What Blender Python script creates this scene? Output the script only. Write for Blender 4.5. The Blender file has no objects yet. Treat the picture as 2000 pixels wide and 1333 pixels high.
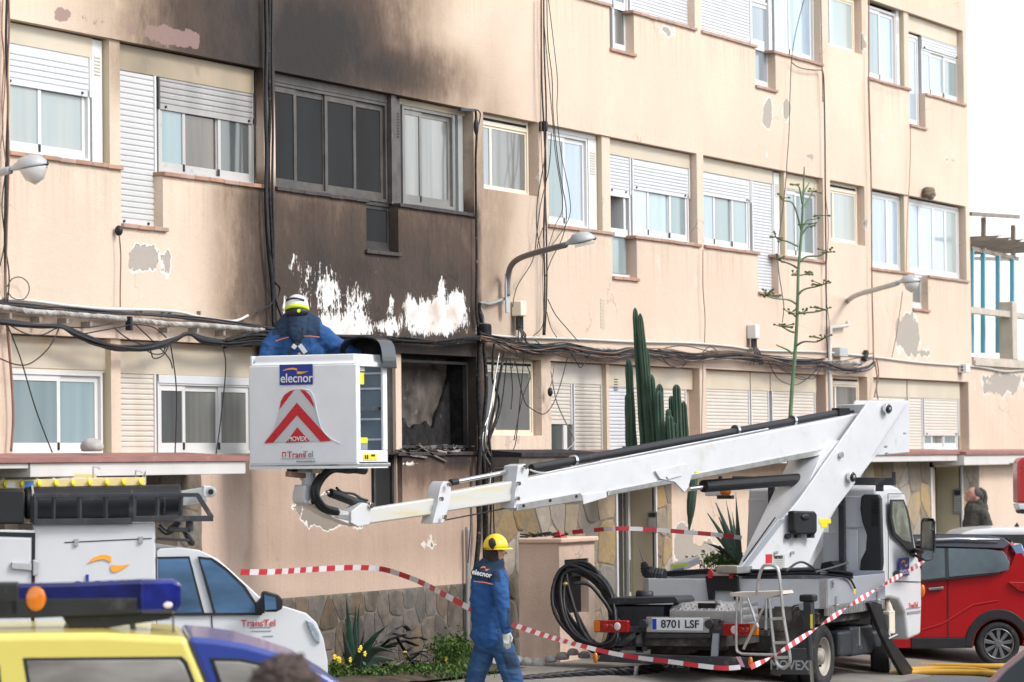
import bpy, bmesh, math, random
from mathutils import Vector, Matrix, noise
random.seed(7)
R = math.radians
sc = bpy.context.scene
COL = sc.collection

# ---------------------------------------------------------------- camera
F_PX = 7000.0                      # focal length in pixels of the 2000 px wide photograph
PSI, ROLL, PITCH = R(24.8), 0.0115, math.atan(237/7000.0)
CAM = Vector((-37.6, -17.4, 2.55))
FW = Vector((math.cos(PSI)*math.cos(PITCH), math.sin(PSI)*math.cos(PITCH), math.sin(PITCH)))
R0 = Vector((math.sin(PSI), -math.cos(PSI), 0))
U0 = R0.cross(FW)
RC = R0*math.cos(ROLL) - U0*math.sin(ROLL)
UC = U0*math.cos(ROLL) + R0*math.sin(ROLL)
cd = bpy.data.cameras.new('camera'); cam = bpy.data.objects.new('camera', cd); COL.objects.link(cam)
cd.sensor_width = 36; cd.lens = 36*F_PX/2000
m = Matrix((RC, UC, -FW)).transposed().to_4x4(); m.translation = CAM
cam.matrix_world = m
cd.clip_start = 0.5; cd.clip_end = 3000
cd.dof.use_dof = True; cd.dof.focus_distance = 37.5; cd.dof.aperture_fstop = 2.8
sc.camera = cam

# ---------------------------------------------------------------- world, sun, exposure
SUN_TO = Vector((0.02, -0.74, 0.67)).normalized()
w = bpy.data.worlds.new('World'); sc.world = w; w.use_nodes = True
wn = w.node_tree.nodes; wl = w.node_tree.links
bg = wn['Background']; sky = wn.new('ShaderNodeTexSky'); sky.sky_type = 'NISHITA'; sky.sun_disc = False
sky.sun_elevation = math.asin(SUN_TO.z); sky.sun_rotation = math.atan2(SUN_TO.x, SUN_TO.y)
sky.air_density = 1.0; sky.dust_density = 1.0; sky.ozone_density = 1.0
hs = wn.new('ShaderNodeHueSaturation'); hs.inputs['Saturation'].default_value = 0.35
wl.new(sky.outputs[0], hs.inputs['Color']); wl.new(hs.outputs[0], bg.inputs[0]); bg.inputs[1].default_value = 0.15
sl = bpy.data.lights.new('sun', 'SUN'); sl.energy = 1.0; sl.angle = R(16); sl.color = (1, .95, .89)
so = bpy.data.objects.new('sun', sl); COL.objects.link(so); so.rotation_euler = SUN_TO.to_track_quat('Z', 'Y').to_euler(); so.location = (0, -20, 20)
sc.view_settings.view_transform = 'Standard'; sc.view_settings.look = 'None'
sc.view_settings.exposure = 1.3; sc.view_settings.gamma = 1
sc.view_settings.use_curve_mapping = False

# ---------------------------------------------------------------- measuring helpers
def ray(px, py): return FW + RC*((px-1000)/F_PX) - UC*((py-666.5)/F_PX)
class PL:
    """a vertical plane through p, horizontal direction u; P(px,py) is the point of it seen at that spot of the photograph"""
    def __init__(s, p, u):
        s.p = Vector(p); s.u = Vector(u).normalized(); s.n = s.u.cross(Vector((0, 0, 1))).normalized()
        if s.n.dot(FW) > 0: s.n = -s.n
    def P(s, px, py, off=0):
        d = ray(px, py); q = s.p + s.n*off
        return CAM + d*((q-CAM).dot(s.n)/d.dot(s.n))
def PY(y): return PL((0, y, 0), (1, 0, 0))
def PX(x): return PL((x, 0, 0), (0, 1, 0))
def PD(z): return PL(CAM + FW*z, R0)
def G(px, py, z=0):
    d = ray(px, py); return CAM + d*((z-CAM.z)/d.z)
def D(px, py, z): return CAM + ray(px, py)*z
def ax(px, py=500, y=.16): return PY(y).P(px, py).x

# ---------------------------------------------------------------- objects
def tag(o, label=None, cat=None, group=None, kind=None):
    if label: o['label'] = label
    if cat: o['category'] = cat
    if group: o['group'] = group
    if kind: o['kind'] = kind
    return o
def thing(name, loc, label, cat, group=None):
    o = bpy.data.objects.new(name, None); o.empty_display_size = .2; COL.objects.link(o); o.location = loc
    o['base'] = list(loc)
    return tag(o, label, cat, group)
class MB:
    def __init__(s): s.v = []; s.f = []; s.mi = []; s.m = 0
    def add(s, vs, fs):
        k = len(s.v); s.v += [Vector(v) for v in vs]; s.f += [tuple(i+k for i in f) for f in fs]; s.mi += [s.m]*len(fs); return s
    def box(s, a, b):
        x0, x1 = sorted((a[0], b[0])); y0, y1 = sorted((a[1], b[1])); z0, z1 = sorted((a[2], b[2]))
        return s.add([(x0,y0,z0),(x1,y0,z0),(x1,y1,z0),(x0,y1,z0),(x0,y0,z1),(x1,y0,z1),(x1,y1,z1),(x0,y1,z1)],
            [(0,3,2,1),(4,5,6,7),(0,1,5,4),(1,2,6,5),(2,3,7,6),(3,0,4,7)])
    def bar(s, p, q, wx, wy, up=(0,0,1)):
        p = Vector(p); q = Vector(q); d = (q-p).normalized(); up = Vector(up)
        if abs(d.dot(up)) > .98: up = Vector((1,0,0))
        a = d.cross(up).normalized(); b = a.cross(d).normalized(); a *= wx/2; b *= wy/2
        return s.add([p-a-b, p+a-b, p+a+b, p-a+b, q-a-b, q+a-b, q+a+b, q-a+b],
            [(0,1,2,3),(4,7,6,5),(0,4,5,1),(1,5,6,2),(2,6,7,3),(3,7,4,0)])
    def prism(s, pts, vec):
        n = len(pts); pts = [Vector(p) for p in pts]; vec = Vector(vec)
        nn = Vector((0,0,0))
        for i in range(n): nn += pts[i].cross(pts[(i+1) % n])
        if nn.dot(vec) > 0: pts = pts[::-1]
        return s.add(pts + [p+vec for p in pts], [tuple(range(n)), tuple(range(2*n-1, n-1, -1))] + [(i, i+n, (i+1) % n+n, (i+1) % n) for i in range(n)])
    def loft(s, rings, closed=True, caps=True):
        n = len(rings[0]); vs = [p for r in rings for p in r]; fs = []
        for j in range(len(rings)-1):
            for i in range(n if closed else n-1):
                a = j*n+i; b = j*n+(i+1) % n; fs.append((a, b, b+n, a+n))
        if caps and closed: fs.append(tuple(range(n-1, -1, -1))); fs.append(tuple(range((len(rings)-1)*n, len(rings)*n)))
        return s.add(vs, fs)
    def tube(s, pts, r, n=6, caps=True):
        pts = [Vector(p) for p in pts]; rings = []; up = None
        for i, p in enumerate(pts):
            d = (pts[min(i+1, len(pts)-1)] - pts[max(i-1, 0)])
            if d.length < 1e-9: d = Vector((0,0,1))
            d.normalize()
            if up is None: up = Vector((0,0,1)) if abs(d.z) < .9 else Vector((1,0,0))
            a = d.cross(up)
            if a.length < 1e-4: a = d.cross(Vector((.3,1,.2)))
            a.normalize(); b = a.cross(d); up = b
            rr = r[i] if isinstance(r, (list, tuple)) else r
            rings.append([p + (a*math.cos(t)+b*math.sin(t))*rr for t in [2*math.pi*k/n for k in range(n)]])
        return s.loft(rings, True, caps)
    def cyl(s, p, q, r, n=16, r2=None): return s.tube([p, q], [r, r if r2 is None else r2], n)
    def ell(s, c, r, n=12, m=8, rot=None):
        c = Vector(c); rings = []; vs = []; fs = []
        rot = rot or Matrix.Identity(3)
        for j in range(m+1):
            t = math.pi*j/m
            for i in range(n):
                a = 2*math.pi*i/n
                vs.append(c + rot @ Vector((r[0]*math.sin(t)*math.cos(a), r[1]*math.sin(t)*math.sin(a), r[2]*math.cos(t))))
        for j in range(m):
            for i in range(n):
                a = j*n+i; b = j*n+(i+1) % n; fs.append((a, a+n, b+n, b))
        return s.add(vs, fs)
    def wheel(s, c, axis, prof, n=32):
        c = Vector(c); axis = Vector(axis).normalized(); u = axis.cross(Vector((0,0,1))).normalized(); v = u.cross(axis)
        rings = [[c + axis*a + (u*math.cos(2*math.pi*k/n)+v*math.sin(2*math.pi*k/n))*r for k in range(n)] for a, r in prof]
        return s.loft(rings, True, False)
    def build(s, name, mats, parent=None, bevel=0, seg=2, smooth=False, kind=None, label=None, cat=None, group=None, merge=False):
        me = bpy.data.meshes.new(name)
        base = Vector((0,0,0)); r = parent
        while r is not None and r.parent is not None: r = r.parent
        if r is not None and 'base' in r: base = Vector(r['base'])
        elif parent is None and s.v and kind != 'structure':
            base = Vector((sum(v.x for v in s.v)/len(s.v), sum(v.y for v in s.v)/len(s.v), min(v.z for v in s.v)))
        me.from_pydata([v-base for v in s.v], [], s.f)
        if not isinstance(mats, (list, tuple)): mats = [mats]
        for mm in mats: me.materials.append(mm)
        if len(mats) > 1: me.polygons.foreach_set('material_index', s.mi)
        bm = bmesh.new(); bm.from_mesh(me)
        if merge: bmesh.ops.remove_doubles(bm, verts=bm.verts, dist=1e-4)
        bmesh.ops.recalc_face_normals(bm, faces=bm.faces); bm.to_mesh(me); bm.free()
        if smooth: me.shade_smooth()
        o = bpy.data.objects.new(name, me); COL.objects.link(o)
        if parent is not None: o.parent = parent
        else: o.location = base
        if bevel:
            b = o.modifiers.new('bevel', 'BEVEL'); b.width = bevel; b.segments = seg; b.limit_method = 'ANGLE'; b.angle_limit = R(35)
            if smooth or seg > 1:
                me.shade_smooth(); b.harden_normals = True
        return tag(o, label, cat, group, kind)
def instance(src, parent, offset, name=None):
    o = src.copy(); COL.objects.link(o); o.parent = parent; o.location = src.location + Vector(offset)
    return o
def spline(pts, n=6):
    pts = [Vector(p) for p in pts]
    if len(pts) < 3: return [pts[0].lerp(pts[-1], i/n) for i in range(n+1)]
    out = []
    for i in range(len(pts)-1):
        p0 = pts[max(i-1, 0)]; p1 = pts[i]; p2 = pts[i+1]; p3 = pts[min(i+2, len(pts)-1)]
        for k in range(n):
            t = k/n
            out.append(.5*((2*p1) + (p2-p0)*t + (2*p0-5*p1+4*p2-p3)*t*t + (3*p1-p0-3*p2+p3)*t**3))
    out.append(pts[-1]); return out
def text(s, size, p, xd, zd, mat, parent, name='lettering', align='CENTER', bold=0.0, sx=1.0, ext=.002):
    c = bpy.data.curves.new(name, 'FONT'); c.body = s; c.size = size; c.align_x = align; c.align_y = 'CENTER'
    c.offset = bold; c.extrude = ext; c.space_character = 1.0
    tmp = bpy.data.objects.new('tmp', c); COL.objects.link(tmp)
    me = bpy.data.meshes.new_from_object(tmp); bpy.data.objects.remove(tmp); bpy.data.curves.remove(c)
    xd = Vector(xd).normalized(); zd = Vector(zd).normalized(); nd = xd.cross(zd)
    base = Vector((0,0,0)); r = parent
    while r is not None and r.parent is not None: r = r.parent
    if r is not None and 'base' in r: base = Vector(r['base'])
    for v in me.vertices: v.co = Vector(p)-base + xd*v.co.x*sx + zd*v.co.y + nd*v.co.z
    me.materials.clear(); me.materials.append(mat)
    o = bpy.data.objects.new(name, me); COL.objects.link(o); o.parent = parent
    return o
def remesh(o, voxel=.012, smooth=4, noise_amt=0, nscale=.1):
    md = o.modifiers.new('r', 'REMESH'); md.mode = 'VOXEL'; md.voxel_size = voxel; md.use_smooth_shade = True
    md = o.modifiers.new('s', 'SMOOTH'); md.iterations = smooth; md.factor = .5
    dg = bpy.context.evaluated_depsgraph_get(); me = bpy.data.meshes.new_from_object(o.evaluated_get(dg))
    mats = list(o.data.materials); o.modifiers.clear(); o.data = me
    me.materials.clear()
    for x in mats: me.materials.append(x)
    if noise_amt:
        for v in me.vertices:
            c = v.co; k = noise.noise(Vector((c.x, c.y, c.z*1.6))/nscale)*noise_amt + noise.noise(Vector((c.x, c.y, c.z*2))/(nscale*.4))*noise_amt*.4
            v.co = c + v.normal*k
    me.shade_smooth(); return o

# ---------------------------------------------------------------- materials
def mat(name, c, rough=.6, metal=0, var=.12, vs=4., bump=0., bs=40., spec=.38, c2=None, coat=0, alpha=1., rvar=.1, stretch=(1,1,1), rand=0, dirt=None, ds=3., dth=.55, em=None):
    M = bpy.data.materials.new(name); M.use_nodes = True; N = M.node_tree.nodes; L = M.node_tree.links
    b = N['Principled BSDF']; b.inputs['Roughness'].default_value = rough; b.inputs['Metallic'].default_value = metal
    b.inputs['Specular IOR Level'].default_value = spec; b.inputs['Coat Weight'].default_value = coat; b.inputs['Coat Roughness'].default_value = .05
    tc = N.new('ShaderNodeTexCoord'); mp = N.new('ShaderNodeMapping'); mp.inputs['Scale'].default_value = stretch; L.new(tc.outputs['Object'], mp.inputs[0])
    n1 = N.new('ShaderNodeTexNoise'); n1.inputs['Scale'].default_value = vs; n1.inputs['Detail'].default_value = 6; L.new(mp.outputs[0], n1.inputs[0])
    c2 = c2 or [x*(1-2*var) for x in c]; c1 = [min(1, x*(1+var)) for x in c] if c2 is None else c
    cr = N.new('ShaderNodeValToRGB'); cr.color_ramp.elements[0].position = .3; cr.color_ramp.elements[1].position = .7
    cr.color_ramp.elements[0].color = (*c2, 1); cr.color_ramp.elements[1].color = (*c1, 1); L.new(n1.outputs[0], cr.inputs[0])
    out = cr.outputs[0]
    if rand:
        oi = N.new('ShaderNodeObjectInfo'); hv = N.new('ShaderNodeHueSaturation'); mr = N.new('ShaderNodeMapRange')
        mr.inputs[3].default_value = 1-rand; mr.inputs[4].default_value = 1+rand; L.new(oi.outputs['Random'], mr.inputs[0]); L.new(mr.outputs[0], hv.inputs['Value'])
        m2 = N.new('ShaderNodeMath'); m2.operation = 'MULTIPLY'; m2.inputs[1].default_value = 7.31; m3 = N.new('ShaderNodeMath'); m3.operation = 'FRACT'
        L.new(oi.outputs['Random'], m2.inputs[0]); L.new(m2.outputs[0], m3.inputs[0]); m4 = N.new('ShaderNodeMapRange'); m4.inputs[3].default_value = 1-rand*1.6; m4.inputs[4].default_value = 1+rand*1.6
        L.new(m3.outputs[0], m4.inputs[0]); L.new(m4.outputs[0], hv.inputs['Saturation']); L.new(out, hv.inputs['Color']); out = hv.outputs[0]
    if dirt:
        n3 = N.new('ShaderNodeTexNoise'); n3.inputs['Scale'].default_value = ds; n3.inputs['Detail'].default_value = 10; n3.inputs['Roughness'].default_value = .65; L.new(mp.outputs[0], n3.inputs[0])
        r3 = N.new('ShaderNodeMapRange'); r3.inputs[1].default_value = dth; r3.inputs[2].default_value = dth+.2; L.new(n3.outputs[0], r3.inputs[0])
        mx = N.new('ShaderNodeMix'); mx.data_type = 'RGBA'; L.new(r3.outputs[0], mx.inputs[0]); L.new(out, mx.inputs[6]); mx.inputs[7].default_value = (*dirt, 1); out = mx.outputs[2]
    L.new(out, b.inputs['Base Color'])
    if rvar:
        mr = N.new('ShaderNodeMapRange'); mr.inputs[3].default_value = max(0, rough-rvar); mr.inputs[4].default_value = min(1, rough+rvar); L.new(n1.outputs[0], mr.inputs[0]); L.new(mr.outputs[0], b.inputs['Roughness'])
    if bump:
        n2 = N.new('ShaderNodeTexNoise'); n2.inputs['Scale'].default_value = bs; n2.inputs['Detail'].default_value = 8; L.new(mp.outputs[0], n2.inputs[0])
        bp = N.new('ShaderNodeBump'); bp.inputs['Strength'].default_value = bump; bp.inputs['Distance'].default_value = .02; L.new(n2.outputs[0], bp.inputs['Height']); L.new(bp.outputs[0], b.inputs['Normal'])
    if alpha < 1: b.inputs['Alpha'].default_value = alpha
    return M
white_paint = mat('white_paint', (.60,.61,.625), .25, 0, .02, coat=.4, rvar=.05, dirt=(.55,.54,.5), ds=2.2, dth=.62)
truck_white = mat('truck_white', (.61,.62,.635), .3, 0, .03, coat=.3, rvar=.06, dirt=(.52,.51,.47), ds=3.5, dth=.56)
boom_worn = mat('boom_worn', (.58,.58,.55), .4, 0, .05, dirt=(.52,.46,.24), ds=2.0, dth=.46, stretch=(.35,.35,3))
basket_white = mat('basket_white', (.70,.73,.75), .42, 0, .03, dirt=(.42,.42,.4), ds=9, dth=.66, bump=.05, bs=60)
grey_panel = mat('grey_panel', (.36,.38,.42), .35, .2, .06, dirt=(.36,.34,.32), ds=4, dth=.6)
alu = mat('aluminium', (.58,.58,.57), .35, .8, .08, vs=12, dirt=(.4,.37,.3), ds=7, dth=.58)
steel_dark = mat('dark_steel', (.045,.048,.055), .5, .2, .2, dirt=(.16,.14,.12), ds=6, dth=.55)
chassis = mat('chassis_grime', (.065,.06,.055), .7, 0, .3, dirt=(.16,.13,.10), ds=5, dth=.5, bump=.3)
black_plastic = mat('black_plastic', (.014,.015,.017), .5, 0, .15, dirt=(.07,.07,.07), ds=5, dth=.6)
bin_plastic = mat('bin_plastic', (.030,.033,.040), .5, 0, .15, dirt=(.1,.1,.1), ds=6, dth=.58)
rubber = mat('tyre_rubber', (.028,.027,.027), .8, 0, .2, dirt=(.11,.10,.085), ds=9, dth=.55, bump=.3, bs=60)
cable_black = mat('cable_black', (.02,.02,.023), .45, 0, .3, vs=20)
cable_cream = mat('cable_cream', (.50,.47,.43), .75, 0, .25, vs=8, dirt=(.16,.13,.11), ds=9, dth=.5)
clip_grey = mat('clip_grey', (.30,.26,.22), .7, 0, .2)
cable_brown = mat('cable_brown', (.28,.16,.11), .7, 0, .2)
cable_burnt = mat('cable_burnt', (.035,.032,.03), .85, 0, .5, vs=30, dirt=(.4,.38,.36), ds=16, dth=.6)
conduit_white = mat('conduit_white', (.55,.54,.51), .5, 0, .05, dirt=(.5,.46,.4), ds=4, dth=.6)
conduit_grey = mat('conduit_grey', (.35,.35,.34), .5, .2, .1)
frame_white = mat('frame_white', (.62,.62,.61), .35, 0, .02, rvar=.05, dirt=(.6,.56,.48), ds=3, dth=.66)
frame_burnt = mat('frame_burnt', (.10,.088,.078), .5, .1, .3, vs=6, dirt=(.34,.32,.3), ds=5, dth=.64)
frame_char = mat('frame_char', (.05,.045,.042), .7, 0, .4, dirt=(.2,.18,.17), ds=8, dth=.62)
frame_cream = mat('frame_cream', (.74,.66,.52), .45, 0, .05, dirt=(.6,.48,.33), ds=4, dth=.6)
shutter_white = mat('shutter_white', (.58,.59,.605), .4, 0, .03, dirt=(.6,.58,.54), ds=3, dth=.62)
shutter_beige = mat('shutter_beige', (.60,.55,.48), .45, 0, .04, dirt=(.56,.48,.38), ds=2.5, dth=.58)
shutter_sooty = mat('shutter_sooty', (.36,.35,.34), .5, 0, .15, vs=3, dirt=(.75,.74,.73), ds=22, dth=.68)
shutter_dusty = mat('shutter_dusty', (.55,.55,.54), .5, 0, .06, vs=3)
box_beige = mat('box_beige', (.56,.49,.38), .5, 0, .07, vs=1.5, dirt=(.54,.42,.27), ds=2.2, dth=.52)
box_sooty = mat('box_sooty', (.36,.29,.2), .55, 0, .2, vs=1.5, dirt=(.16,.13,.1), ds=2.2, dth=.55)
sill_tile = mat('sill_tile', (.42,.26,.19), .6, 0, .15, vs=6, dirt=(.3,.19,.15), ds=9, dth=.55, rand=.12)
sill_burnt = mat('sill_burnt', (.06,.045,.045), .6, 0, .3, vs=6)
slab_red = mat('slab_red', (.32,.15,.13), .6, 0, .15, vs=3, dirt=(.36,.24,.2), ds=6, dth=.6)
slab_burnt = mat('slab_burnt', (.03,.025,.025), .7, 0, .4, vs=6, dirt=(.2,.19,.19), ds=12, dth=.62)
fascia = mat('fascia', (.58,.56,.53), .7, 0, .05, vs=2, dirt=(.52,.42,.34), ds=3, dth=.58, stretch=(1,1,.3), bump=.1)
fascia_sooty = mat('fascia_sooty', (.17,.145,.12), .8, 0, .35, vs=3, bump=.2)
char = mat('char', (.022,.02,.02), .9, 0, .6, vs=9, bump=.6, bs=20, dirt=(.16,.14,.12), ds=5, dth=.62)
burnt_plaster = mat('burnt_plaster', (.14,.115,.095), .95, 0, .5, vs=3.2, c2=(.012,.011,.010), bump=1, bs=9, dirt=(.34,.31,.28), ds=5, dth=.60)
ash = mat('ash', (.30,.28,.26), .9, 0, .3, vs=7, c2=(.05,.045,.045), rand=.5, bump=.4)
stone_m = mat('stone', (.31,.24,.155), .85, 0, .2, vs=5, c2=(.22,.185,.14), bump=1.0, bs=11, rand=.3, dirt=(.24,.22,.19), ds=3, dth=.6)
stone_grey = mat('stone_dusty', (.20,.155,.115), .85, 0, .25, vs=5, c2=(.10,.085,.07), bump=1.0, bs=11, rand=.25, dirt=(.28,.26,.23), ds=3, dth=.58)
mortar = mat('mortar', (.26,.225,.18), .95, 0, .2, vs=6, bump=.4)
rock_m = mat('rock', (.48,.46,.42), .9, 0, .2, vs=7, bump=.5, bs=20, rand=.15, dirt=(.28,.25,.21), ds=4, dth=.58)
cream_wall = mat('cream_wall', (.56,.48,.33), .7, 0, .06, vs=2, dirt=(.45,.37,.25), ds=2, dth=.6)
door_dark = mat('door_dark', (.06,.055,.045), .4, 0, .3, vs=3)
interior = mat('interior', (.05,.043,.036), .9, 0, .3, vs=2)
skin_m = mat('skin', (.50,.30,.22), .5, 0, .08, vs=14)
hair_m = mat('hair', (.035,.028,.024), .7, 0, .3, vs=40)
hair_grey = mat('hair_brown', (.12,.085,.07), .8, 0, .35, vs=60, bump=.8, bs=90)
blue_cloth = mat('blue_cloth', (.02,.085,.25), .85, 0, .16, vs=7, bump=.35, bs=14, dirt=(.03,.09,.2), ds=4, dth=.6)
blue_trouser = mat('blue_trouser', (.03,.085,.20), .85, 0, .18, vs=6, bump=.35, bs=12)
navy_cloth = mat('navy_cloth', (.016,.038,.08), .85, 0, .15, vs=7, bump=.3, bs=16)
olive_cloth = mat('olive_cloth', (.07,.07,.058), .85, 0, .2, vs=6, bump=.3, bs=15)
glove_m = mat('glove', (.52,.54,.5), .8, 0, .12, vs=12, bump=.3)
yellow_helmet = mat('yellow_helmet', (.85,.56,.01), .3, 0, .04, coat=.3)
hivis = mat('hivis_yellow', (.62,.80,.03), .4, 0, .03)
strap_grey = mat('strap_grey', (.55,.56,.56), .6, 0, .08)
orange_mark = mat('orange_mark', (.80,.20,.03), .5, 0, .02)
orange_logo = mat('orange_logo', (.88,.36,.03), .4, 0, .02)
blue_mark = mat('blue_mark', (.015,.045,.27), .35, 0, .03)
print_white = mat('print_white', (.66,.66,.66), .4, 0, .01)
print_black = mat('print_black', (.02,.02,.022), .5, 0, .01)
print_grey = mat('print_grey', (.25,.26,.27), .5, 0, .02)
print_red = mat('print_red', (.55,.03,.03), .4, 0, .04)
chevron_red = mat('chevron_red', (.50,.015,.025), .3, 0, .04, dirt=(.75,.3,.28), ds=16, dth=.7)
chevron_grey = mat('chevron_grey', (.48,.51,.53), .35, 0, .03)
yellow_sticker = mat('yellow_sticker', (.80,.66,.02), .4, 0, .03)
tape_red = mat('tape_red', (.48,.03,.045), .35, 0, .05); tape_white = mat('tape_white', (.62,.6,.6), .35, 0, .03)
car_red = mat('car_red', (.36,.003,.006), .3, .1, .03, spec=.3, coat=.35, rvar=.04)
pol_yellow = mat('livery_yellow', (.72,.60,.14), .3, 0, .02, coat=.6, rvar=.03)
pol_blue = mat('livery_blue', (.03,.055,.27), .3, 0, .02, coat=.6, rvar=.03)
lens_blue = mat('lens_blue', (.006,.011,.13), .12, 0, .3, vs=8, coat=.8)
lens_orange = mat('lens_orange', (.62,.17,.008), .2, 0, .05, coat=.5)
lens_red = mat('lens_red', (.42,.006,.008), .12, 0, .25, vs=30, coat=1)
lens_clear = mat('lens_clear', (.72,.62,.64), .12, 0, .05, coat=1)
chrome = mat('chrome', (.62,.62,.63), .15, 1, .02)
rim_alloy = mat('rim_alloy', (.22,.215,.22), .3, .6, .1)
rim_dark = mat('rim_dark', (.17,.17,.18), .35, .7, .05)
rim_steel = mat('rim_steel', (.42,.38,.33), .6, .2, .15, dirt=(.2,.16,.12), ds=9, dth=.5)
dark_glass = mat('dark_glass', (.03,.04,.045), .06, 0, .1, vs=2, spec=1.0, coat=1)
tint_glass = mat('tint_glass', (.09,.125,.14), .08, 0, .5, vs=1.6, spec=.35, coat=.1, c2=(.02,.028,.032))
asphalt = mat('asphalt', (.15,.147,.143), .9, 0, .12, vs=1.5, bump=.35, bs=120, dirt=(.11,.105,.10), ds=.8, dth=.55)
pavement_m = mat('pavement', (.25,.23,.20), .9, 0, .15, vs=1.3, bump=.3, bs=60, dirt=(.17,.155,.13), ds=2, dth=.55)
soil = mat('soil', (.10,.075,.05), .95, 0, .4, vs=6, bump=.6, bs=20)
cactus_m = mat('cactus', (.060,.105,.065), .6, 0, .2, vs=6, c2=(.03,.065,.045), dirt=(.17,.21,.14), ds=26, dth=.66)
stalk_m = mat('stalk', (.17,.25,.13), .6, 0, .2, vs=3, c2=(.10,.16,.09), dirt=(.2,.16,.09), ds=5, dth=.66)
bud_m = mat('buds', (.16,.19,.07), .8, 0, .3, vs=20)
agave_m = mat('agave_leaf', (.07,.12,.085), .5, 0, .2, vs=4, c2=(.035,.065,.05), rand=.3, dirt=(.17,.2,.13), ds=6, dth=.66)
leaf_m = mat('weed_leaf', (.09,.16,.03), .7, 0, .4, vs=9, c2=(.035,.08,.015)); flower_m = mat('yellow_flower', (.85,.62,.02), .6, 0, .03)
wood_grey = mat('weathered_wood', (.30,.25,.21), .85, 0, .2, vs=4, stretch=(1,1,6), bump=.3)
blue_wood = mat('turquoise_paint', (.14,.42,.56), .5, 0, .05, dirt=(.25,.5,.6), ds=5, dth=.66)
baluster_m = mat('baluster', (.52,.46,.38), .8, 0, .12, vs=5)
hose_m = mat('hose_orange', (.62,.33,.04), .55, 0, .1, vs=5)
ladder_frp = mat('ladder_yellow', (.74,.60,.28), .45, 0, .05)
lamp_grey = mat('lamp_grey', (.44,.46,.46), .45, .1, .08, dirt=(.3,.28,.25), ds=6, dth=.62)
lamp_glass = mat('lamp_glass', (.62,.60,.57), .2, 0, .06, spec=.6, coat=.4)
arm_steel = mat('arm_steel', (.22,.215,.205), .5, .3, .12)
seal_grey = mat('number_plate', (.70,.71,.72), .4, 0, .02)

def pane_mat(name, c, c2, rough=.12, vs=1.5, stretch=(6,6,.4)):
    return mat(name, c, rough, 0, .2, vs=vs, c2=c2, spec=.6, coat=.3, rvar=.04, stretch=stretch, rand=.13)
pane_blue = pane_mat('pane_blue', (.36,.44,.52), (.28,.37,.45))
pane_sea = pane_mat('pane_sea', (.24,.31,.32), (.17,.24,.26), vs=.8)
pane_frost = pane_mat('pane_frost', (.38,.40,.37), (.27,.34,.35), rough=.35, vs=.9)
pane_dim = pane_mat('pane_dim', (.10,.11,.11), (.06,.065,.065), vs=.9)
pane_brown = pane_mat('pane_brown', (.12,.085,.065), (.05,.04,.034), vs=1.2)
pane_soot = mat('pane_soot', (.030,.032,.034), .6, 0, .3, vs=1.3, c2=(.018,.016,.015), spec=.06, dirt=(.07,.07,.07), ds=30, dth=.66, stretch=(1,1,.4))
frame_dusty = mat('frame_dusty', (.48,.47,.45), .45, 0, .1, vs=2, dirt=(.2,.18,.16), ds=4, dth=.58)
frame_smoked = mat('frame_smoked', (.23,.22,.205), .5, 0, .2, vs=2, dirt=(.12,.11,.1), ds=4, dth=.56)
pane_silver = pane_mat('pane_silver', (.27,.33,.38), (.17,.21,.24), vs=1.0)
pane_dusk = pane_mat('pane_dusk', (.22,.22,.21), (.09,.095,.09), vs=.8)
screen_grey = mat('screen_grey', (.13,.13,.125), .7, 0, .1, vs=200)
checker = mat('checker_plate', (.55,.55,.54), .35, .75, .08, dirt=(.36,.34,.3), ds=6, dth=.6)
def _chk():
    N = checker.node_tree.nodes; L = checker.node_tree.links; b = N['Principled BSDF']
    tc = N.new('ShaderNodeTexCoord'); mp = N.new('ShaderNodeMapping'); mp.inputs['Rotation'].default_value = (R(45), 0, 0); mp.inputs['Scale'].default_value = (17, 17, 17)
    ck = N.new('ShaderNodeTexVoronoi'); ck.distance = 'CHEBYCHEV'; ck.inputs['Randomness'].default_value = 0; ck.inputs['Scale'].default_value = 1.0
    L.new(tc.outputs['Object'], mp.inputs[0]); L.new(mp.outputs[0], ck.inputs[0])
    bp = N.new('ShaderNodeBump'); bp.inputs['Strength'].default_value = 1; bp.inputs['Distance'].default_value = .02; bp.invert = True
    L.new(ck.outputs[0], bp.inputs['Height']); L.new(bp.outputs[0], b.inputs['Normal'])
_chk()
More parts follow.
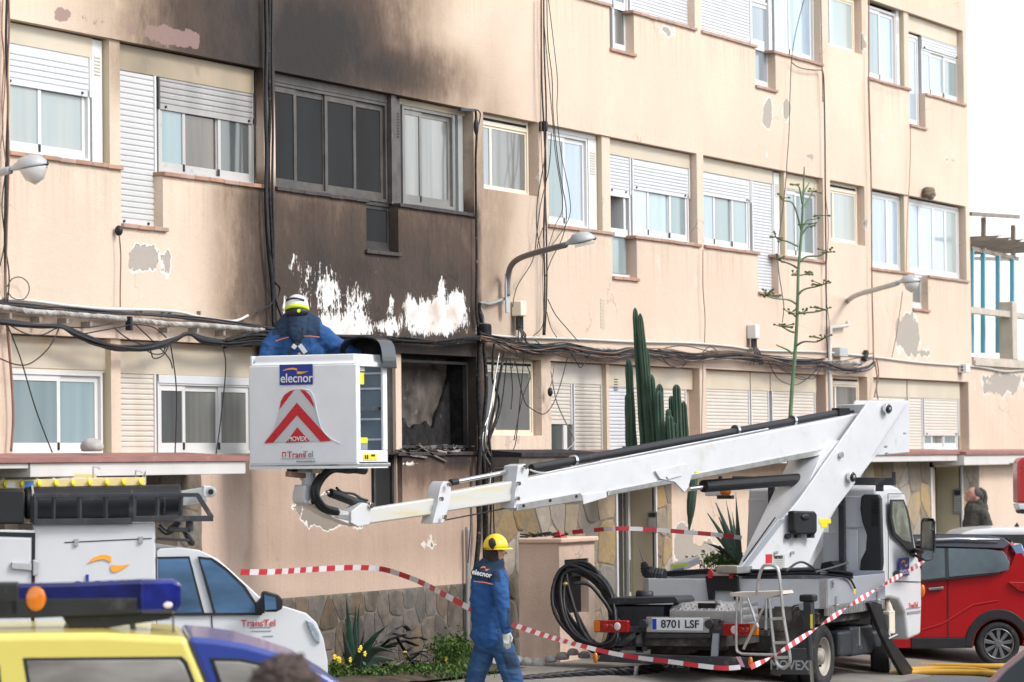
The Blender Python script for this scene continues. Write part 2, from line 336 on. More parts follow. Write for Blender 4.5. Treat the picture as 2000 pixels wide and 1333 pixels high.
# ---------------------------------------------------------------- facade plaster: colour masks are soot, flaked paint and bared render
def plaster(name, base, bare):
    M = bpy.data.materials.new(name); M.use_nodes = True; N = M.node_tree.nodes; L = M.node_tree.links; b = N['Principled BSDF']
    b.inputs['Roughness'].default_value = .9; b.inputs['Specular IOR Level'].default_value = .2
    tc = N.new('ShaderNodeTexCoord')
    def noi(scale, detail=6, rough=.55, st=(1,1,1), loc=(0,0,0)):
        mp = N.new('ShaderNodeMapping'); mp.inputs['Scale'].default_value = st; mp.inputs['Location'].default_value = loc; L.new(tc.outputs['Object'], mp.inputs[0])
        n = N.new('ShaderNodeTexNoise'); n.inputs['Scale'].default_value = scale; n.inputs['Detail'].default_value = detail; n.inputs['Roughness'].default_value = rough; L.new(mp.outputs[0], n.inputs[0]); return n.outputs[0]
    def att(n):
        a = N.new('ShaderNodeAttribute'); a.attribute_name = n; return a.outputs['Fac']
    def mth(op, a, c, cl=False):
        x = N.new('ShaderNodeMath'); x.operation = op; x.use_clamp = cl
        for i, q in enumerate((a, c)):
            if isinstance(q, (int, float)): x.inputs[i].default_value = q
            else: L.new(q, x.inputs[i])
        return x.outputs[0]
    def ramp(v, a, c):
        x = N.new('ShaderNodeMapRange'); x.inputs[1].default_value = a; x.inputs[2].default_value = c; x.interpolation_type = 'SMOOTHSTEP'; L.new(v, x.inputs[0]); return x.outputs[0]
    def mix(f, a, c):
        x = N.new('ShaderNodeMix'); x.data_type = 'RGBA'; L.new(f, x.inputs[0])
        for i, q in ((6, a), (7, c)):
            if isinstance(q, tuple): x.inputs[i].default_value = (*q, 1)
            else: L.new(q, x.inputs[i])
        return x.outputs[2]
    big = noi(.55, 5); col = mix(ramp(big, .35, .65), base, tuple(x*.9 for x in base))
    tcd = noi(1.3, 3); vo = N.new('ShaderNodeTexVoronoi'); vo.feature = 'DISTANCE_TO_EDGE'; vo.inputs['Scale'].default_value = .55
    va = N.new('ShaderNodeVectorMath'); va.operation = 'ADD'; vn = N.new('ShaderNodeTexNoise'); vn.inputs['Scale'].default_value = 2.2; vn.inputs['Detail'].default_value = 6; L.new(tc.outputs['Object'], vn.inputs[0]); L.new(tc.outputs['Object'], va.inputs[0]); L.new(vn.outputs[1], va.inputs[1]); L.new(va.outputs[0], vo.inputs[0])
    ck = mth('MULTIPLY', mth('SUBTRACT', 1, ramp(vo.outputs[0], .002, .008)), ramp(noi(.6, 2, .5, (1,1,1), (5,0,0)), .54, .6)); col = mix(mth('MULTIPLY', ck, .5), col, (.26, .2, .15))
    dr = mth('MULTIPLY', att('drip'), ramp(noi(3.2, 9, .65, (3.6, 1, .14)), .44, .66)); col = mix(mth('MULTIPLY', dr, .42), col, (.34, .26, .19))
    st = noi(1.6, 8, .6, (2.2, 1, .35)); col = mix(mth('MULTIPLY', ramp(st, .56, .78), .35), col, (base[0]*.72, base[1]*.66, base[2]*.6))
    gr = noi(55, 5, .7); col = mix(mth('MULTIPLY', ramp(gr, .42, .66), .22), col, (base[0]*.62, base[1]*.6, base[2]*.58))
    # small flakes and old repairs everywhere
    fl = noi(1.1, 12, .62, (1, 1, .8), (3, 0, 1)); col = mix(mth('MULTIPLY', ramp(fl, .665, .675), .8), col, (.58, .52, .44))
    # bared render, pale edge first
    nb = noi(3.2, 10, .62, (1, 1, .8)); bm_ = att('bare'); e = mth('ADD', bm_, mth('MULTIPLY', mth('SUBTRACT', nb, .5), 1.1))
    edge = mth('MULTIPLY', ramp(e, .50, .515), ramp(noi(1.9, 4, .5, (1,1,1), (0,0,4)), .44, .47)); core = ramp(e, .57, .585)
    # soot
    ns = noi(2.2, 9, .62, (1, 1, .7)); nf = noi(14, 6, .7, (1, 1, .5)); s = att('soot')
    s2 = mth('ADD', s, mth('MULTIPLY', mth('SUBTRACT', ns, .5), mth('MULTIPLY', ramp(s, .02, .4), .62)))
    s2 = mth('ADD', s2, mth('MULTIPLY', mth('SUBTRACT', nf, .5), mth('MULTIPLY', ramp(s, .05, .45), .34)))
    cr = N.new('ShaderNodeValToRGB'); el = cr.color_ramp.elements
    el[0].position = 0; el[0].color = (1, 1, 1, 1); el[1].position = 1; el[1].color = (.055, .06, .07, 1)
    for p, c in ((.22, (.56, .53, .49, 1)), (.45, (.27, .24, .225, 1)), (.68, (.125, .112, .112, 1))):
        q = el.new(p); q.color = c
    L.new(s2, cr.inputs[0])
    mm = N.new('ShaderNodeMix'); mm.data_type = 'RGBA'; mm.blend_type = 'MULTIPLY'; mm.inputs[0].default_value = 1; L.new(col, mm.inputs[6]); L.new(cr.outputs[0], mm.inputs[7]); col = mm.outputs[2]
    # mauve undercoat along cracks
    mv = att('mauve'); nm = noi(5, 8, .6, (1, 1, 1.6)); col = mix(mth('MULTIPLY', ramp(mth('ADD', mv, mth('MULTIPLY', mth('SUBTRACT', nm, .5), 1.1)), .34, .40), .85), col, (.25, .17, .15))
    col = mix(edge, col, (.66, .63, .585)); col = mix(core, col, bare)
    # paint flaked off by the heat: streaky white
    p = att('peel'); np_ = noi(7.5, 12, .72, (1, 1, .40), (1.7, 0, 2.2)); nq = noi(26, 6, .7, (1, 1, .5))
    nn = mth('ADD', mth('MULTIPLY', np_, .52), mth('MULTIPLY', nq, .48))
    q = mth('SUBTRACT', p, nn); pk = ramp(q, -.004, .006)
    wc = mix(ramp(noi(1.7, 5, .5), .5, .66), (.66, .64, .61), (.52, .42, .35)); col = mix(pk, col, wc)
    L.new(col, b.inputs['Base Color'])
    hb = mth('ADD', mth('MULTIPLY', noi(9, 8, .6), .5), mth('MULTIPLY', noi(70, 4), .25)); hb = mth('SUBTRACT', hb, mth('MULTIPLY', core, .5)); hb = mth('SUBTRACT', hb, mth('MULTIPLY', pk, .25))
    bp = N.new('ShaderNodeBump'); bp.inputs['Strength'].default_value = .8; bp.inputs['Distance'].default_value = .02; L.new(hb, bp.inputs['Height']); L.new(bp.outputs[0], b.inputs['Normal'])
    return M
peach = plaster('peach_plaster', (.655, .52, .41), (.36, .32, .275))
pink = plaster('pink_plaster', (.62, .465, .37), (.25, .215, .18))

def gau(x, y, cx, cy, sx, sy): return math.exp(-((x-cx)/sx)**2-((y-cy)/sy)**2)
def sst(a, b, x):
    t = max(0, min(1, (x-a)/(b-a))); return t*t*(3-2*t)
def toimg(p):
    v = Vector(p)-CAM; z = v.dot(FW); return 1000+F_PX*v.dot(RC)/z, 666.5-F_PX*v.dot(UC)/z
BARE = [(275,505,42,38,1.0),(325,520,16,70,.62),(250,512,22,26,.5),(1300,60,50,26,.62),(1500,225,13,38,1.0),(1536,215,12,32,.9),(1585,310,38,22,.6),(1490,300,50,24,.45),
 (1775,655,34,60,.9),(1805,690,22,20,.75),(1690,440,14,24,.6),(1745,680,45,14,.5),(1960,750,70,30,.9),(1718,270,30,30,.5),(640,1000,66,36,1.25),(705,1028,22,18,.6),(575,985,16,26,.6),(838,1060,26,30,.62),(1685,85,14,36,.7),(1050,345,12,30,.6),
 (850,975,20,26,.5),(1070,500,12,70,.42),(1335,1060,28,50,1.0),(1380,1080,50,34,.9),(1170,905,30,10,.4),(1440,600,28,20,.48),(1440,655,60,10,.55),(1570,660,40,12,.5),(1850,310,45,20,.55)]
PEEL = [(565,530,10,42,.50),(575,505,12,26,.5),(605,520,14,36,.50),(590,600,26,60,.50),(640,575,40,75,.52),(670,640,85,42,.66),(620,650,40,30,.62),(700,590,45,70,.49),(640,545,60,60,.44),(850,625,80,42,.72),(862,575,14,48,.62),
 (890,600,34,50,.62),(800,600,22,46,.56),(760,640,40,40,.56),(765,590,10,40,.50),(556,600,10,36,.56),(910,640,16,30,.5),(735,520,60,90,.38),(700,470,100,60,.355),(500,616,5,8,.62),(930,655,10,10,.5),(660,140,120,10,.0),
 (800,905,26,10,.55),(870,900,40,8,.5),(840,655,60,16,.6),(640,575,105,85,.445),(600,530,60,60,.44),(850,600,90,60,.42),(690,625,60,50,.52),(850,680,90,8,.47)]
MAUVE = [(28,22,95,35,4.5),(95,35,160,48,4),(160,48,235,64,4.5),(110,22,190,36,4),(190,36,262,50,4.5),(235,66,330,90,5),(280,64,330,72,4.5),(330,72,385,84,4.5),(330,90,400,100,4.5),(262,50,275,72,4)]
def masks(p):
    x, y = toimg(p); z = p[2]
    up = 1 if y < 215 + .165*(x-930) + 60 else 0
    s = 0
    # smoke that rose over the window heads
    s = max(s, 1.2*sst(975, 620, x)**1.2*sst(470, 560, x)*(.62+.38*gau(x, y, 610, 90, 170, 90))*sst(300, 180, y-.15*(x-700)))
    s = max(s, .95*gau(x, y-.16*(x-700), 720, 128, 170, 75)*sst(470, 560, x)*(y-.165*(x-930) < 250))
    if 740 < x < 960 and 655 < y < 905: s = max(s, 1.0*sst(24, 6, max(0, max(770-x, x-906), 700-y)))
    s = max(s, .98*sst(60, 500, x)**1.3*sst(560, 500, x)*sst(260, 120, y))
    # below the sills of the burnt flat
    if 505 < x < 945 and z > 3.2: s = max(s, (.64+.24*gau(x, y, 650, 540, 140, 90)+.14*gau(x, y, 860, 560, 80, 90))*sst(330, 385, y-.1*(x-540))*sst(948, 930, x)*(1-.5*sst(900, 930, y)))
    s = max(s, .66*sst(350, 520, x)**1.4*sst(560, 520, x)*sst(320, 380, y)*sst(700, 600, y))
    s = max(s, .30*gau(x, y, 950, 400, 60, 260)*(x > 925))
    if z < 3.76 and 480 < x < 960: s = max(s, .5*sst(1010, 890, y)*sst(700, 800, x) + .12*sst(1180, 1050, y))
    if 600 < z*0+y < 720 and 540 < x < 940: s = max(s, .9*sst(650, 668, y))
    s = max(s, .95*gau(x, y, 936, 800, 16, 150), .55*gau(x, y, 948, 700, 70, 40))
    s = max(s, .5*gau(x, y, 1010, 690, 60, 18))
    s = max(s, .33*gau(x, y, 300, 1180, 300, 60)*0)
    pl = max([a*gau(x, y, cx, cy, sx*1.15, sy*1.15) for cx, cy, sx, sy, a in PEEL])
    pl = (min(pl+.05, .60) if pl > .28 else pl) if z > 2 else 0
    ba = max([a*gau(x, y, cx, cy, sx, sy) for cx, cy, sx, sy, a in BARE])
    mv = 0
    if x < 450 and y < 130:
        for x0, y0, x1, y1, r in MAUVE:
            t = max(0, min(1, ((x-x0)*(x1-x0)+(y-y0)*(y1-y0))/((x1-x0)**2+(y1-y0)**2)))
            d = math.hypot(x-x0-t*(x1-x0), y-y0-t*(y1-y0)); mv = max(mv, 1.25*math.exp(-(d/r)**2))
    dp = 0
    X_ = p[0]
    for zs_ in (5.36, 8.19):
        if -10.6 < X_ < 17.5 and 0 < zs_-z < .75 and not (-.66 < X_ < 1.1 or 11 < X_ < 12.7): dp = max(dp, 1-(zs_-z)/.75)
    if 2.65 < z < 3.75: dp = max(dp, .4)
    for zh_ in (3.77, 6.58, 9.4):
        if 0 < z-zh_ < .28: dp = max(dp, .7*(1-(z-zh_)/.28))
    if z < 2.6: dp = max(dp, .6*sst(1.6, 2.6, z), .3)
    return s, pl, ba, mv, dp
def wall_sheet(name, x0, x1, z0, z1, holes, matl, parent, step=.1, y=0., depth=.16, label=None, jitter=0, fine=None):
    """a wall face with real openings and their reveals"""
    def cuts(a, b, hs):
        c = sorted(set([a, b] + [h for h in hs if a < h < b])); out = []
        for i in range(len(c)-1):
            mid = (c[i]+c[i+1])/2
            stp = step if not (fine and fine[0] < mid < fine[1]) else fine[2]
            n = max(1, int(math.ceil((c[i+1]-c[i])/stp)))
            out += [c[i]+(c[i+1]-c[i])*k/n for k in range(n)]
        return out + [b]
    xs = cuts(x0, x1, [h for H in holes for h in H[:2]]); zs = cuts(z0, z1, [h for H in holes for h in H[2:4]])
    nx, nz = len(xs), len(zs)
    def hole(i, j):
        if not (0 <= i < nx-1 and 0 <= j < nz-1): return False
        cx = (xs[i]+xs[i+1])/2; cz = (zs[j]+zs[j+1])/2
        return any(H[0] < cx < H[1] and H[2] < cz < H[3] for H in holes)
    hm = [[hole(i, j) for j in range(nz-1)] for i in range(nx-1)]
    V = []; idx = {}; Fc = []
    def vid(i, j, back):
        k = (i, j, back)
        if k not in idx: idx[k] = len(V); V.append((xs[i], y+(depth if back else 0), zs[j]))
        return idx[k]
    for i in range(nx-1):
        for j in range(nz-1):
            if hm[i][j]: continue
            Fc.append((vid(i,j,0), vid(i+1,j,0), vid(i+1,j+1,0), vid(i,j+1,0)))
            for di, dj, a, b in ((-1,0,(i,j+1),(i,j)), (1,0,(i+1,j),(i+1,j+1)), (0,-1,(i,j),(i+1,j)), (0,1,(i+1,j+1),(i,j+1))):
                ii, jj = i+di, j+dj
                if 0 <= ii < nx-1 and 0 <= jj < nz-1 and hm[ii][jj]:
                    Fc.append((vid(*a,0), vid(*a,1), vid(*b,1), vid(*b,0)))
    pb = Vector(parent['base']) if 'base' in parent else Vector((0,0,0))
    me = bpy.data.meshes.new(name); me.from_pydata([Vector(v)-pb for v in V], [], Fc); me.materials.append(matl)
    vals = [masks(v) for v in V]
    for k, n in enumerate(('soot', 'peel', 'bare', 'mauve', 'drip')):
        a = me.attributes.new(n, 'FLOAT', 'POINT'); a.data.foreach_set('value', [v[k] for v in vals])
    o = bpy.data.objects.new(name, me); COL.objects.link(o); o.parent = parent
    return tag(o, label)

bld = thing('apartment_building', (0, 0, 0), 'long peach plastered apartment block with a soot blackened flat and white roller shutters', 'building')
L1H, L1S, SL1 = 6.56, 5.37, 4.83       # window head, sill and low slot of the middle floor
L2H, L2S, SL2 = 9.38, 8.20, 7.655
L0H, LED = 3.75, 2.67
HO = []
for zh, zs_, zl in ((L1H, L1S, SL1), (L2H, L2S, SL2)):
    HO += [(-10.55,-5.86,zs_,zh), (-8.65,-7.88,zl,zs_), (-5.62,-.92,zs_,zh), (-3.61,-2.85,zl,zs_), (-.66,.87,zs_+.31,zh), (1.14,5.88,zs_,zh), (3.04,3.82,zl,zs_),
           (6.11,10.72,zs_,zh), (8.08,8.86,zl,zs_), (11.02,12.52,zs_+.31,zh), (12.79,17.42,zs_,zh), (14.68,15.44,zl,zs_)]
HO += [(-10.55,-5.86,LED,L0H), (-5.62,-.92,LED,L0H), (-3.56,-2.82,2.0,LED), (-.66,.87,2.86,L0H), (1.14,5.88,LED,L0H), (6.11,10.72,LED,L0H), (11.02,12.52,2.86,L0H), (12.79,17.42,LED,L0H)]
wall_sheet('upper_wall', -14, 17.62, LED-.02, 12.2, [h for h in HO if h[3] > LED+.01], peach, bld, step=.14, fine=(-8, 0, .08))
wall_sheet('pink_wall', -14, -.75, 0, LED-.02, [h for h in HO if h[2] < 2.5] + [(-10.6, -7.75, 0, 2.35)], pink, bld, step=.12, label='stained pink plaster of the ground storey')
wall_sheet('entrance_wall', 4.86, 15.62, 0, LED-.02, [], peach, bld, step=.16)
wall_sheet('plain_wall', 17.6, 30, 0, 4.02, [], peach, bld, step=.2, y=.003, label='plain cream side wall of one storey')
b = MB(); b.box((-14,.9,0),(17.62,9,12.2)); b.box((17.62,.3,0),(30,5,4.0)); b.build('rear_mass', cream_wall, bld)
for xa in (17.55, -14): b = MB(); b.box((xa,.004,0),(xa+.07,.9,12.2)); b.build('end_wall', cream_wall, bld)
b = MB(); b.box((-14.2,-.1,12.2),(17.8,9.1,12.35)); b.build('roof_slab', fascia, bld)
b = MB()
for z in (3.95, 6.75, 9.55): b.box((-13.8,.165,z),(17.5,.9,z+.1))
b.box((-.75,.4,0),(17.5,.9,2.5)); b.build('interior_floor', interior, bld)

def X(px, py=480): return ax(px, py)
# ---- window kit: frames stand .10-.16 m behind the wall face
def frame_rect(b, x0, x1, z0, z1, t, y0, y1):
    b.box((x0,y0,z0),(x1,y1,z0+t)); b.box((x0,y0,z1-t),(x1,y1,z1)); b.box((x0,y0,z0+t),(x0+t,y1,z1-t)); b.box((x1-t,y0,z0+t),(x1,y1,z1-t))
def window(xs, z0, z1, fm, pm, slide=True, t=.055, curtain=None, label=None, low=.07, closer=True):
    """xs: the x of the sash joints; every sash has its own frame and pane"""
    b = MB(); frame_rect(b, xs[0], xs[-1], z0, z1, .035, .10, .165); fr = b.build('window', fm, bld, label=label)
    s = MB()
    for i in range(len(xs)-1):
        a, c = xs[i]+(.0 if i else .036), xs[i+1]-(0 if i < len(xs)-2 else .036)
        dy = .018 if (slide and i % 2) else 0
        if slide: a -= .0 if not i else .02; c += .02 if i < len(xs)-2 else 0
        s.box((a,.115+dy,z0+.036),(c,.135+dy,z0+.036+low)); s.box((a,.115+dy,z1-.036-t),(c,.135+dy,z1-.036))
        s.box((a,.115+dy,z0+.036+low),(a+t,.135+dy,z1-.036-t)); s.box((c-t,.115+dy,z0+.036+low),(c,.135+dy,z1-.036-t))
        p = MB(); p.box((a+t-.01,.124+dy,z0+.03+low),(c-t+.01,.128+dy,z1-.03-t)); p.build('pane', pm[i % len(pm)] if isinstance(pm, list) else pm, fr)
        if slide and closer and 0 < i:
            q = MB(); q.box((a-.012,.108,z0+.04),(a+.02,.117,z0+.11)); q.build('brush_seal', black_plastic, fr)
    s.build('sash', fm, fr)
    return fr
slat_mesh = {}
def shutter(x0, x1, z0, z1, sm, single=False, pitch=.05, gm=None, label=None, handle=True):
    """a rolled down blind: guide rails, bottom rail and slats; slats large enough in the picture are single pieces"""
    gm = gm or frame_white
    b = MB(); b.box((x0-.03,.12,z1-.02),(x1+.03,.15,z1)); r = b.build('roller_shutter', gm, bld, label=label)
    for xa in (x0-.03, x1): b = MB(); b.box((xa,.085,z0),(xa+.03,.15,z1)); b.build('guide_rail', gm, r)
    b = MB(); b.box((x0,.10,z0),(x1,.122,z0+pitch*1.1)); b.build('bottom_rail', sm, r, bevel=.004)
    if handle:
        for xa in (x0+.12, x1-.12): b = MB(); b.cyl((xa,.085,z0+.03),(xa,.1,z0+.03),.013,8); b.build('stopper', steel_dark, r)
    n = int((z1-z0-pitch*1.1)/pitch)+1
    def slat(b, z):
        pr = [(.109,0),(.104,.003),(.0985,.012),(.0985,pitch-.012),(.104,pitch-.003),(.109,pitch-.0005)]
        b.loft([[Vector((xx,yy,z+zz)) for yy, zz in pr] for xx in (x0,x1)], True, True)
    if single:
        b = MB(); slat(b, z0+pitch*1.1); s0 = b.build('slat', sm, r)
        for i in range(1, n):
            if z0+pitch*1.1+i*pitch > z1: break
            instance(s0, r, (0,0,i*pitch))
    else:
        b = MB()
        for i in range(n): slat(b, z0+pitch*1.1+i*pitch)
        b.build('slats', sm, r, kind='stuff')
    return r
def panel(x0, x1, z0, z1, m, name='shutter_box', y0=.09, y1=.17, label=None):
    b = MB(); b.box((x0,y0,z0),(x1,y1,z1)); return b.build(name, m, bld, bevel=.004, label=label)
def sill(x0, x1, z, m=sill_tile, n=None, out=.035):
    n = n or max(1, round((x1-x0)/.28)); 
    for i in range(n):
        a = x0+(x1-x0)*i/n; c = x0+(x1-x0)*(i+1)/n
        b = MB(); dz = random.uniform(-.003,.003); b.box((a+.003,-out,z-.035+dz),(c-.003,.165,z+.006+dz)); b.build('sill_tile', m, bld, bevel=.005, seg=1)
def vent(x0, x1, z0, z1, fm=frame_white, slots=6):
    p = panel(x0, x1, z0, z1, fm, 'vent_panel', .095, .165)
    b = MB(); c = (x0+x1)/2; ww = (x1-x0)*.28; zt = z1-.16
    for i in range(slots): b.box((c-ww,.088,zt-i*.032-.012),(c+ww,.094,zt-i*.032))
    b.build('vent_grille', box_beige if fm is frame_white else frame_char, p)
def post(x0, x1, z0, z1, m=None, y0=.03):
    wall_sheet('post', x0, x1, z0, z1, [], m or peach, bld, step=.2, y=y0)
    b = MB(); b.box((x0,y0+.001,z0),(x1,.3,z1)); b.build('post_core', cream_wall, bld)

# ---- middle floor, flat A (left)
H, S, Q = L1H, L1S, SL1
panel(-10.55, X(168,80), H-.20, H-.012, box_beige)
shutter(-10.52, X(162,150), S+.62, H-.20, shutter_white, True, .054, label='half lowered white shutter')
window([-10.55, X(70,250), X(165,250)], S+.01, S+.98, frame_white, [pane_frost, pane_frost])
vent(X(168,150), X(188,150), S+.01, H-.02); post(X(190,150), X(211,150), S, H-.0)
panel(X(212,130), -5.87, H-.26, H-.012, box_sooty, label='sooty beige shutter box')
shutter(X(216,200), X(289,200), Q+.01, H-.26, shutter_dusty, True, .054, label='long narrow shutter rolled down over the balcony door')
shutter(X(300,200), X(486,200), S+.62, H-.26, shutter_sooty, True, .054, gm=frame_burnt, label='grey sooty shutter lowered a third of the way')
window([X(299,270), X(352,270), X(420,270), X(487,270)], S+.01, S+.98, frame_dusty, [pane_sea, pane_brown, pane_dim], label='window with two smoke browned panes')
b = MB(); b.box((X(487),.09,S),(X(495),.17,H)); b.build('jamb_strip', frame_burnt, bld)
sill(-10.6, -8.65, S); sill(-8.66, -7.82, Q); sill(-7.90, -5.85, S)
# ---- middle floor, flat B (burnt)
b = MB(); b.box((-5.6,.09,H-.09),(X(745,190),.17,H-.005)); b.build('head_strip', frame_burnt, bld)
window([-5.60, X(570,260), X(629,260), X(686,260), X(746,260)], S+.01, H-.09, frame_burnt, pane_soot, label='four soot black sliding panes of the burnt flat', t=.06, closer=False)
b = MB(); b.box((X(747,250),.05,S-.0),(X(757,250),.2,H)); b.build('post', frame_burnt, bld)
vent(X(757,250), X(772,250), S+.01, H-.02, frame_burnt, 9)
panel(X(772), -.93, H-.08, H-.01, box_sooty, 'head_strip')
window([X(777,300), X(815,300), X(877,300)], S+.03, H-.08, frame_smoked, [pane_dusk, pane_dusk], label='greyed sliding window with a smoky head')
b = MB(); b.box((X(878),.11,S+.02),(X(886),.125,H-.08)); b.build('open_gap', pane_dim, bld); b = MB(); b.box((X(886),.09,S+.02),(X(895),.165,H-.08)); b.build('jamb_strip', conduit_grey, bld)
window([-3.60, X(755,450)], Q+.01, S, frame_char, pane_soot, t=.04)
panel(X(755,450), X(766,450), Q, S, char, 'charred_lining', .10, .17)
sill(-5.64, -3.6, S, sill_burnt); sill(-3.66, -2.83, Q, sill_burnt); sill(-2.86, -.88, S, sill_burnt)
# ---- the two stair columns: fixed two-light windows, plastered sill
def stair(x0, x1, z0, z1, fm, pm, f=.30):
    window([x0+.0, x0+(x1-x0)*f, x1-.0], z0, z1-.09, fm, pm, slide=False, t=.03, low=.03)
    b = MB(); b.box((x0,.10,z1-.09),(x1,.16,z1)); p = b.build('head_strip', frame_cream, bld); b = MB(); b.box((x0+.06,.096,z1-.075),(x1-.06,.101,z1-.045)); b.build('vent_slot', char, p)
xe = X(1025)
for zz in (L1S+.31, L2S+.31): stair(-.66, xe, zz, zz+.88, frame_cream, [pane_silver, pane_dusk])
stair(-.66, X(1032,780), 2.86, L0H, frame_cream, screen_grey)
xe2 = X(1667)
for zz in (L1S+.31, L2S+.31): stair(11.02, xe2, zz, zz+.88, frame_cream, [pane_silver, pane_frost])
stair(11.02, X(1670,780), 2.86, L0H, frame_cream, [pane_dusk])
for a, c in ((xe, .88), (xe2, 12.53)):
    for z0, z1 in ((L1S+.31, L1H), (L2S+.31, L2H), (2.86, L0H)):
        post(a, c, z0, z1, y0=.14)
# ---- flats C, D, E, middle floor
window([1.15, X(1095,350), X(1139,350)], S+.01, H-.06, frame_white, [pane_sea, pane_blue]); panel(1.14, X(1156), H-.06, H, frame_white, 'head_strip')
vent(X(1140,350), X(1156,350), S+.01, H-.06, slots=9); post(X(1157,350), X(1173,350), S, H)
panel(X(1174,310), 5.86, H-.20, H-.01, box_beige)
shutter(X(1178,340), X(1220,340), S+.52, H-.20, shutter_white, pitch=.042, label='narrow white shutter half lowered over the open balcony door')
b = MB(); frame_rect(b, X(1177,420), X(1223,420), Q+.01, S+.52, .04, .10, .16); b.box((X(1180),.105,S-.02),(X(1218),.14,S+.08)); fr = b.build('balcony_door', frame_white, bld, label='balcony door standing open on a dark room')
b = MB(); b.box((X(1180)+.04,.125,Q+.06),(X(1217),.13,S-.02)); b.build('pane', pane_sea, fr); b = MB(); b.box((X(1213),.12,S+.06),(X(1217),.5,S+.5)); b.build('open_leaf', frame_white, fr)
shutter(X(1227,380), X(1336,380), S+.60, H-.20, shutter_white, pitch=.042)
window([X(1227,420), X(1260,420), X(1302,420), X(1337,420)], S+.01, S+.96, frame_white, [pane_blue, pane_blue, pane_sea])
sill(1.1, 3.06, S); sill(3.02, 3.84, Q); sill(3.72, 5.96, S)
panel(6.12, X(1500,350), H-.20, H-.01, box_beige)
shutter(6.16, X(1456,370), S+.68, H-.20, shutter_white, pitch=.042)
window([6.13, X(1389,430), X(1424,430), X(1456,430)], S+.01, S+.96, frame_white, [pane_blue, pane_sea, pane_sea])
shutter(X(1461,420), X(1499,420), Q+.01, H-.20, shutter_white, pitch=.042, label='tall narrow white shutter closed to the foot of the balcony door')
vent(X(1503,400), X(1514,400), S+.01, H-.03); post(X(1515,400), X(1519,400), S, H)
panel(X(1519,380), X(1588,380), H-.22, H-.01, box_beige)
window([X(1520,430), X(1548,430), X(1588,430)], S+.01, H-.2, frame_white, [pane_silver, pane_sea])
post(X(1590,400), 10.73, S, H, y0=.15)
sill(6.08, 8.09, S); sill(8.05, 8.88, Q); sill(8.72, 10.76, S)
def flatE(S, H, Q, up):
    if up:
        window([12.80, X(1712,80), X(1742,80)], S+.01, H-.06, frame_white, [pane_sea, pane_blue]); vent(X(1743,90), X(1749,90), S, H)
        post(X(1750,90), X(1759,90), S, H); panel(X(1760,70), 17.38, H-.26, H-.01, box_beige)
        shutter(X(1793,90), X(1865,100), S+.72, H-.26, shutter_white, pitch=.042)
        window([X(1762,150), X(1786,150)], Q+.01, H-.3, frame_white, pane_blue)
        window([X(1793,150), X(1812,150), X(1838,150), X(1866,150)], S+.01, S+.74, frame_white, [pane_blue, pane_blue, pane_sea])
    else:
        window([12.80, X(1727,450), X(1750,450)], S+.01, H-.03, frame_white, pane_blue, slide=False, t=.05); post(X(1751), X(1761), S, H)
        window([X(1762,460), X(1790,460), X(1817,460), X(1841,460), X(1865,460)], S+.01, H-.03, frame_white, [pane_blue, pane_blue, pane_blue, pane_frost], slide=False, t=.05)
        window([14.69, X(1795,580)], Q+.01, S, frame_white, pane_dusk, t=.03, slide=False)
    post(X(1867), 17.43, S, H, y0=.15); post(X(1795,580) if not up else X(1787), 15.45, Q, S, y0=.13)
    sill(12.75, 14.70, S); sill(14.65, 15.46, Q); sill(15.44, 17.48, S)
flatE(L1S, L1H, L1S-.54, False); flatE(L2S, L2H, L2S-.545, True)
# ---- top floor flats C and D (their lower edges show)
H, S, Q = L2H, L2S, SL2
window([X(1188,60), X(1218,60)], Q+.01, H-.2, frame_white, [pane_dusk]); b = MB(); b.box((X(1188),.10,S+.0),(X(1216),.112,S+.10)); b.build('door_rail', frame_white, bld)
b = MB(); b.box((1.15,.1,S),(X(1188),.17,H)); b.build('closed_shutter', shutter_white, bld)
shutter(X(1222,20), X(1336,20), S+.01, H-.2, shutter_white, pitch=.042, handle=False); panel(X(1188), 5.86, H-.2, H, box_beige)
sill(1.1, 3.06, S); sill(3.02, 3.84, Q); sill(3.72, 5.9, S)
shutter(6.13, X(1456,50), S+.01, H-.2, shutter_white, pitch=.042, handle=False); panel(6.12, X(1500), H-.2, H, box_beige)
shutter(X(1460,20), X(1494,20), S+.66, H-.2, shutter_white, pitch=.042)
window([X(1459,100), X(1496,100)], Q+.01, S+.67, frame_white, [pane_silver]); b = MB(); b.box((X(1460),.10,S-.02),(X(1490),.112,S+.12)); b.build('door_rail', frame_white, bld)
b = MB(); b.box((X(1497),.08,S),(X(1503),.2,H)); b.build('post', frame_white, bld)
window([X(1505,60), X(1536,60), X(1582,60)], S+.01, H-.03, frame_white, [pane_blue, pane_blue]); post(X(1584), 10.73, S, H, y0=.15)
sill(6.08, 8.1, S); sill(8.05, 8.88, Q); sill(8.72, 10.76, S)
# far top left flats lie above the frame; plain closed shutters
for a, c in ((-10.5,-5.9), (-5.6,-.95)):
    shutter(a+.05, c-.05, S+.02, H-.1, shutter_dusty, pitch=.06, handle=False); b = MB(); b.box((a-.04,.1,H-.1),(c+.03,.17,H)); b.box((a, .1, SL2), (c, .17, S+.0)); b.build('shutter_box', box_sooty, bld)
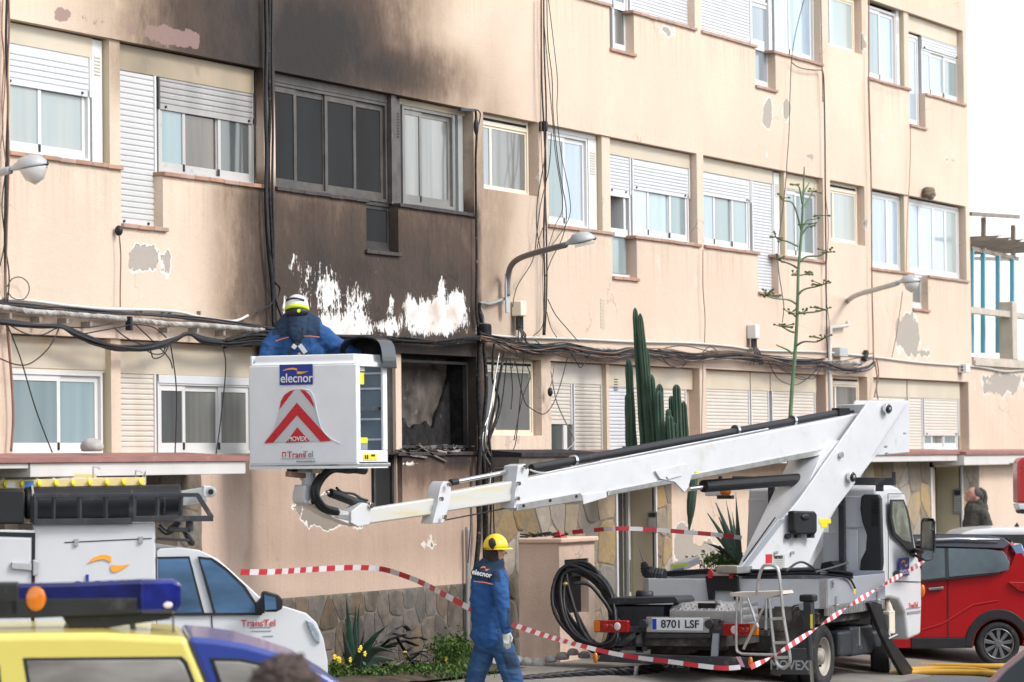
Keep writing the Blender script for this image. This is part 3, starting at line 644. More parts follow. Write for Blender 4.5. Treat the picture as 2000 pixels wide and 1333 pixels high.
# ---- ground floor
H = L0H
panel(-10.54, X(196,680), H-.30, H-.01, box_beige)
window([-10.52, X(107,800), X(190,800)], LED+.0, H-.32, frame_white, [pane_sea, pane_sea], label='tall white sliding window with grey green panes')
b = MB(); b.box((-10.55,.1,H-.32),(X(193),.17,H-.30)); b.build('head_strip', frame_cream, bld); post(X(194,800), X(213,800), LED, H)
panel(X(213,690), -5.87, H-.32, H-.01, box_beige)
shutter(X(217,800), X(289,800), LED+.01, H-.32, shutter_beige, True, .05, handle=False, label='beige narrow shutter closed down to the red ledge')
window([X(298,820), X(352,820), X(421,820), X(481,820)], LED, H-.38, frame_white, [pane_dim, pane_dusk, pane_dusk], label='white three part window reflecting roofs'); panel(X(298,720), X(482,720), H-.40, H-.32, shutter_white, 'bottom_rail')
post(X(482,800), -5.86, LED, H, y0=.08)
# burnt flat: open hole, gutted room
b = MB()
b.box((X(757,780),.06,2.0),(X(768,780),.2,H)); b.build('post', peach, bld, label='scorched post beside the burnt out window')
b = MB(); b.box((-5.6,.10,LED),(X(757),.16,H)); b.build('shuttered_part', frame_char, bld)
b = MB(); frame_rect(b, X(773,790), X(905,790), LED+.05, H-.06, .03, .1, .15); b.build('burnt_frame', frame_char, bld, label='twisted black frame of the burnt out window')
def rough_wall(name, x0, x1, z0, z1, y, m, amp=.05, n=26):
    g = [[Vector((x0+(x1-x0)*i/n, y+noise.noise(Vector((i*.35, j*.35, y)))*amp+noise.noise(Vector((i*1.1, j*1.1, y)))*amp*.4, z0+(z1-z0)*j/n)) for i in range(n+1)] for j in range(n+1)]
    b = MB(); b.loft(g, False, False); return b.build(name, m, bld, smooth=True)
rough_wall('gutted_room_wall', -2.9, -.95, 2.6, H+.1, .36, burnt_plaster, .035); rough_wall('scorched_back', -2.9, -.9, 2.5, H+.1, .46, char, .05)
rn_ = random.Random(77); b = MB(); tp_ = [Vector((-2.95+i*.06, .315, 2.98+.16*noise.noise(Vector((i*.33,2,0)))+.05*noise.noise(Vector((i*1.3,1,0)))+max(0,(i-26)*.07))) for i in range(34)]
b.prism([Vector((-2.95,.315,2.5))]+tp_+[Vector((-.95,.315,2.5))], (0,.03,0)); b.build('char_crust', char, bld)
rough_wall('scorched_reveal', X(906,790), -.90, LED, H, .17, burnt_plaster, .03, 14)
b = MB(); b.box((-2.95,.17,H-.02),(-.9,.8,H+.06)); b.box((-2.95,.17,2.4),(-.9,.8,2.66)); b.box((-.92,.17,2.5),(-.86,.8,H)); b.box((-3.0,.17,2.0),(-2.93,.8,H)); b.build('charred_lining', char, bld)
sill(-2.95, -.9, LED+.0, sill_burnt, out=.03)
b = MB(); frame_rect(b, -3.55, -2.83, 2.0, LED, .05, .09, .15); b.box((-3.3,.1,2.0),(-3.25,.15,LED)); fr = b.build('balcony_door', frame_char, bld); b = MB(); b.box((-3.5,.12,2.03),(-2.88,.125,LED-.03)); b.build('pane', pane_soot, fr)
# flats C, D, E ground floor
panel(1.14, X(1166,720), H-.26, H-.01, shutter_beige)
shutter(1.17, X(1105,800), LED+.33, H-.26, shutter_beige, pitch=.045, handle=False); shutter(X(1112,800), X(1164,800), LED+.01, H-.26, shutter_beige, pitch=.045, handle=False, label='closed beige shutter left of the cactus')
b = MB(); b.box((1.16,.12,LED),(X(1106),.16,LED+.33)); b.build('dark_gap', pane_dim, bld); b = MB(); b.box((X(1092,870),.1,LED),(X(1099,870),.13,LED+.32)); b.build('window_stile', frame_white, bld)
post(X(1166,800), X(1171,800), LED, H); panel(X(1171,720), 5.86, H-.28, H-.01, box_beige); vent(X(1186,725), X(1199,725), H-.26, H-.02, box_beige, 5)
shutter(X(1174,800), X(1216,800), LED+.01, H-.28, shutter_white, pitch=.045, handle=False, label='narrow white shutter in the shade of the cactus'); shutter(X(1222,800), X(1329,800), LED+.01, H-.28, shutter_beige, pitch=.045, handle=False)
post(X(1333,800), 5.89, LED, H, y0=.15)
panel(6.12, X(1455,740), H-.26, H-.01, box_beige); shutter(6.2, X(1453,800), LED+.01, H-.26, shutter_beige, pitch=.045, handle=False)
panel(X(1457,740), X(1494,740), H-.26, H-.01, box_beige); shutter(X(1459,800), X(1491,800), LED+.01, H-.26, shutter_beige, pitch=.045, handle=False)
panel(X(1496,740), X(1585,740), H-.26, H-.01, box_beige); shutter(X(1500,800), X(1582,800), LED+.01, H-.26, shutter_beige, pitch=.045, handle=False); post(X(1586), 10.73, LED, H, y0=.15)
panel(12.8, X(1762,760), H-.28, H-.01, box_beige); shutter(12.86, X(1760,800), LED+.01, H-.28, shutter_beige, pitch=.045, handle=False)
panel(X(1764,760), X(1866,760), H-.28, H-.01, box_beige); shutter(X(1766,800), X(1792,800), LED+.01, H-.28, shutter_beige, pitch=.045, handle=False)
shutter(X(1797,800), X(1863,800), LED+.22, H-.28, shutter_beige, pitch=.045); window([X(1797,870), X(1815,870), X(1838,870), X(1864,870)], LED, LED+.3, frame_white, [pane_sea, pane_dusk], closer=False); post(X(1867), 17.43, LED, H, y0=.15)
# small fittings on the wall
b = MB()
for i in range(9): b.box((X(1149,620),-.006,4.52-i*.042),(X(1157,620),.0,4.545-i*.042))
b.build('wall_grille', box_beige, bld, label='small louvred grille in the plaster')

# ---------------------------------------------------------------- slabs over the entrances
def slab(x0, x1, out, zt, h, rm, fm, nm='entrance_slab', lab=None):
    b = MB(); b.add([(x0,-out,zt-.03),(x1,-out,zt-.03),(x1,0,zt+.012),(x0,0,zt+.012),(x0,-out,zt-.075),(x1,-out,zt-.075),(x1,0,zt-.075),(x0,0,zt-.075)],
        [(0,1,2,3),(4,7,6,5),(0,4,5,1),(1,5,6,2),(3,7,4,0)]); o = b.build('ledge_capping', rm, bld, label=lab)
    b = MB(); b.box((x0,-out+.03,zt-.075-h),(x1-.03,-.002,zt-.077)); b.build(nm, fm, bld, bevel=.006)
sx1 = PY(-.7).P(488, 893).x
slab(-14, PY(-.7).P(65,900).x, .7, LED, .05, slab_red, fascia, lab='faded red capping of the left ledge')
slab(PY(-.7).P(65,900).x+.002, sx1, .7, LED, .125, slab_red, fascia)
slab(-.72, 4.9, .45, LED+.01, .12, slab_red, fascia)
slab(-.74, 1.6, .47, LED+.016, .115, slab_burnt, fascia_sooty, lab='end of the ledge burnt black')
slab(4.902, 15.5, .45, LED, .10, slab_red, fascia)
slab(15.502, 17.9, .55, LED-.01, .16, slab_red, fascia); slab(17.902, 30, .3, LED-.01, .14, slab_red, fascia)

# ---------------------------------------------------------------- crazy paving stones on the wall
def clip(poly, a, b, c):
    out = []
    for i in range(len(poly)):
        p, q = poly[i], poly[(i+1) % len(poly)]; dp = a*p[0]+b*p[1]-c; dq = a*q[0]+b*q[1]-c
        if dp <= 0: out.append(p)
        if dp*dq < 0: t = dp/(dp-dq); out.append((p[0]+(q[0]-p[0])*t, p[1]+(q[1]-p[1])*t))
    return out
def stones(to3, w, h, cell, m, parent, seed, gap=.011, proud=.014, name='stone'):
    """irregular flat stones, each a mesh of its own; to3(u,v,d) gives the point d in front of the wall"""
    rnd = random.Random(seed); nu, nv = max(1, round(w/cell)), max(1, round(h/cell))
    pts = [((i+.5+rnd.uniform(-.42,.42))*w/nu, (j+.5+rnd.uniform(-.42,.42))*h/nv) for i in range(nu) for j in range(nv)]
    for k, p in enumerate(pts):
        poly = [(0,0),(w,0),(w,h),(0,h)]
        for q in pts:
            if q is p or abs(q[0]-p[0])+abs(q[1]-p[1]) > 5*cell: continue
            a, b = q[0]-p[0], q[1]-p[1]; l = math.hypot(a, b); a /= l; b /= l
            poly = clip(poly, a, b, a*(p[0]+q[0])/2+b*(p[1]+q[1])/2-gap/2)
            if not poly: break
        if len(poly) < 3: continue
        cx = sum(v[0] for v in poly)/len(poly); cy = sum(v[1] for v in poly)/len(poly)
        # wobble the outline: cut the corners and add a mid point
        out = []
        for i in range(len(poly)):
            p0, p1 = poly[i], poly[(i+1) % len(poly)]
            for t in ((.16, .5, .84) if math.hypot(p1[0]-p0[0], p1[1]-p0[1]) > .12 else (.3, .7)):
                x = p0[0]+(p1[0]-p0[0])*t; y = p0[1]+(p1[1]-p0[1])*t; s = 1-rnd.uniform(0, .055); out.append((cx+(x-cx)*s, cy+(y-cy)*s))
        d = proud*rnd.uniform(.5, 1.15); ti = rnd.uniform(-.02,.02); tj = rnd.uniform(-.02,.02)
        n = len(out); V = [to3(x, y, -.02) for x, y in out]+[to3(x, y, d*.6) for x, y in out]+[to3(cx+(x-cx)*.9, cy+(y-cy)*.9, d+ti*(x-cx)+tj*(y-cy)) for x, y in out]
        b = MB(); b.add(V, [(i, (i+1) % n, (i+1) % n+n, i+n) for i in range(n)]+[(i+n, (i+1) % n+n, (i+1) % n+2*n, i+2*n) for i in range(n)]+[tuple(range(2*n, 3*n))])
        b.build(name, m, parent)
def stone_wall(x0, x1, z0, z1, cell, m, seed, y=0., mort=True, proud=.012):
    if mort: b = MB(); b.box((x0,y-.006,z0),(x1,y+.25,z1)); mo = b.build('stone_cladding', mortar, bld)
    stones(lambda u, v, d: Vector((x0+u, y-.006-d, z0+v)), x1-x0, z1-z0, cell, m, mo)if False else stones(lambda u, v, d: Vector((x0+u, y-.006-d, z0+v)), x1-x0, z1-z0, cell, m, mo, seed, proud=proud)
stone_wall(-7.2, -.76, .0, 1.2, .30, stone_grey, 1, proud=.012)
stone_wall(-.74, 3.0, .0, 2.58, .42, stone_m, 2)
stone_wall(4.30, 4.84, .1, 2.58, .30, stone_m, 3)
stone_wall(10.9, 15.35, .0, 2.58, .46, stone_m, 4)
stone_wall(16.95, 17.88, .0, 2.45, .34, stone_m, 5)
stone_wall(-14, -10.7, .0, 2.55, .4, stone_grey, 6); stone_wall(-8.35, -7.2, 0, 2.5, .36, stone_grey, 7)
stone_wall(4.86, 6.6, .0, .75, .3, stone_grey, 8, y=-.01)
# charred foot of the wall next to the cable drop
b = MB(); b.box((-.80,-.03,1.2),(-.70,.1,LED-.1)); b.build('charred_corner', frame_char, bld)
# ---------------------------------------------------------------- entrances
def entrance(x0, x1, zt, dep, dxs, lab):
    b = MB(); b.box((x0,dep,0),(x1,dep+.05,zt)); b.box((x0,.0,zt),(x1,dep,zt+.08)); b.box((x1-.012,.0,0),(x1,dep,zt)); b.box((x0,.0,0),(x0+.012,dep,zt)); w_ = b.build('porch_lining', cream_wall, bld, label=lab)
    for xa, xb in ((x0-.02, x0+.03), (x1-.012, x1+.03)): b = MB(); b.box((xa,-.03,0),(xb,.02,zt)); b.build('door_casing', frame_white, bld)
    b = MB(); frame_rect(b, dxs[0], dxs[1], .1, zt-.05, .07, dep-.05, dep-.002); dr = b.build('entrance_door', frame_white, bld)
    b = MB(); b.box((dxs[0]+.1,dep-.03,.15),(dxs[1]-.1,dep-.02,zt-.1)); b.build('pane', dark_glass, dr)
    b = MB(); b.box((dxs[0]+.25,dep-.06,.9),(dxs[0]+.28,dep-.05,1.3)); b.build('door_handle', chrome, dr)
e0, e1 = X(1199,1050), PY(0).P(1294,1050).x
print('ENTR', e0, e1)
entrance(3.02, 4.28, 2.56, .36, (3.93, 4.24), 'cream panelled porch with an entry phone')
b = MB(); b.box((3.5,.28,0),(3.92,.32,2.5)); b.build('open_leaf', door_dark, bld)
entrance(15.38, 16.93, 2.40, .42, (16.34, 16.78), 'cream porch at the far entrance')
def intercom(px0, px1, py0, py1, xw, rows, lab):
    p = PX(xw); a = p.P(px0, py0); c = p.P(px1, py1)
    t = thing('entry_phone', a, lab, 'entry phone'); b = MB(); b.box((xw-.015, a.y, c.z), (xw-.001, c.y, a.z)); b.build('face_plate', alu, t, bevel=.003)
    b = MB(); n = rows
    for i in range(n):
        z = a.z+(c.z-a.z)*(.32+.6*i/n); b.box((xw-.02, a.y+(c.y-a.y)*.15, z), (xw-.014, a.y+(c.y-a.y)*.8, z-.012))
    b.build('button', print_white, t); b = MB(); b.box((xw-.018, a.y+(c.y-a.y)*.12, a.z+(c.z-a.z)*.06), (xw-.014, a.y+(c.y-a.y)*.85, a.z+(c.z-a.z)*.25)); b.build('loudspeaker', steel_dark, t)
intercom(1265, 1285, 1000, 1041, 4.262, 7, 'grey entry phone in the porch right behind the truck bed')
intercom(1862, 1879, 955, 1005, 16.90, 6, 'silver entry phone beside the bald man looking up')
# ---------------------------------------------------------------- terrace, balustrade and pergola beyond the corner
ter = thing('terrace_balustrade', (19, 0, 4), 'stone coloured balustrade on the low terrace at the far right', 'balustrade')
b = MB(); b.box((17.63,-.06,4.02),(30,.2,4.10)); b.box((17.63,-.03,4.1),(30,.17,4.16)); b.box((17.63,.0,4.86),(30,.14,4.96)); b.build('rail', baluster_m, ter)
x = 17.86
k = 0
while x < 26:
    if k % 9 == 6: b = MB(); b.box((x-.14,-.04,4.16),(x+.14,.2,5.12)); b.build('pier', baluster_m, ter, bevel=.01)
    else:
        b = MB(); pr = [(0,.075),(.03,.075),(.05,.05),(.10,.04),(.25,.085),(.38,.06),(.46,.035),(.56,.06),(.62,.04),(.66,.07),(.70,.07)]
        b.wheel((x,.08,4.16), (0,0,1), pr, 10); b.build('baluster', baluster_m, ter, smooth=True)
    x += .34; k += 1
per = thing('pergola', (20, 1.2, 4.1), 'weathered grey timber pergola on turquoise posts at the far right', 'pergola')
pl = PY(.45)
def pp(px, py, y=.45): return PY(y).P(px, py)
for px0, py0, py1, mm_ in ((1921,425,495,wood_grey),(1979,440,505,wood_grey),(1920,492,690,blue_wood),(1949,498,690,blue_wood),(1977,505,700,blue_wood),(1898,485,690,blue_wood)):
    a = pp(px0, py0); c = pp(px0, py1); b = MB(); b.bar(a, c, .075, .075, (1,0,0)); b.build('post', mm_, per, bevel=.006)
for px0, px1, py0, py1, yy in ((1896,1990,418,424,.3),(1896,1988,486,506,.45),(1896,1975,505,507,1.5),(1896,1975,600,612,.45)):
    a = pp(px0, py0, yy); c = pp(px1, py1, yy); b = MB(); b.bar(a, c, .05, .07 if py0 < 600 else .025); b.build('beam', wood_grey, per, bevel=.005)
for k in range(7):
    x = 17.75+k*.62; b = MB(); b.add([(x,-.25,6.02),(x+.06,-.25,6.02),(x+.06,2.2,6.02),(x,2.2,6.02),(x,-.5,6.10),(x+.04,-.5,6.10),(x+.04,2.2,6.10),(x,2.2,6.10)],[(0,3,2,1),(4,5,6,7),(0,1,5,4),(1,2,6,5),(2,3,7,6),(3,0,4,7)]); b.build('rafter', wood_grey, per)

# ---------------------------------------------------------------- ground
b = MB(); prof = [(-400,0),(-40,0),(-4.2,0)]
b.loft([[Vector((xx,yy,zz)) for yy, zz in prof] for xx in (-500,-14,60,500)], False, False); b.build('road', asphalt, kind='structure')
b = MB(); prof = [(-4.2,.0),(-4.18,.10),(-4.0,.12),(-1.0,.26),(0,.28)]
b.loft([[Vector((xx,yy,zz)) for yy, zz in prof] for xx in [-60+i*10 for i in range(17)]], False, False) if False else None
b.loft([[Vector((xx,yy,zz)) for yy, zz in [(-4.2,-.01),(-3.4,.09),(-1.6,.30),(.3,.34)]] for xx in (-60,-14,40,100)], False, False); b.build('pavement', pavement_m, kind='structure')
b = MB(); b.box((-500,6,-.05),(500,400,-.01)); b.build('ground', soil, kind='structure')
def gz(y): return 0 if y < -4.2 else -.01+(y+4.2)/3.2*.27 if y < -1 else .26
b = MB(); g = [[Vector((-7.5+i*.3, -1.25+j*.31+noise.noise(Vector((i*.4,j,0)))*.12, .34+.05*(j > 0)+noise.noise(Vector((i*.7,j*.7,3)))*.04)) for i in range(18)] for j in range(5)]
b.loft(g, False, False); b.build('planting_bed', soil, kind='structure', smooth=True)
# ---------------------------------------------------------------- aerial platform truck
trk = thing('aerial_platform_truck', (0, -2.8, 0), 'white truck with a jointed boom lifting a square basket to the burnt flat', 'truck')
YS, YL = -3.9, -1.72                  # right and left side of the load bed
XR = -1.75                            # rear of the chassis
S_ = PY(YS); RR = PX(XR); BR = PX(-.2)
def polyp(pl, pts, th, name, m, parent, bevel=0, off=0, **k):
    b = MB(); b.prism([pl.P(x, y, off) for x, y in pts], -pl.n*th); return b.build(name, m, parent, bevel=bevel, **k)
def boxp(pl, x0, y0, x1, y1, th, name, m, parent, bevel=0, off=0, **k):
    a = pl.P(x0, (y0+y1)/2, off); c = pl.P(x1, (y0+y1)/2, off); zt = pl.P((x0+x1)/2, y0, off).z; zb = pl.P((x0+x1)/2, y1, off).z
    b = MB(); b.prism([Vector((a.x,a.y,zb)), Vector((c.x,c.y,zb)), Vector((c.x,c.y,zt)), Vector((a.x,a.y,zt))], -pl.n*th); return b.build(name, m, parent, bevel=bevel, **k)
# load bed: floor, four drop sides with hinges
zt = S_.P(1660,1127).z; zb = S_.P(1660,1179).z
b = MB(); b.box((-.18,YS+.03,zb-.0),(1.78,YL-.03,zb+.05)); b.build('bed_floor', grey_panel, trk)
b = MB(); b.box((-.17,YS,zb),(1.78,YS+.03,zt)); b.build('side_board', grey_panel, trk, bevel=.006, label='grey right side board of the load bed')
b = MB(); b.box((-.17,YL-.03,zb),(1.78,YL,zt)); b.build('side_board', alu, trk, bevel=.006)
b = MB(); b.box((-.2,YS,zb-.03),(-.171,YL,zt)); b.build('tail_board', truck_white, trk, bevel=.006)
b = MB(); b.box((1.785,YS,zb),(1.81,YL,zt+.03)); b.build('head_board', grey_panel, trk, bevel=.006)
b = MB(); b.box((-.21,YS-.006,zb-.02),(-.16,YS+.07,zt+.005)); b.build('corner_post', alu, trk, bevel=.004)
b = MB(); b.box((-.21,YL-.07,zb-.02),(-.16,YL+.006,zt+.005)); b.build('corner_post', alu, trk, bevel=.004)
# ribbed rail below the side board
b = MB()
for i in range(34): b.box((-.15+i*.057,YS-.004,zb-.10),(-.15+i*.057+.03,YS+.012,zb-.012))
b.box((-.16,YS+.008,zb-.11),(1.78,YS+.04,zb-.0)); b.build('ribbed_rail', alu, trk)
for x in (.1, 1.5):
    b = MB(); b.box((x-.02,YS-.02,zb-.08),(x+.02,YS-.004,zb+.1)); b.cyl((x-.03,YS-.02,zb),(x+.03,YS-.02,zb),.014,8); b.build('hinge', alu, trk)
b = MB(); b.box((-.05,YS-.016,zt-.10),(.0,YS,zt-.02)); b.cyl((-.03,YS-.03,zt-.05),(-.03,YS,zt-.05),.015,8); b.build('board_latch', chrome, trk)
b = MB(); b.box((.72,YS-.004,zt-.20),(.76,YS,zt-.13)); b.build('warning_label', yellow_sticker, trk)
# chassis
b = MB(); b.box((XR+.1,-3.2,.62),(3.4,-3.05,.82)); b.box((XR+.1,-2.5,.62),(3.4,-2.35,.82)); b.box((-.2,YS+.1,zb-.2),(1.8,YL-.1,zb-.03)); b.build('chassis_frame', chassis, trk)
b = MB(); b.box((-.7,-3.5,.45),(1.7,-2.2,.7)); b.cyl((-.4,-3.6,.38),(-.4,-2.0,.38),.09,12); b.ell((-.4,-2.8,.38),(.22,.2,.2)); b.box((1.0,-3.4,.35),(2.1,-2.3,.6)); b.build('axle_and_gearbox', chassis, trk)
# wheels
def truck_wheel(c, face, r, wd, rimm, name='wheel', dish=.10):
    c = Vector(c); ax_ = Vector(face).normalized()
    t = MB(); t.wheel(c, ax_, [(-wd/2,r*.6),(-wd/2,r*.93),(-wd/2+.02,r*.985),(-wd/4,r),(wd/4,r),(wd/2-.02,r*.985),(wd/2,r*.93),(wd/2,r*.6),(-wd/2,r*.6)], 40)
    o = t.build(name, rubber, trk, smooth=True)
    t = MB(); t.wheel(c, ax_, [(wd/2-.005,r*.62),(wd/2-.004,r*.57),(wd/2-.03,r*.55),(wd/2-dish,r*.46),(wd/2-dish-.01,r*.28),(wd/2-.02,r*.24),(wd/2-.01,r*.0001)], 32); t.build('rim', rimm, o, smooth=True)
    t = MB(); u = ax_.cross(Vector((0,0,1))).normalized(); v = u.cross(ax_)
    for k in range(6):
        a = 2*math.pi*k/6; q = c+ax_*(wd/2-dish)+(u*math.cos(a)+v*math.sin(a))*r*.34; t.cyl(q, q+ax_*.03, .016, 6)
    t.build('wheel_nuts', steel_dark, o)
    return o
rw = PY(-3.78).P(1607, 1297)
truck_wheel((rw.x, -3.70, .36), (0,-1,0), .36, .20, rim_steel, dish=.09); truck_wheel((rw.x, -3.48, .36), (0,-1,0), .36, .19, rim_steel)
truck_wheel((rw.x, -1.95, .36), (0,1,0), .36, .20, rim_steel); truck_wheel((rw.x, -2.17, .36), (0,1,0), .36, .19, rim_steel)
fw = Vector((2.42, -3.62, .36)); sd = Vector((.30,-1,0))
truck_wheel(fw, sd, .37, .21, mat('hub_cap', (.45,.45,.46), .35, .5, .05), dish=-.02); truck_wheel((2.42,-2.0,.36), (-.3,1,0), .37, .21, rim_steel)
# mud flaps with their lettering
def flap(x0, y0, x1, y1, xx, lab):
    p = PX(xx); o = boxp(p, x0, y0, x1, y1, .02, 'mud_flap', flap_rubber, trk, bevel=.012, label=lab)
    c = p.P((x0+x1)/2, (y0+y1)/2+(y1-y0)*.16); text('MOVEX', .145, c+Vector((-.006,0,0)), (0,-1,0), (0,0,1), print_grey2, o, bold=.003, sx=.9)
    return o
lens_glow = mat('lens_glow', (.40,.015,.012), .2, 0, .1, coat=1)
flap_rubber = mat('flap_rubber', (.075,.075,.075), .6, 0, .1, dirt=(.14,.13,.12), ds=7)
print_grey2 = mat('print_light_grey', (.40,.41,.41), .5, 0, .05)
flap(1504, 1266, 1580, 1318, -.92, 'right mud flap with pale lettering'); flap(1275, 1262, 1346, 1314, -.92, 'left mud flap half hidden by the bumper bar')
polyp(PX(-.9), [(1504,1266),(1578,1266),(1578,1240),(1600,1200),(1560,1185),(1512,1185)], .03, 'wheel_guard', chassis, trk)
# battery and fuel boxes along the right side
for x0, x1, y0, y1, m_ in ((1640,1665,1232,1282,bin_plastic),(1664,1706,1222,1280,bin_plastic),(1708,1722,1232,1268,steel_dark)):
    boxp(PY(-3.78), x0, y0, x1, y1, .5, 'side_tank', m_, trk, bevel=.04, seg=3)
b = MB(); a = PY(-3.8).P(1679, 1225); b.box((a.x-.02,-3.80,.42),(a.x+.02,-3.77,a.z)); b.build('tank_strap', alu, trk)
b = MB(); a = PY(-3.7).P(1735,1180); b.tube([a+Vector((-.04,0,.05)),a+Vector((0,0,-.1))],[.03,.07],8); b.box((a.x-.1,-3.75,a.z-.35),(a.x+.1,-3.55,a.z-.08)); b.build('washer_bottle', frame_cream, trk, bevel=.02)
for px_, py_ in ((1617,1196),(1719,1181)):
    a = PY(-3.86).P(px_, py_); b = MB(); b.ell(a, (.03,.02,.035)); b.build('side_marker', lens_orange, trk, smooth=True)
# rear: lamp bar, lamps, plate, bumper bar and its brackets
boxp(RR, 1225, 1224, 1262, 1234, .06, 'lamp_bar', steel_dark, trk); boxp(RR, 1388, 1232, 1500, 1242, .06, 'lamp_bar', steel_dark, trk)
def lamp(x0, y0, x1, y1, order, lab):
    o = boxp(RR, x0, y0, x1, y1, .06, 'tail_lamp', lens_red, trk, bevel=.014, seg=3, off=.055, label=lab)
    wd = x1-x0; a, c, mc, e = order
    boxp(RR, x0+wd*a-1, y0+1, x0+wd*c+1, y1-1, .061, 'indicator_lens', lens_orange, o, bevel=.012, off=.0575)
    p = RR.P(x0+wd*mc, (y0+y1)/2, .06); b = MB(); b.ell(p, (.008,.04,.045)); b.build('reversing_lens', lens_clear, o, smooth=True)
    for q in e:
        p = RR.P(x0+wd*q, (y0+y1)/2, .058); b = MB(); b.ell(p, (.004,.032,.03)); b.build('bulb_reflector', lens_glow, o, smooth=True)
    return o
lamp(1160, 1212, 1227, 1236, (0,.17,.68,(.33,.48)), 'left tail lamp with the orange end outwards'); lamp(1411, 1218, 1478, 1243, (.80,1,.34,(.55,.7)), 'right tail lamp beside the folding steps')
o = boxp(RR, 1262, 1206, 1384, 1236, .05, 'plate_housing', alu, trk, bevel=.006, off=.03)
pz = boxp(RR, 1273, 1208, 1373, 1232, .01, 'number_plate', seal_grey, trk, off=.04, bevel=.004)
boxp(RR, 1274, 1209, 1282, 1230, .01, 'country_strip', mat('plate_blue', (.01,.06,.45), .4), pz, off=.043)
c = RR.P(1328, 1220, .046); text('8701 LSF', .118, c, (0,-1,0), (0,0,1), print_black, pz, bold=.0015, sx=1.02)
for q in (1258, 1386):
    p = RR.P(q, 1219, .03); b = MB(); b.cyl(p+Vector((-.04,0,0)), p+Vector((.02,0,0)), .05, 16); b.build('reflector_cap', bin_plastic, trk, bevel=.008)
PB = PX(-1.95)
polyp(PB, [(1176,1275.5),(1463,1285),(1461,1306),(1165,1292.6)], .05, 'bumper_bar', steel_dark, trk, bevel=.008, label='low black bumper bar across the rear')
for q, w_ in ((1163, 1285), (1466, 1294)):
    p = PB.P(q, w_, .02); b = MB(); b.ell(p, (.02,.028,.06)); b.build('side_marker', lens_orange, trk, smooth=True)
for pts in ([(1196,1262),(1196,1270),(1262,1272),(1262,1264)], [(1196,1266),(1243,1232),(1256,1232),(1216,1266)], [(1242,1236),(1254,1236),(1254,1275),(1242,1275)], [(1392,1238),(1404,1238),(1400,1282),(1388,1282)], [(1262,1238),(1388,1238),(1388,1246),(1262,1246)]):
    polyp(PX(-1.78), pts, .04, 'bumper_bracket', grey_panel if pts[0][1] < 1245 and pts[0][0] > 1300 else steel_dark, trk)
b = MB(); b.box((-1.7,-3.3,.55),(-.3,-2.3,.8)); b.box((-1.66,-3.2,.62),(-1.6,-2.45,.84)); b.build('rear_crossmember', chassis, trk)
boxp(PX(-1.3), 1272, 1266, 1342, 1276, .3, 'rear_step', chassis, trk); boxp(PX(-1.5), 1262, 1244, 1404, 1270, .3, 'rear_beam', chassis, trk)
# checker plate tool box
PT = PX(-1.5)
b = MB(); y0 = PT.P(1308,1190).y; y1 = PT.P(1445,1190).y; z0 = PT.P(1376,1236).z; z1 = PT.P(1376,1194).z; z2 = PT.P(1376,1179).z
b.loft([[Vector((-1.5,y,z0)),Vector((-1.5,y,z1)),Vector((-1.38,y,z2)),Vector((-.95,y,z2)),Vector((-.95,y,z0))] for y in (y0,y1)], True, True); tb = b.build('tool_box', checker, trk, label='checker plate tool box above the number plate')
p = PT.P(1376,1188,.02); b = MB(); b.box((-1.46,p.y-.10,z1+.02),(-1.42,p.y+.10,z2-.0)); b.build('latch_recess', char, tb); b = MB(); b.cyl(PT.P(1395,1180)+Vector((.12,0,0)),PT.P(1395,1174)+Vector((.12,0,0)),.035,14); b.build('filler_cap', alu, tb)
# folding steps at the rear right corner
st = MB(); PS = PX(-1.9)
def pth(pts, off=0): return spline([PS.P(x, y, off) for x, y in pts], 5)
stp = MB(); stp.tube(pth([(1478,1160),(1482,1130),(1490,1108),(1503,1104),(1518,1110),(1524,1140),(1530,1200),(1538,1250),(1543,1285),(1541,1298),(1530,1304),(1520,1300),(1515,1285),(1508,1230),(1503,1170)]), .018, 8)
fr = stp.build('folding_steps', alu, trk, label='tubular aluminium steps folded at the rear corner')
polyp(PS, [(1425,1158),(1525,1155),(1528,1161),(1500,1168),(1428,1165)], .35, 'step_tread', mat('tread_dusty', (.55,.49,.42), .7, 0, .1), fr)
for pts in ([(1440,1166),(1438,1260),(1445,1275),(1460,1278),(1515,1279)],[(1447,1166),(1448,1218)],[(1497,1168),(1496,1230)],[(1461,1168),(1480,1225)],[(1494,1182),(1452,1268)]):
    b = MB(); b.tube(pth(pts), .016, 8); b.build('step_tube', alu, fr)
for y in (1208, 1255, 1284):
    b = MB(); b.bar(PS.P(1508+(y-1208)*.1,y+1), PS.P(1533+(y-1208)*.1,y), .05, .03); b.build('rung', alu, fr)
# hydraulic stabiliser column behind the rear corner
PH = PX(-1.35)
boxp(PH, 1560, 1162, 1588, 1176, .16, 'stabiliser_cap', black_plastic, trk, bevel=.02); boxp(PH, 1568, 1176, 1584, 1232, .12, 'stabiliser_body', steel_dark, trk, bevel=.008)
boxp(PH, 1561, 1178, 1569, 1192, .06, 'valve_block', alu, trk); boxp(PH, 1582.5, 1200, 1586.5, 1228, .005, 'warning_label', yellow_sticker, trk, off=.004)
b = MB(); b.tube([PH.P(1578,1232), PH.P(1583,1290)], .035, 10); b.build('stabiliser_tube', steel_dark, trk); b = MB(); b.tube([PH.P(1583,1290), PH.P(1590,1375)], .022, 10); b.build('piston_rod', chrome, trk)
for pts in ([(1563,1190),(1550,1196),(1546,1225),(1528,1234),(1500,1232)],[(1566,1200),(1572,1220),(1580,1260),(1577,1290)],[(1560,1182),(1548,1186),(1548,1205)]):
    b = MB(); b.tube(spline([PH.P(x,y) for x,y in pts]), .008, 6); b.build('hydraulic_hose', cable_black, trk)
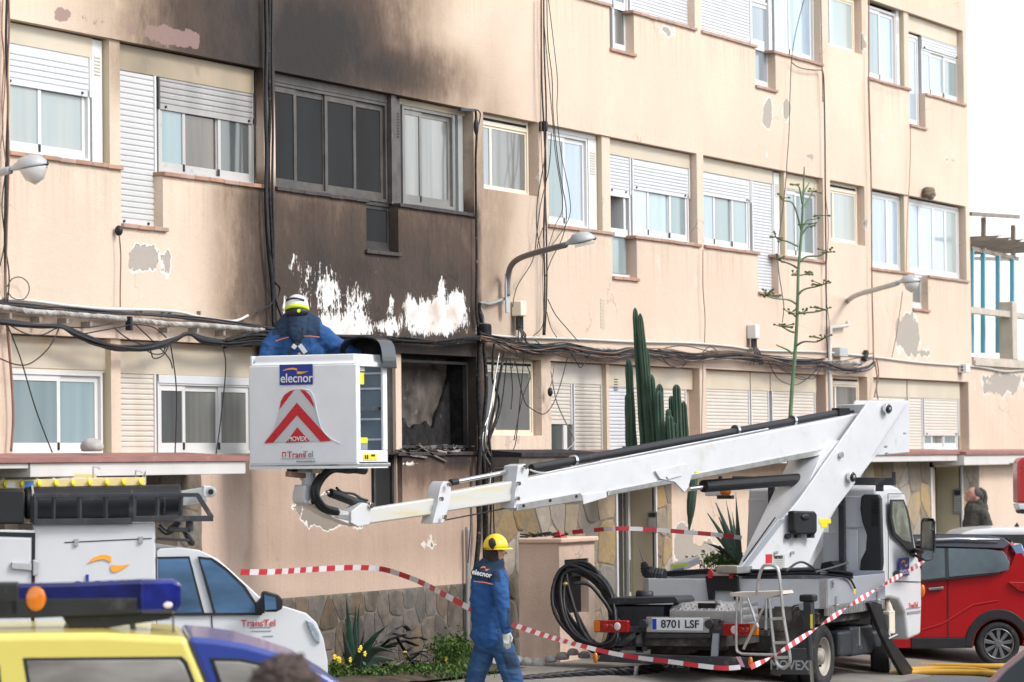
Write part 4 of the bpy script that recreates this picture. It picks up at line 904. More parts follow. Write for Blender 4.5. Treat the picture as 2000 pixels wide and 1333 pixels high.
b = MB(); b.tube([PX(-1.7).P(1242,1300), PX(-1.7).P(1235,1355)], .034, 12); b.build('stabiliser_leg', chrome, trk)
# big black front stabiliser leg slanting to the right
PO = PY(-3.95)
polyp(PO, [(1697,1178),(1706,1174),(1722,1180),(1737,1240),(1806,1340),(1782,1350),(1744,1285),(1722,1240)], .05, 'outrigger_leg', mat('matt_black', (.012,.012,.013), .5, .2, .3, dirt=(.05,.05,.05), ds=8), trk, bevel=.008, label='black outrigger leg slanting down beside the front wheel')
b = MB(); b.tube([PO.P(1735,1248,.01), PO.P(1752,1240,.01)], .012, 6); b.build('clamp_wire', alu, trk)
# cab
CX0, CX1 = 1.92, 3.55
yr = -3.80; C_ = PY(yr); yl = PX(CX0).P(1447, 1050).y
zr = C_.P(1740, 951).z; zf = C_.P(1735, 1185).z
print('CAB', yl, zr, zf, C_.P(1722,1000).x, C_.P(1800,1200).x)
cx = lambda px, py=1100: C_.P(px, py).x
side = [(cx(1722,955),C_.P(1722,952).z),(cx(1750,948),C_.P(1750,946).z),(cx(1762,955),C_.P(1762,952).z),(cx(1770,968),C_.P(1770,966).z),(cx(1793,1085),C_.P(1793,1085).z),(cx(1800,1115),C_.P(1800,1112).z),(cx(1801,1180),C_.P(1801,1180).z),(cx(1799,1240),C_.P(1799,1240).z),
        (cx(1776,1250),C_.P(1776,1250).z),(cx(1770,1200),C_.P(1770,1200).z),(cx(1757,1172),C_.P(1757,1172).z),(cx(1738,1168),C_.P(1738,1168).z),(cx(1722,1172),C_.P(1722,1172).z)]
b = MB(); ins = lambda z: .05+.07*sst(1.9, 3.0, z) if z > 2.2 else .0
b.loft([[Vector((x, yr+ins(z), z)) for x, z in side], [Vector((x, yl-ins(z), z)) for x, z in side]], True, True); cab = b.build('cab', truck_white, trk, bevel=.045, seg=4)
def ys(z): return yr+ins(z)
def sidep(pts, th, name, m, off=.004, **k):
    b = MB(); q = [C_.P(x, y) for x, y in pts]; q = [Vector((p.x, ys(p.z)-off, p.z)) for p in q]; b.prism(q, Vector((0,-th,0))); return b.build(name, m, cab, **k)
sidep([(1737,976),(1763,976),(1772,1000),(1786,1085),(1783,1090),(1758,1060),(1743,1045),(1737,1015)], .012, 'window_seal', black_plastic)
sidep([(1740,980),(1761,980),(1768,1003),(1777,1060),(1760,1055),(1746,1041),(1740,1013)], .016, 'door_glass', mat('cab_glass', (.30,.32,.26), .08, 0, .4, vs=5, c2=(.08,.09,.08), coat=1))
for a, c in (((1734,965),(1735,1135)), ((1735,1135),(1798,1137)), ((1734,965),(1764,965))):
    b = MB(); p, q = C_.P(*a), C_.P(*c); p.y, q.y = ys(p.z)-.002, ys(q.z)-.002; b.bar(p, q, .006, .008); b.build('door_gap', char, cab)
sidep([(1745,1115),(1752,1113),(1756,1122),(1755,1131),(1745,1133)], .02, 'door_handle', black_plastic, bevel=.01)
boxp(C_, 1756, 1090, 1776, 1125, .006, 'maker_panel', blue_mark, cab, off=.014)
def swoosh(pl, cx_, cy_, w_, h_, m_, parent, off=.006, th=.003):
    a = [(-.5,.0),(-.36,-.32),(-.2,-.48),(-.05,-.5),(.06,-.38),(.06,-.05),(0,-.14),(-.1,-.24),(-.25,-.2)]; c = [(.06,.06),(.2,.12),(.35,.1),(.5,.02),(.34,.3),(.2,.48),(.1,.5),(.05,.34)]
    for pts in (a, c): polyp(pl, [(cx_+x*w_, cy_+y*h_) for x, y in pts], th, 'swoosh', m_, parent, off=off)
swoosh(C_, 1767, 1101, 15, 14, orange_logo, cab, .02)
text('elecnor', .115, C_.P(1766.5, 1116, .021), (1,0,0), (0,0,1), print_white, cab, bold=.001, sx=1.0)
text('TransTel', .09, C_.P(1784, 1183, .008), (1,0,0), (0,0,1), print_red, cab); text('971 000000'[:3]+' servicios', .05, C_.P(1784, 1193, .008), (1,0,0), (0,0,1), print_grey, cab) if False else None
boxp(C_, 1771, 1187, 1798, 1189, .003, 'print_line', print_grey, cab, off=.008); boxp(C_, 1773, 1194, 1798, 1199, .003, 'print_line', print_grey, cab, off=.008)
b = MB(); p = C_.P(1801.5, 1154); b.ell(p, (.03,.035,.075)); b.build('side_indicator', lens_orange, cab, smooth=True)
# mirror on its arm
PM = PY(-4.12)
b = MB(); q = PM; b.loft([[PM.P(x, y)+Vector((d,0,0)) for x, y in ((1798,1019),(1803,1012),(1820,1013),(1824,1020),(1823,1072),(1819,1077),(1801,1075),(1797,1068))] for d in (0,.06)], True, True); mi = b.build('wing_mirror', black_plastic, cab, bevel=.012, seg=3)
polyp(PM, [(1801,1019),(1820,1019),(1819,1071),(1801,1070)], .01, 'mirror_glass', mat('mirror_glass', (.3,.29,.26), .05, .8, .5, vs=4, c2=(.06,.06,.055)), mi, off=.008)
b = MB(); b.tube(spline([C_.P(1788,1085), PM.P(1800,1092), PM.P(1816,1093), PM.P(1824,1080), PM.P(1824,1040), PM.P(1818,1036)]), .016, 8); b.tube([C_.P(1786,1075), PM.P(1800,1078)], .03, 8); b.build('mirror_arm', black_plastic, mi)
# back of the cab: vertical panels, air intake snorkel, rack
PB2 = PX(CX0-.01)
for x0, y0, x1, y1 in ((1462,975,1500,1080),(1606,1040,1637,1110),(1640,1035,1675,1115),(1640,970,1690,1030)):
    boxp(PB2, x0, y0, x1, y1, .012, 'back_panel_rib', truck_white, cab, bevel=.01, off=.008)
polyp(PX(CX0-.12), [(1681,970),(1687,966),(1714,966),(1719,975),(1722,1100),(1720,1117),(1678,1117),(1680,1095),(1690,1075),(1692,1045),(1683,1020),(1679,995)], .10, 'air_intake', black_plastic, trk, bevel=.02, label='tall black air intake behind the cab')
b = MB()
for i in range(13): a = PX(CX0-.14).P(1702, 976+i*4.2); c = PX(CX0-.14).P(1716, 976+i*4.2); b.bar(a, c, .01, .012)
b.build('intake_louvre', char, trk)
for px_ in (1508, 1645):
    y = PX(1.75).P(px_, 1050).y; b = MB(); b.box((1.72,y-.035,zt),(1.79,y+.035,PX(1.75).P(px_, 943).z)); b.build('rack_post', steel_dark, trk, bevel=.005)
b = MB(); a = PX(1.75).P(1432, 938); c = PX(1.75).P(1748, 941); b.bar(a, c, .08, .09); b.build('rack_beam', steel_dark, trk, bevel=.006)
b = MB(); b.bar(PX(1.75).P(1746,922), PX(1.75).P(1746,946), .04, .03, (1,0,0)); b.bar(PX(1.75).P(1407,930), PX(1.75).P(1407,940), .04, .03, (1,0,0)); b.build('rack_horn', steel_dark, trk)
b = MB(); a = PX(1.75).P(1718,945); c = PX(1.75).P(1718,960); b.bar(a, c, .08, .06, (1,0,0)); b.build('rack_bracket', steel_dark, trk)
# beacon hanging at the left end of the beam
o = boxp(PX(1.6), 1376, 955, 1420, 969, .1, 'beacon_housing', truck_white, trk, bevel=.015); b = MB(); b.ell(PX(1.5).P(1417,960), (.07,.07,.06)); b.build('beacon_lens', lens_orange, trk, smooth=True); boxp(PX(1.6), 1400, 968, 1428, 975, .1, 'beacon_foot', steel_dark, trk)

# ------------------------- turret, boom and basket in one upright plane
TP = Vector((.9,-3.05,0)); BP = Vector((-5.95,-1.0,0))
BM = PL(TP, BP-TP)
T2 = .17
def bm(pts, th, name, m, off=0, bevel=.008, parent=None, **k): return polyp(BM, pts, th, name, m, parent or trk, bevel=bevel, off=off, **k)
# turret plates (two, with the boom head between them)
tp = [(1437,1118),(1447,1095),(1548,985),(1601,885),(1702,783),(1773,783),(1777,790),(1777,884),(1711,891),(1600,1120),(1606,1132),(1440,1132)]
near = [(1443,1110),(1550,990),(1562,975),(1698,783),(1776,783),(1776,786),(1710,892),(1622,1008),(1576,1110),(1572,1120),(1440,1120)]
bm(near, .03, 'turret_arm_plate', truck_white, off=.28, label='slanting white arm plate facing the street')
bm([(1443,1110),(1550,975),(1612,880),(1664,805),(1672,783),(1776,783),(1777,884),(1704,892),(1640,1010),(1585,1110)], .03, 'turret_arm_plate', truck_white, off=-.22)
bm([(1690,790),(1776,786),(1777,884),(1712,890)], .42, 'arm_head', truck_white, off=.20)
bm([(1560,985),(1600,900),(1640,860),(1700,880),(1630,1000),(1570,1100),(1500,1110)], .44, 'arm_core', truck_white, off=.22)
bm([(1447,1108),(1520,1015),(1536,1013),(1462,1108)], .02, 'arm_front_cover', grey_panel, off=.30); 
b = MB(); b.tube([BM.P(1452,1097,.325), BM.P(1514,1011,.325)], .008, 6); b.build('panel_gap', char, trk)
b = MB(); b.tube([BM.P(1775,786,.315), BM.P(1709,888,.315)], .004, 4); b.build('panel_gap', grey_panel, trk)
b = MB(); b.cyl(BM.P(1520,1128)+Vector((0,0,-.12)), BM.P(1520,1108), .42, 28); b.build('slewing_ring', steel_dark, trk)
boxp(BM, 1440, 1105, 1470, 1120, .3, 'turret_foot', alu, trk, off=.3, bevel=.01); 
for x, y, r_ in ((1729,799,.06),(1659,932,.06)):
    for rr, mm_, o_ in ((r_, chrome, .33), (r_*.72, black_plastic, .35), (r_*.3, alu, .355)):
        b = MB(); c = BM.P(x, y, .30); d = BM.P(x, y, o_); b.cyl(c, c+BM.n*(o_-.28), rr, 24); b.build('pivot_pin', mm_, trk, bevel=.005)
for x, y, r_ in ((1641,889,.035),(1728,873,.015),(1730,887,.015),(1514,1080,.018),(1546,1080,.018),(1765,847,.012)):
    b = MB(); c = BM.P(x, y, .29); b.cyl(c, c+BM.n*.03, r_, 12); b.build('bolt', alu, trk)
b = MB(); c = BM.P(1535,1048,.29); b.cyl(c, c+BM.n*.05, .03, 14); b.build('socket', black_plastic, trk)
o = bm([(1551,999),(1556,998),(1592,999),(1597,1004),(1597,1038),(1594,1044),(1556,1044),(1552,1036)], .10, 'control_box', black_plastic, off=.41, bevel=.025, seg=3, label='black control box on the turret arm')
b = MB(); b.ell(BM.P(1574,1010,.42), (.08,.012,.035), rot=Matrix.Rotation(math.atan2(BM.u.y, BM.u.x), 3, 'Z')); b.build('box_badge', black_plastic, o, smooth=True)
for x in (1558, 1584): boxp(BM, x, 1042, x+7, 1051, .06, 'box_foot', black_plastic, o, off=.38)
boxp(BM, 1600, 1014, 1623, 1023, .004, 'warning_label', yellow_sticker, trk, off=.285); boxp(BM, 1604, 1023, 1616, 1031, .004, 'warning_label', yellow_sticker, trk, off=.285)
boxp(BM, 1496, 1083, 1508, 1100, .004, 'warning_label', print_red, trk, off=.285); o = boxp(BM, 1510, 1084, 1533, 1114, .004, 'rating_plate', mat('rating_plate', (.5,.5,.46), .5), trk, off=.285)
text('MOVEX', .045, BM.P(1521, 1089, .29), -BM.u, (0,0,1), print_black, o, bold=.001)
for i in range(5): boxp(BM, 1513, 1095+i*3.6, 1530, 1096+i*3.6, .003, 'print_line', print_grey, o, off=.288)
# main boom: outer box, tray below, telescoping inner sections
def beam(pts, th, name, m, off, **k):
    return bm(pts, th, name, m, off=off, bevel=.02, seg=3, **k)
beam([(1011,938),(1340,874),(1626,818),(1690,805),(1645,876),(1180,964),(1012,996)], .20, 'outer_boom', truck_white, .13, label='thick white outer section of the boom')
bm([(1190,958),(1620,874),(1622,886),(1188,969)], .30, 'boom_tray', alu, off=.15)
bm([(1012,984),(1135,962),(1140,978),(1010,999)], .05, 'guide_rail', alu, off=.17); bm([(1137,966),(1185,960),(1186,972),(1140,986)], .28, 'boom_bracket', truck_white, off=.15)
for x, y in ((1021,988),(1073,978),(1124,970)):
    b = MB(); c = BM.P(x, y, .16); b.cyl(c, c+BM.n*.018, .017, 12); b.build('bolt', black_plastic, trk)
bm([(1280,920),(1340,905),(1352,925),(1345,953),(1337,962),(1318,942),(1290,936)], .02, 'cylinder_lug', truck_white, off=.16, bevel=.006)
bm([(1302,931),(1330,925),(1333,930),(1306,937)], .01, 'lug_stiffener', truck_white, off=.175); boxp(BM, 1358, 921, 1366, 928, .004, 'warning_label', yellow_sticker, trk, off=.14)
beam([(876,962),(1012,938),(1012,978),(872,1000)], .14, 'middle_boom', boom_worn, .10, label='second boom section with yellow grease')
beam([(724,993),(858,972),(852,1005),(720,1024)], .10, 'inner_boom', boom_worn, .075, label='thin inner boom section with yellow grease')
bm([(1012,910),(1026,906),(1034,918),(1032,930),(1020,990),(1004,994),(1008,940)], .20, 'boom_collar', truck_white, off=.15)
bm([(862,948),(868,940),(880,942),(882,965),(874,1000),(866,1022),(845,1023),(851,1000),(857,968)], .17, 'boom_collar', truck_white, off=.13)
for x, y in ((875,947),(866,1010),(1024,913),(1011,945),(1009,974),(860,975)):
    b = MB(); c = BM.P(x, y, .17); b.cyl(c, c+BM.n*.03, .022, 12); b.build('bolt', chrome, trk)
bm([(686,1000),(708,982),(720,984),(727,998),(722,1025),(700,1029),(686,1022)], .14, 'boom_collar', truck_white, off=.10)
bm([(612,988),(640,988),(692,1004),(700,1028),(688,1026),(650,1012),(607,988)], .14, 'jib_arm', truck_white, off=.07); bm([(650,1004),(688,1006),(686,1018),(656,1012)], .01, 'jib_cover', alu, off=.075)
bm([(597,948),(614,946),(618,985),(606,990),(595,982),(593,970)], .16, 'jib_head', truck_white, off=.08)
for x, y in ((604,980),(719,988)):
    b = MB(); c = BM.P(x, y, .08); b.cyl(c, c+BM.n*.05, .03, 14); b.build('pivot_pin', chrome, trk, bevel=.004)
b = MB(); b.tube([BM.P(645,963), BM.P(712,988)], .045, 14); b.build('levelling_cylinder', black_plastic, trk, label='short black levelling cylinder under the basket'); b = MB(); b.tube([BM.P(638,961), BM.P(648,965)], .018, 10); b.build('piston_rod', chrome, trk)
b = MB(); b.tube(spline([BM.P(x,y) for x,y in ((657,953),(668,962),(690,965),(705,974),(718,978))]), .014, 6); b.build('hydraulic_hose', steel_dark, trk)
# cylinders on top and below
b = MB(); b.tube([BM.P(1038,915), BM.P(1655,804)], .045, 16); b.build('extension_cylinder', black_plastic, trk, label='long black cylinder along the top of the boom')
for x, y in ((1437,841),(1548,822),(1120,900)):
    b = MB(); c = BM.P(x, y); b.tube([c-BM.u*.02, c+BM.u*.02], .062, 16); b.bar(c, c+Vector((0,0,-.11)), .03, .03, (1,0,0)); b.build('cylinder_clamp', chrome, trk)
bm([(1640,797),(1660,797),(1660,816),(1640,816)], .12, 'cylinder_block', black_plastic, off=.06); b = MB(); b.tube([BM.P(1660,806), BM.P(1700,799)], .022, 8); b.build('hose_fitting', steel_dark, trk)
b = MB(); b.tube([BM.P(892,941), BM.P(1012,918)], .024, 12); b.build('piston_rod', chrome, trk); b = MB(); b.tube([BM.P(880,943), BM.P(893,941)], .035, 10); b.build('rod_end', black_plastic, trk)
b = MB(); b.tube([BM.P(1030,914), BM.P(1640,797)], .010, 5) if False else b.tube(spline([BM.P(x,y,.06) for x,y in ((1034,918),(1060,924),(1100,917),(1300,877),(1500,838))]), .010, 5); b.build('grease_pipe', alu, trk)
b = MB(); b.tube([BM.P(870,1016), BM.P(1004,990)], .008, 5); b.build('chain', steel_dark, trk)
b = MB(); b.tube([BM.P(1374,950), BM.P(1600,934)], .07, 16); b.build('lift_cylinder', black_plastic, trk, label='black lift cylinder below the boom'); b = MB(); b.tube([BM.P(1345,955), BM.P(1376,951)], .03, 12); b.build('piston_rod', chrome, trk)
# basket: front wall broad to the street end, right side open framed
BX = -6.80; by0 = PX(BX).P(486, 800).y; by1 = PX(BX).P(697, 800).y; bx1 = PY(by1).P(757, 800).x
zt_ = PX(BX).P(600, 700).z; zb_ = PX(BX).P(600, 912).z
print('BASKET', by0, by1, bx1, zt_, zb_)
FB = PX(BX); SB = PY(by1)
bk = boxp(FB, 486, 713, 697, 910, .03, 'basket', basket_white, trk, bevel=.02, seg=3, label='white work basket with red chevron sign')
b = MB(); zc = FB.P(600,713).z; zt_ = FB.P(600,693).z; xs_, xe_ = BX, bx1
b.loft([[Vector((xs_+i,by0-i if False else by0-.0-i*0,z))+Vector((0,-i,0)) for i, z in ((0,zc),(.04,zc+.03),(.05,zt_),(.09,zt_),(.09,zc))], [Vector((xs_+i,by1+i,z)) for i, z in ((0,zc),(.04,zc+.03),(.05,zt_),(.09,zt_),(.09,zc))]], True, True); b.build('basket_rim', basket_white, bk, bevel=.012)
b = MB(); yy = by1; b.loft([[Vector((xx,yy+i,z)) for i, z in ((0,zc),(.04,zc+.03),(.05,zt_),(.09,zt_),(.09,zc))] for xx in (xs_+.05, xe_-.05)], True, True); b.build('basket_rim', basket_white, bk, bevel=.012)
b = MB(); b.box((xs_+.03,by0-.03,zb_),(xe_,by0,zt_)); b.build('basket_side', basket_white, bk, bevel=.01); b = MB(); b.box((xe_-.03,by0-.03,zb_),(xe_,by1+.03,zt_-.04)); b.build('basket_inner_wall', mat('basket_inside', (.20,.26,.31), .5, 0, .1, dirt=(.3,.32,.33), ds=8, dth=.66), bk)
b = MB(); b.box((xs_,by0,zb_-.02),(xe_,by1,zb_+.04)); b.build('basket_floor', basket_white, bk)
# right side frame with a big opening
s0, s1 = xs_, xe_; zo0 = SB.P(727, 880).z; zo1 = SB.P(727, 717).z; xo0 = SB.P(692,800).x if False else xs_+.06; xo1 = xe_-.09
b = MB(); b.box((s0+.03,by1,zb_),(s1,by1+.03,zo0)); b.box((s0+.03,by1,zo1),(s1,by1+.03,zc+.02)); b.box((s0+.03,by1,zo0),(s0+.08,by1+.03,zo1)); b.box((xo1,by1,zo0),(s1,by1+.03,zo1)); b.build('side_frame', basket_white, bk, bevel=.01, seg=3)
b = MB(); m_z = SB.P(727, 797).z; b.box((s0+.05,by1+.05,m_z-.02),(s1-.05,by1+.08,m_z+.01)); b.build('guard_rail', steel_dark, bk)
for zz in (.25, .45, .75, .9): b = MB(); b.box((xe_-.045,by0+.0,zb_+zz),(xe_-.03,by1+.04,zb_+zz+.02)); b.build('wall_rib', basket_white, bk)
# safety stickers and boxes inside
xi = xe_-.046
def insd(x0,y0,x1,y1,m,nm='sticker'):
    p = PX(xi); return boxp(p, x0,y0,x1,y1,.003,nm,m,bk)
boxp(SB, 691, 728, 711, 737, .002, 'sticker', yellow_sticker, bk, off=-.05); boxp(SB, 700, 737, 711, 751, .002, 'sticker', yellow_sticker, bk, off=-.05); boxp(SB, 690, 716, 712, 725, .002, 'sticker', print_white, bk, off=-.05)
boxp(SB, 694, 858, 718, 880, .12, 'box_in_basket', print_grey, bk, off=-.06); boxp(SB, 694, 855, 718, 866, .002, 'hivis_label', hivis, bk, off=-.055)
o = boxp(SB, 710, 887, 736, 899, .003, 'load_label', yellow_sticker, bk, off=.006)
for x in (713, 717): boxp(SB, x, 889, x+2.5, 897, .002, 'pictogram', print_black, o, off=.009)
text('MAX', .03, SB.P(729, 890, .01), (1,0,0), (0,0,1), print_black, o, sx=1.3); text('200 kg', .03, SB.P(729, 895, .01), (1,0,0), (0,0,1), print_black, o) if False else None
# prints on the front: company sign, chevron bell, names
sg = boxp(FB, 546, 712, 610.5, 752, .003, 'company_sign', blue_mark, bk, off=.012)
UF = Vector((0,-1,0))
swoosh(FB, 577, 725, 52, 12, orange_logo, sg, .018); text('elecnor', .125, FB.P(579, 739.5, .018), UF, (0,0,1), print_white, sg, bold=.001, sx=.93)
OF = .008
bell = [(516,865),(533,842),(541,820),(546,795),(550,780),(560,768),(573,762),(580,761),(590,762),(602,769),(611,785),(617,810),(625,835),(636,853),(646,862)]
o = polyp(FB, bell, .002, 'chevron_sign', chevron_grey, bk, off=OF)
def ch(pts): polyp(FB, pts, .002, 'chevron', chevron_red, o, off=OF+.004)
ch([(516,866),(533.5,865),(580,811.5),(626,863),(646,861),(579.5,787)]); ch([(558,865),(580.5,835),(605,862.5)]); ch([(545.5,800),(548,785),(555,772),(566,764),(575,761.5)]); ch([(585,761),(596,764),(606,774),(612,788),(614,797)])
b = MB(); b.tube(spline([FB.P(x, y, .012) for x, y in ((590,760),(606,764),(615,782),(620,808),(630,840),(648,858),(664,866))]), .006, 5); b.build('bell_moulding', basket_white, bk)
text('MOVEX', .062, FB.P(580.5, 858, OF+.008), UF, (0,0,1), print_white, o, bold=.001)
text('Trans', .088, FB.P(561, 889, .008), UF, (0,0,1), print_red, bk, align='LEFT'); text('Tel', .088, FB.P(591.5, 888, .008), UF, (0,0,1), print_grey, bk, align='LEFT')
polyp(FB, [(551,883),(558,883),(558,893),(551,893)], .002, 'logo_square', print_red, bk, off=.008); text('g', .05, FB.P(554.5, 888, .011), UF, (0,0,1), print_white, bk, bold=.003)
boxp(FB, 549, 896, 614, 896.8, .002, 'print_line', print_grey, bk, off=.008); text('www.transtel.es', .032, FB.P(597, 901, .008), UF, (0,0,1), print_grey, bk)
# under the basket: carrier, hoses
boxp(FB, 487, 906, 700, 913, .7, 'basket_base', alu, bk, off=.0, bevel=.01)
boxp(PX(-6.5), 572, 912, 622, 924, .4, 'rotator_block', truck_white, trk, bevel=.01); boxp(PX(-6.6), 560, 914, 572, 922, .3, 'rotator_block', steel_dark, trk); boxp(PX(-6.6), 610, 912, 626, 925, .3, 'rotator_block', boom_worn, trk)
b = MB(); p = BM.P(603,935); b.cyl(BM.P(603,922), BM.P(603,950), .07, 16); b.cyl(BM.P(603,934), BM.P(603,938), .085, 16, ); b.build('rotator_shaft', truck_white, trk, smooth=False)
for k, (dx, dy) in enumerate(((0,0),(5,2),(-3,1),(3,-2))):
    b = MB(); b.tube(spline([BM.P(x+dx, y+dy, .12+k*.02) for x, y in ((700,915),(676,918),(650,916),(632,926),(618,945),(614,965),(622,982),(634,994),(655,1000))]), .03, 8); b.build('hydraulic_hose', cable_black, trk)
b = MB(); b.tube([BM.P(690,915,.15), BM.P(712,918,.15)], .05, 10); b.build('hose_bracket', black_plastic, trk)
b = MB(); b.bar(BM.P(561,926), BM.P(594,930), .05, .05); b.build('lever', cable_brown, trk)
# black fibreglass hood / tube shelter clipped behind the basket rim
PHd = PX(-6.35)
o = MB(); arc = [(664,698),(664,680),(670,668),(685,660),(705,657),(728,660),(741,670),(746,690),(748,716)]
inner = [(740,716),(736,690),(727,676),(712,668),(695,664),(680,664),(673,672),(670,684),(670,698)]
A = [PHd.P(x,y) for x,y in arc]; 
for i in range(len(arc)-1): pass
b = MB(); b.loft([[p, p+Vector((.30,0,0)), p+Vector((.30,0,-.015)), p+Vector((0,0,-.015))] for p in spline(A, 4)], True, True); hd = b.build('tool_hood', mat('black_hood', (.03,.033,.04), .25, .3, .2, coat=.3), trk, smooth=False, label='arched black hood behind the basket rim')
b = MB(); b.prism([PX(-6.08).P(x,y) for x,y in arc[:-1]+[(664,716)]], Vector((.02,0,0))); b.build('hood_back', char, hd)

# ------------------------- loose things on and around the truck
t = thing('wheeled_bin', PX(-1.45).P(1255, 1270), 'dark grey plastic bin with a ribbed lid left of the number plate', 'bin')
PBn = PX(-1.45)
b = MB(); q = [PBn.P(x,y) for x,y in ((1192,1184),(1297,1184),(1290,1268),(1196,1268))]; b.loft([q, [p+Vector((.42,0,0)) for p in q]], True, True); bd = b.build('bin_body', bin_plastic, t, bevel=.02, seg=3)
for x in (1215, 1235, 1258, 1278): boxp(PBn, x, 1192, x+2, 1230, .02, 'body_rib', bin_plastic, bd, off=.008)
b = MB(); q = [PBn.P(x,y,.03) for x,y in ((1185,1175),(1192,1168),(1318,1166),(1324,1172),(1324,1178),(1185,1183))]; b.loft([q, [p+Vector((.5,0,0)) for p in q]], True, True); b.build('bin_lid', bin_plastic, t, bevel=.012, seg=2)
b = MB(); b.tube([PX(-1.2).P(1245,1163), PX(-1.2).P(1273,1164)], .055, 12); b.build('lid_grip', bin_plastic, t, smooth=True)
# black rack with red blocks standing on the tail board
t = thing('folding_trestle', PX(-.28).P(1410, 1172), 'black folding frame with red end caps leaning on the white tail board', 'trestle')
PK = PX(-.28)
polyp(PK, [(1377,1127),(1384,1124),(1432,1124),(1440,1127),(1444,1172),(1433,1172),(1430,1154),(1393,1154),(1394,1172),(1383,1172)], .05, 'frame_plate', black_plastic, t, bevel=.006)
polyp(PK, [(1390,1118),(1430,1116),(1432,1126),(1390,1128)], .1, 'clamp', alu, t, bevel=.005)
for pts in ([(1382,1118),(1387,1112),(1391,1118),(1390,1130),(1383,1130)],[(1424,1120),(1429,1114),(1433,1120),(1430,1131),(1424,1130)]): polyp(PK, pts, .05, 'end_cap', print_red, t, off=.03)
# small carton on the bed, pile of cables, spiked tool
t = thing('carton', PX(1.2).P(1335,1115), 'white and lime green carton lying on the truck bed', 'box')
b = MB(); zz = PX(1.0).P(1335,1116).z; q = [PX(1.0).P(x,y) for x,y in ((1309,1102),(1343,1098),(1343,1112),(1309,1118))]; b.loft([q, [p+Vector((.5,.05,.05)) for p in q]], True, True); b.build('box_shell', print_white, t, bevel=.003)
polyp(PX(.99), [(1311,1104),(1343,1100),(1343,1105),(1311,1109)], .003, 'lime_band', hivis, t); polyp(PX(.99), [(1314,1112),(1336,1109),(1336,1113),(1314,1116)], .003, 'grey_print', print_grey, t)
def pile(name, pts, n, spread, r, plane, m, lab, cat, seed, wob=3., extra=None, group=None, flat=.5):
    rnd = random.Random(seed); c0 = plane.P(*pts[len(pts)//2]); t = thing(name, c0, lab, cat, group)
    for i in range(n):
        ox, oy, od = rnd.uniform(-1,1), rnd.uniform(-1,1)*spread, rnd.uniform(0,1)*flat*.12
        P_ = []
        for x, y in pts: P_.append(plane.P(x+rnd.uniform(-wob,wob)*1.5, y+oy+rnd.uniform(-wob,wob)*.5, .02+od))
        b = MB(); b.tube(spline(P_, 5), r*rnd.uniform(.8,1.25), 5); b.build('cable', m, t)
    return t
pile('cable_pile', [(1300,1122),(1340,1119),(1380,1117),(1400,1120)], 12, 4, .012, PX(.6), cable_black, 'tangle of thin dark cables behind the carton on the bed', 'cables', 21)
pile('cable_pile', [(1440,1120),(1480,1119),(1530,1119),(1580,1118),(1630,1121),(1662,1126)], 14, 6, .013, PX(-.15), cable_black, 'black cable hank lying along the right edge of the load bed', 'cables', 22)
t = thing('cable_end', PX(-.25).P(1660,1140), 'loose black cable end hanging over the grey side board', 'cable')
for pts in ([(1600,1121),(1640,1124),(1660,1132),(1670,1149)],[(1600,1118),(1640,1120),(1658,1130),(1663,1134)],[(1535,1116),(1555,1101),(1570,1099),(1592,1112)],[(1592,1118),(1630,1108),(1656,1099)]):
    b = MB(); b.tube(spline([PY(-3.93).P(x,y) for x,y in pts]), .013, 6); b.build('cable', cable_black, t)
t = thing('gaitered_rod', PX(.2).P(1265,1125), 'pointed tool with a ribbed grey rubber gaiter at the left bed corner', 'tool')
b = MB(); P0, P1 = PX(0.2).P(1257,1098), PX(0.2).P(1284,1128); ring = []; n = 16
for i in range(n+1): ring.append(P0.lerp(P1, (i/n))); 
P2 = spline([PX(.2).P(1257,1098), PX(.2).P(1262,1115), PX(.2).P(1275,1122), PX(.2).P(1298,1126)], 8)
b.tube(P2, [.02+.06*math.sin(min(1,i/16)*1.4)+(.012 if i % 2 else 0) for i in range(len(P2))], 10); b.build('gaiter', steel_dark, t)
b = MB(); b.tube([PX(.2).P(1247,1067), PX(.2).P(1257,1098)], [.004,.012], 6); b.build('rod', arm_steel, t)
b = MB(); q = PX(1.5); b.prism([q.P(x,y) for x,y in ((1600,1118),(1604,1100),(1622,1096),(1632,1104),(1630,1116))], Vector((.25,0,0))); b.build('work_lamp', black_plastic, None, bevel=.01, label='black work lamp lying on the bed behind the cab', cat='lamp')
# ------------------------- coil of thick black cable leaning on the meter pillar
t = thing('cable_coil', D(1175, 1290, 39.2), 'big coil of thick black cable leaning on the plaster meter pillar', 'cable coil')
rnd = random.Random(5)
for k in range(11):
    c = (1140+rnd.uniform(0,26), 1186+rnd.uniform(-5,6)); a_ = 38+rnd.uniform(0,16); bb = 88+rnd.uniform(-8,4); tl = R(-20-rnd.uniform(0,8)); pts = []
    z0 = 39.4+rnd.uniform(-.12,.12)
    for i in range(33):
        th = 2*math.pi*i/32; x = a_*math.cos(th); y = bb*math.sin(th); x += 4*math.sin(3*th+k); pts.append(D(c[0]+x*math.cos(tl)-y*math.sin(tl), c[1]+x*math.sin(tl)+y*math.cos(tl), z0-.25*math.sin(th)))
    b = MB(); b.tube(pts, .021, 7, False); b.build('cable_loop', cable_black, t, smooth=True)
for pts in ([(1120,1141),(1150,1142),(1180,1175),(1205,1210),(1260,1240)],):
    b = MB(); b.tube(spline([D(x,y,39.2) for x,y in pts]), .022, 7); b.build('cable_tail', cable_black, t, smooth=True)
b = MB(); b.ell(D(1104,1141,39.2), (.03,.03,.025)); b.build('brass_clamp', mat('brass', (.5,.38,.16), .35, .8, .2), t)
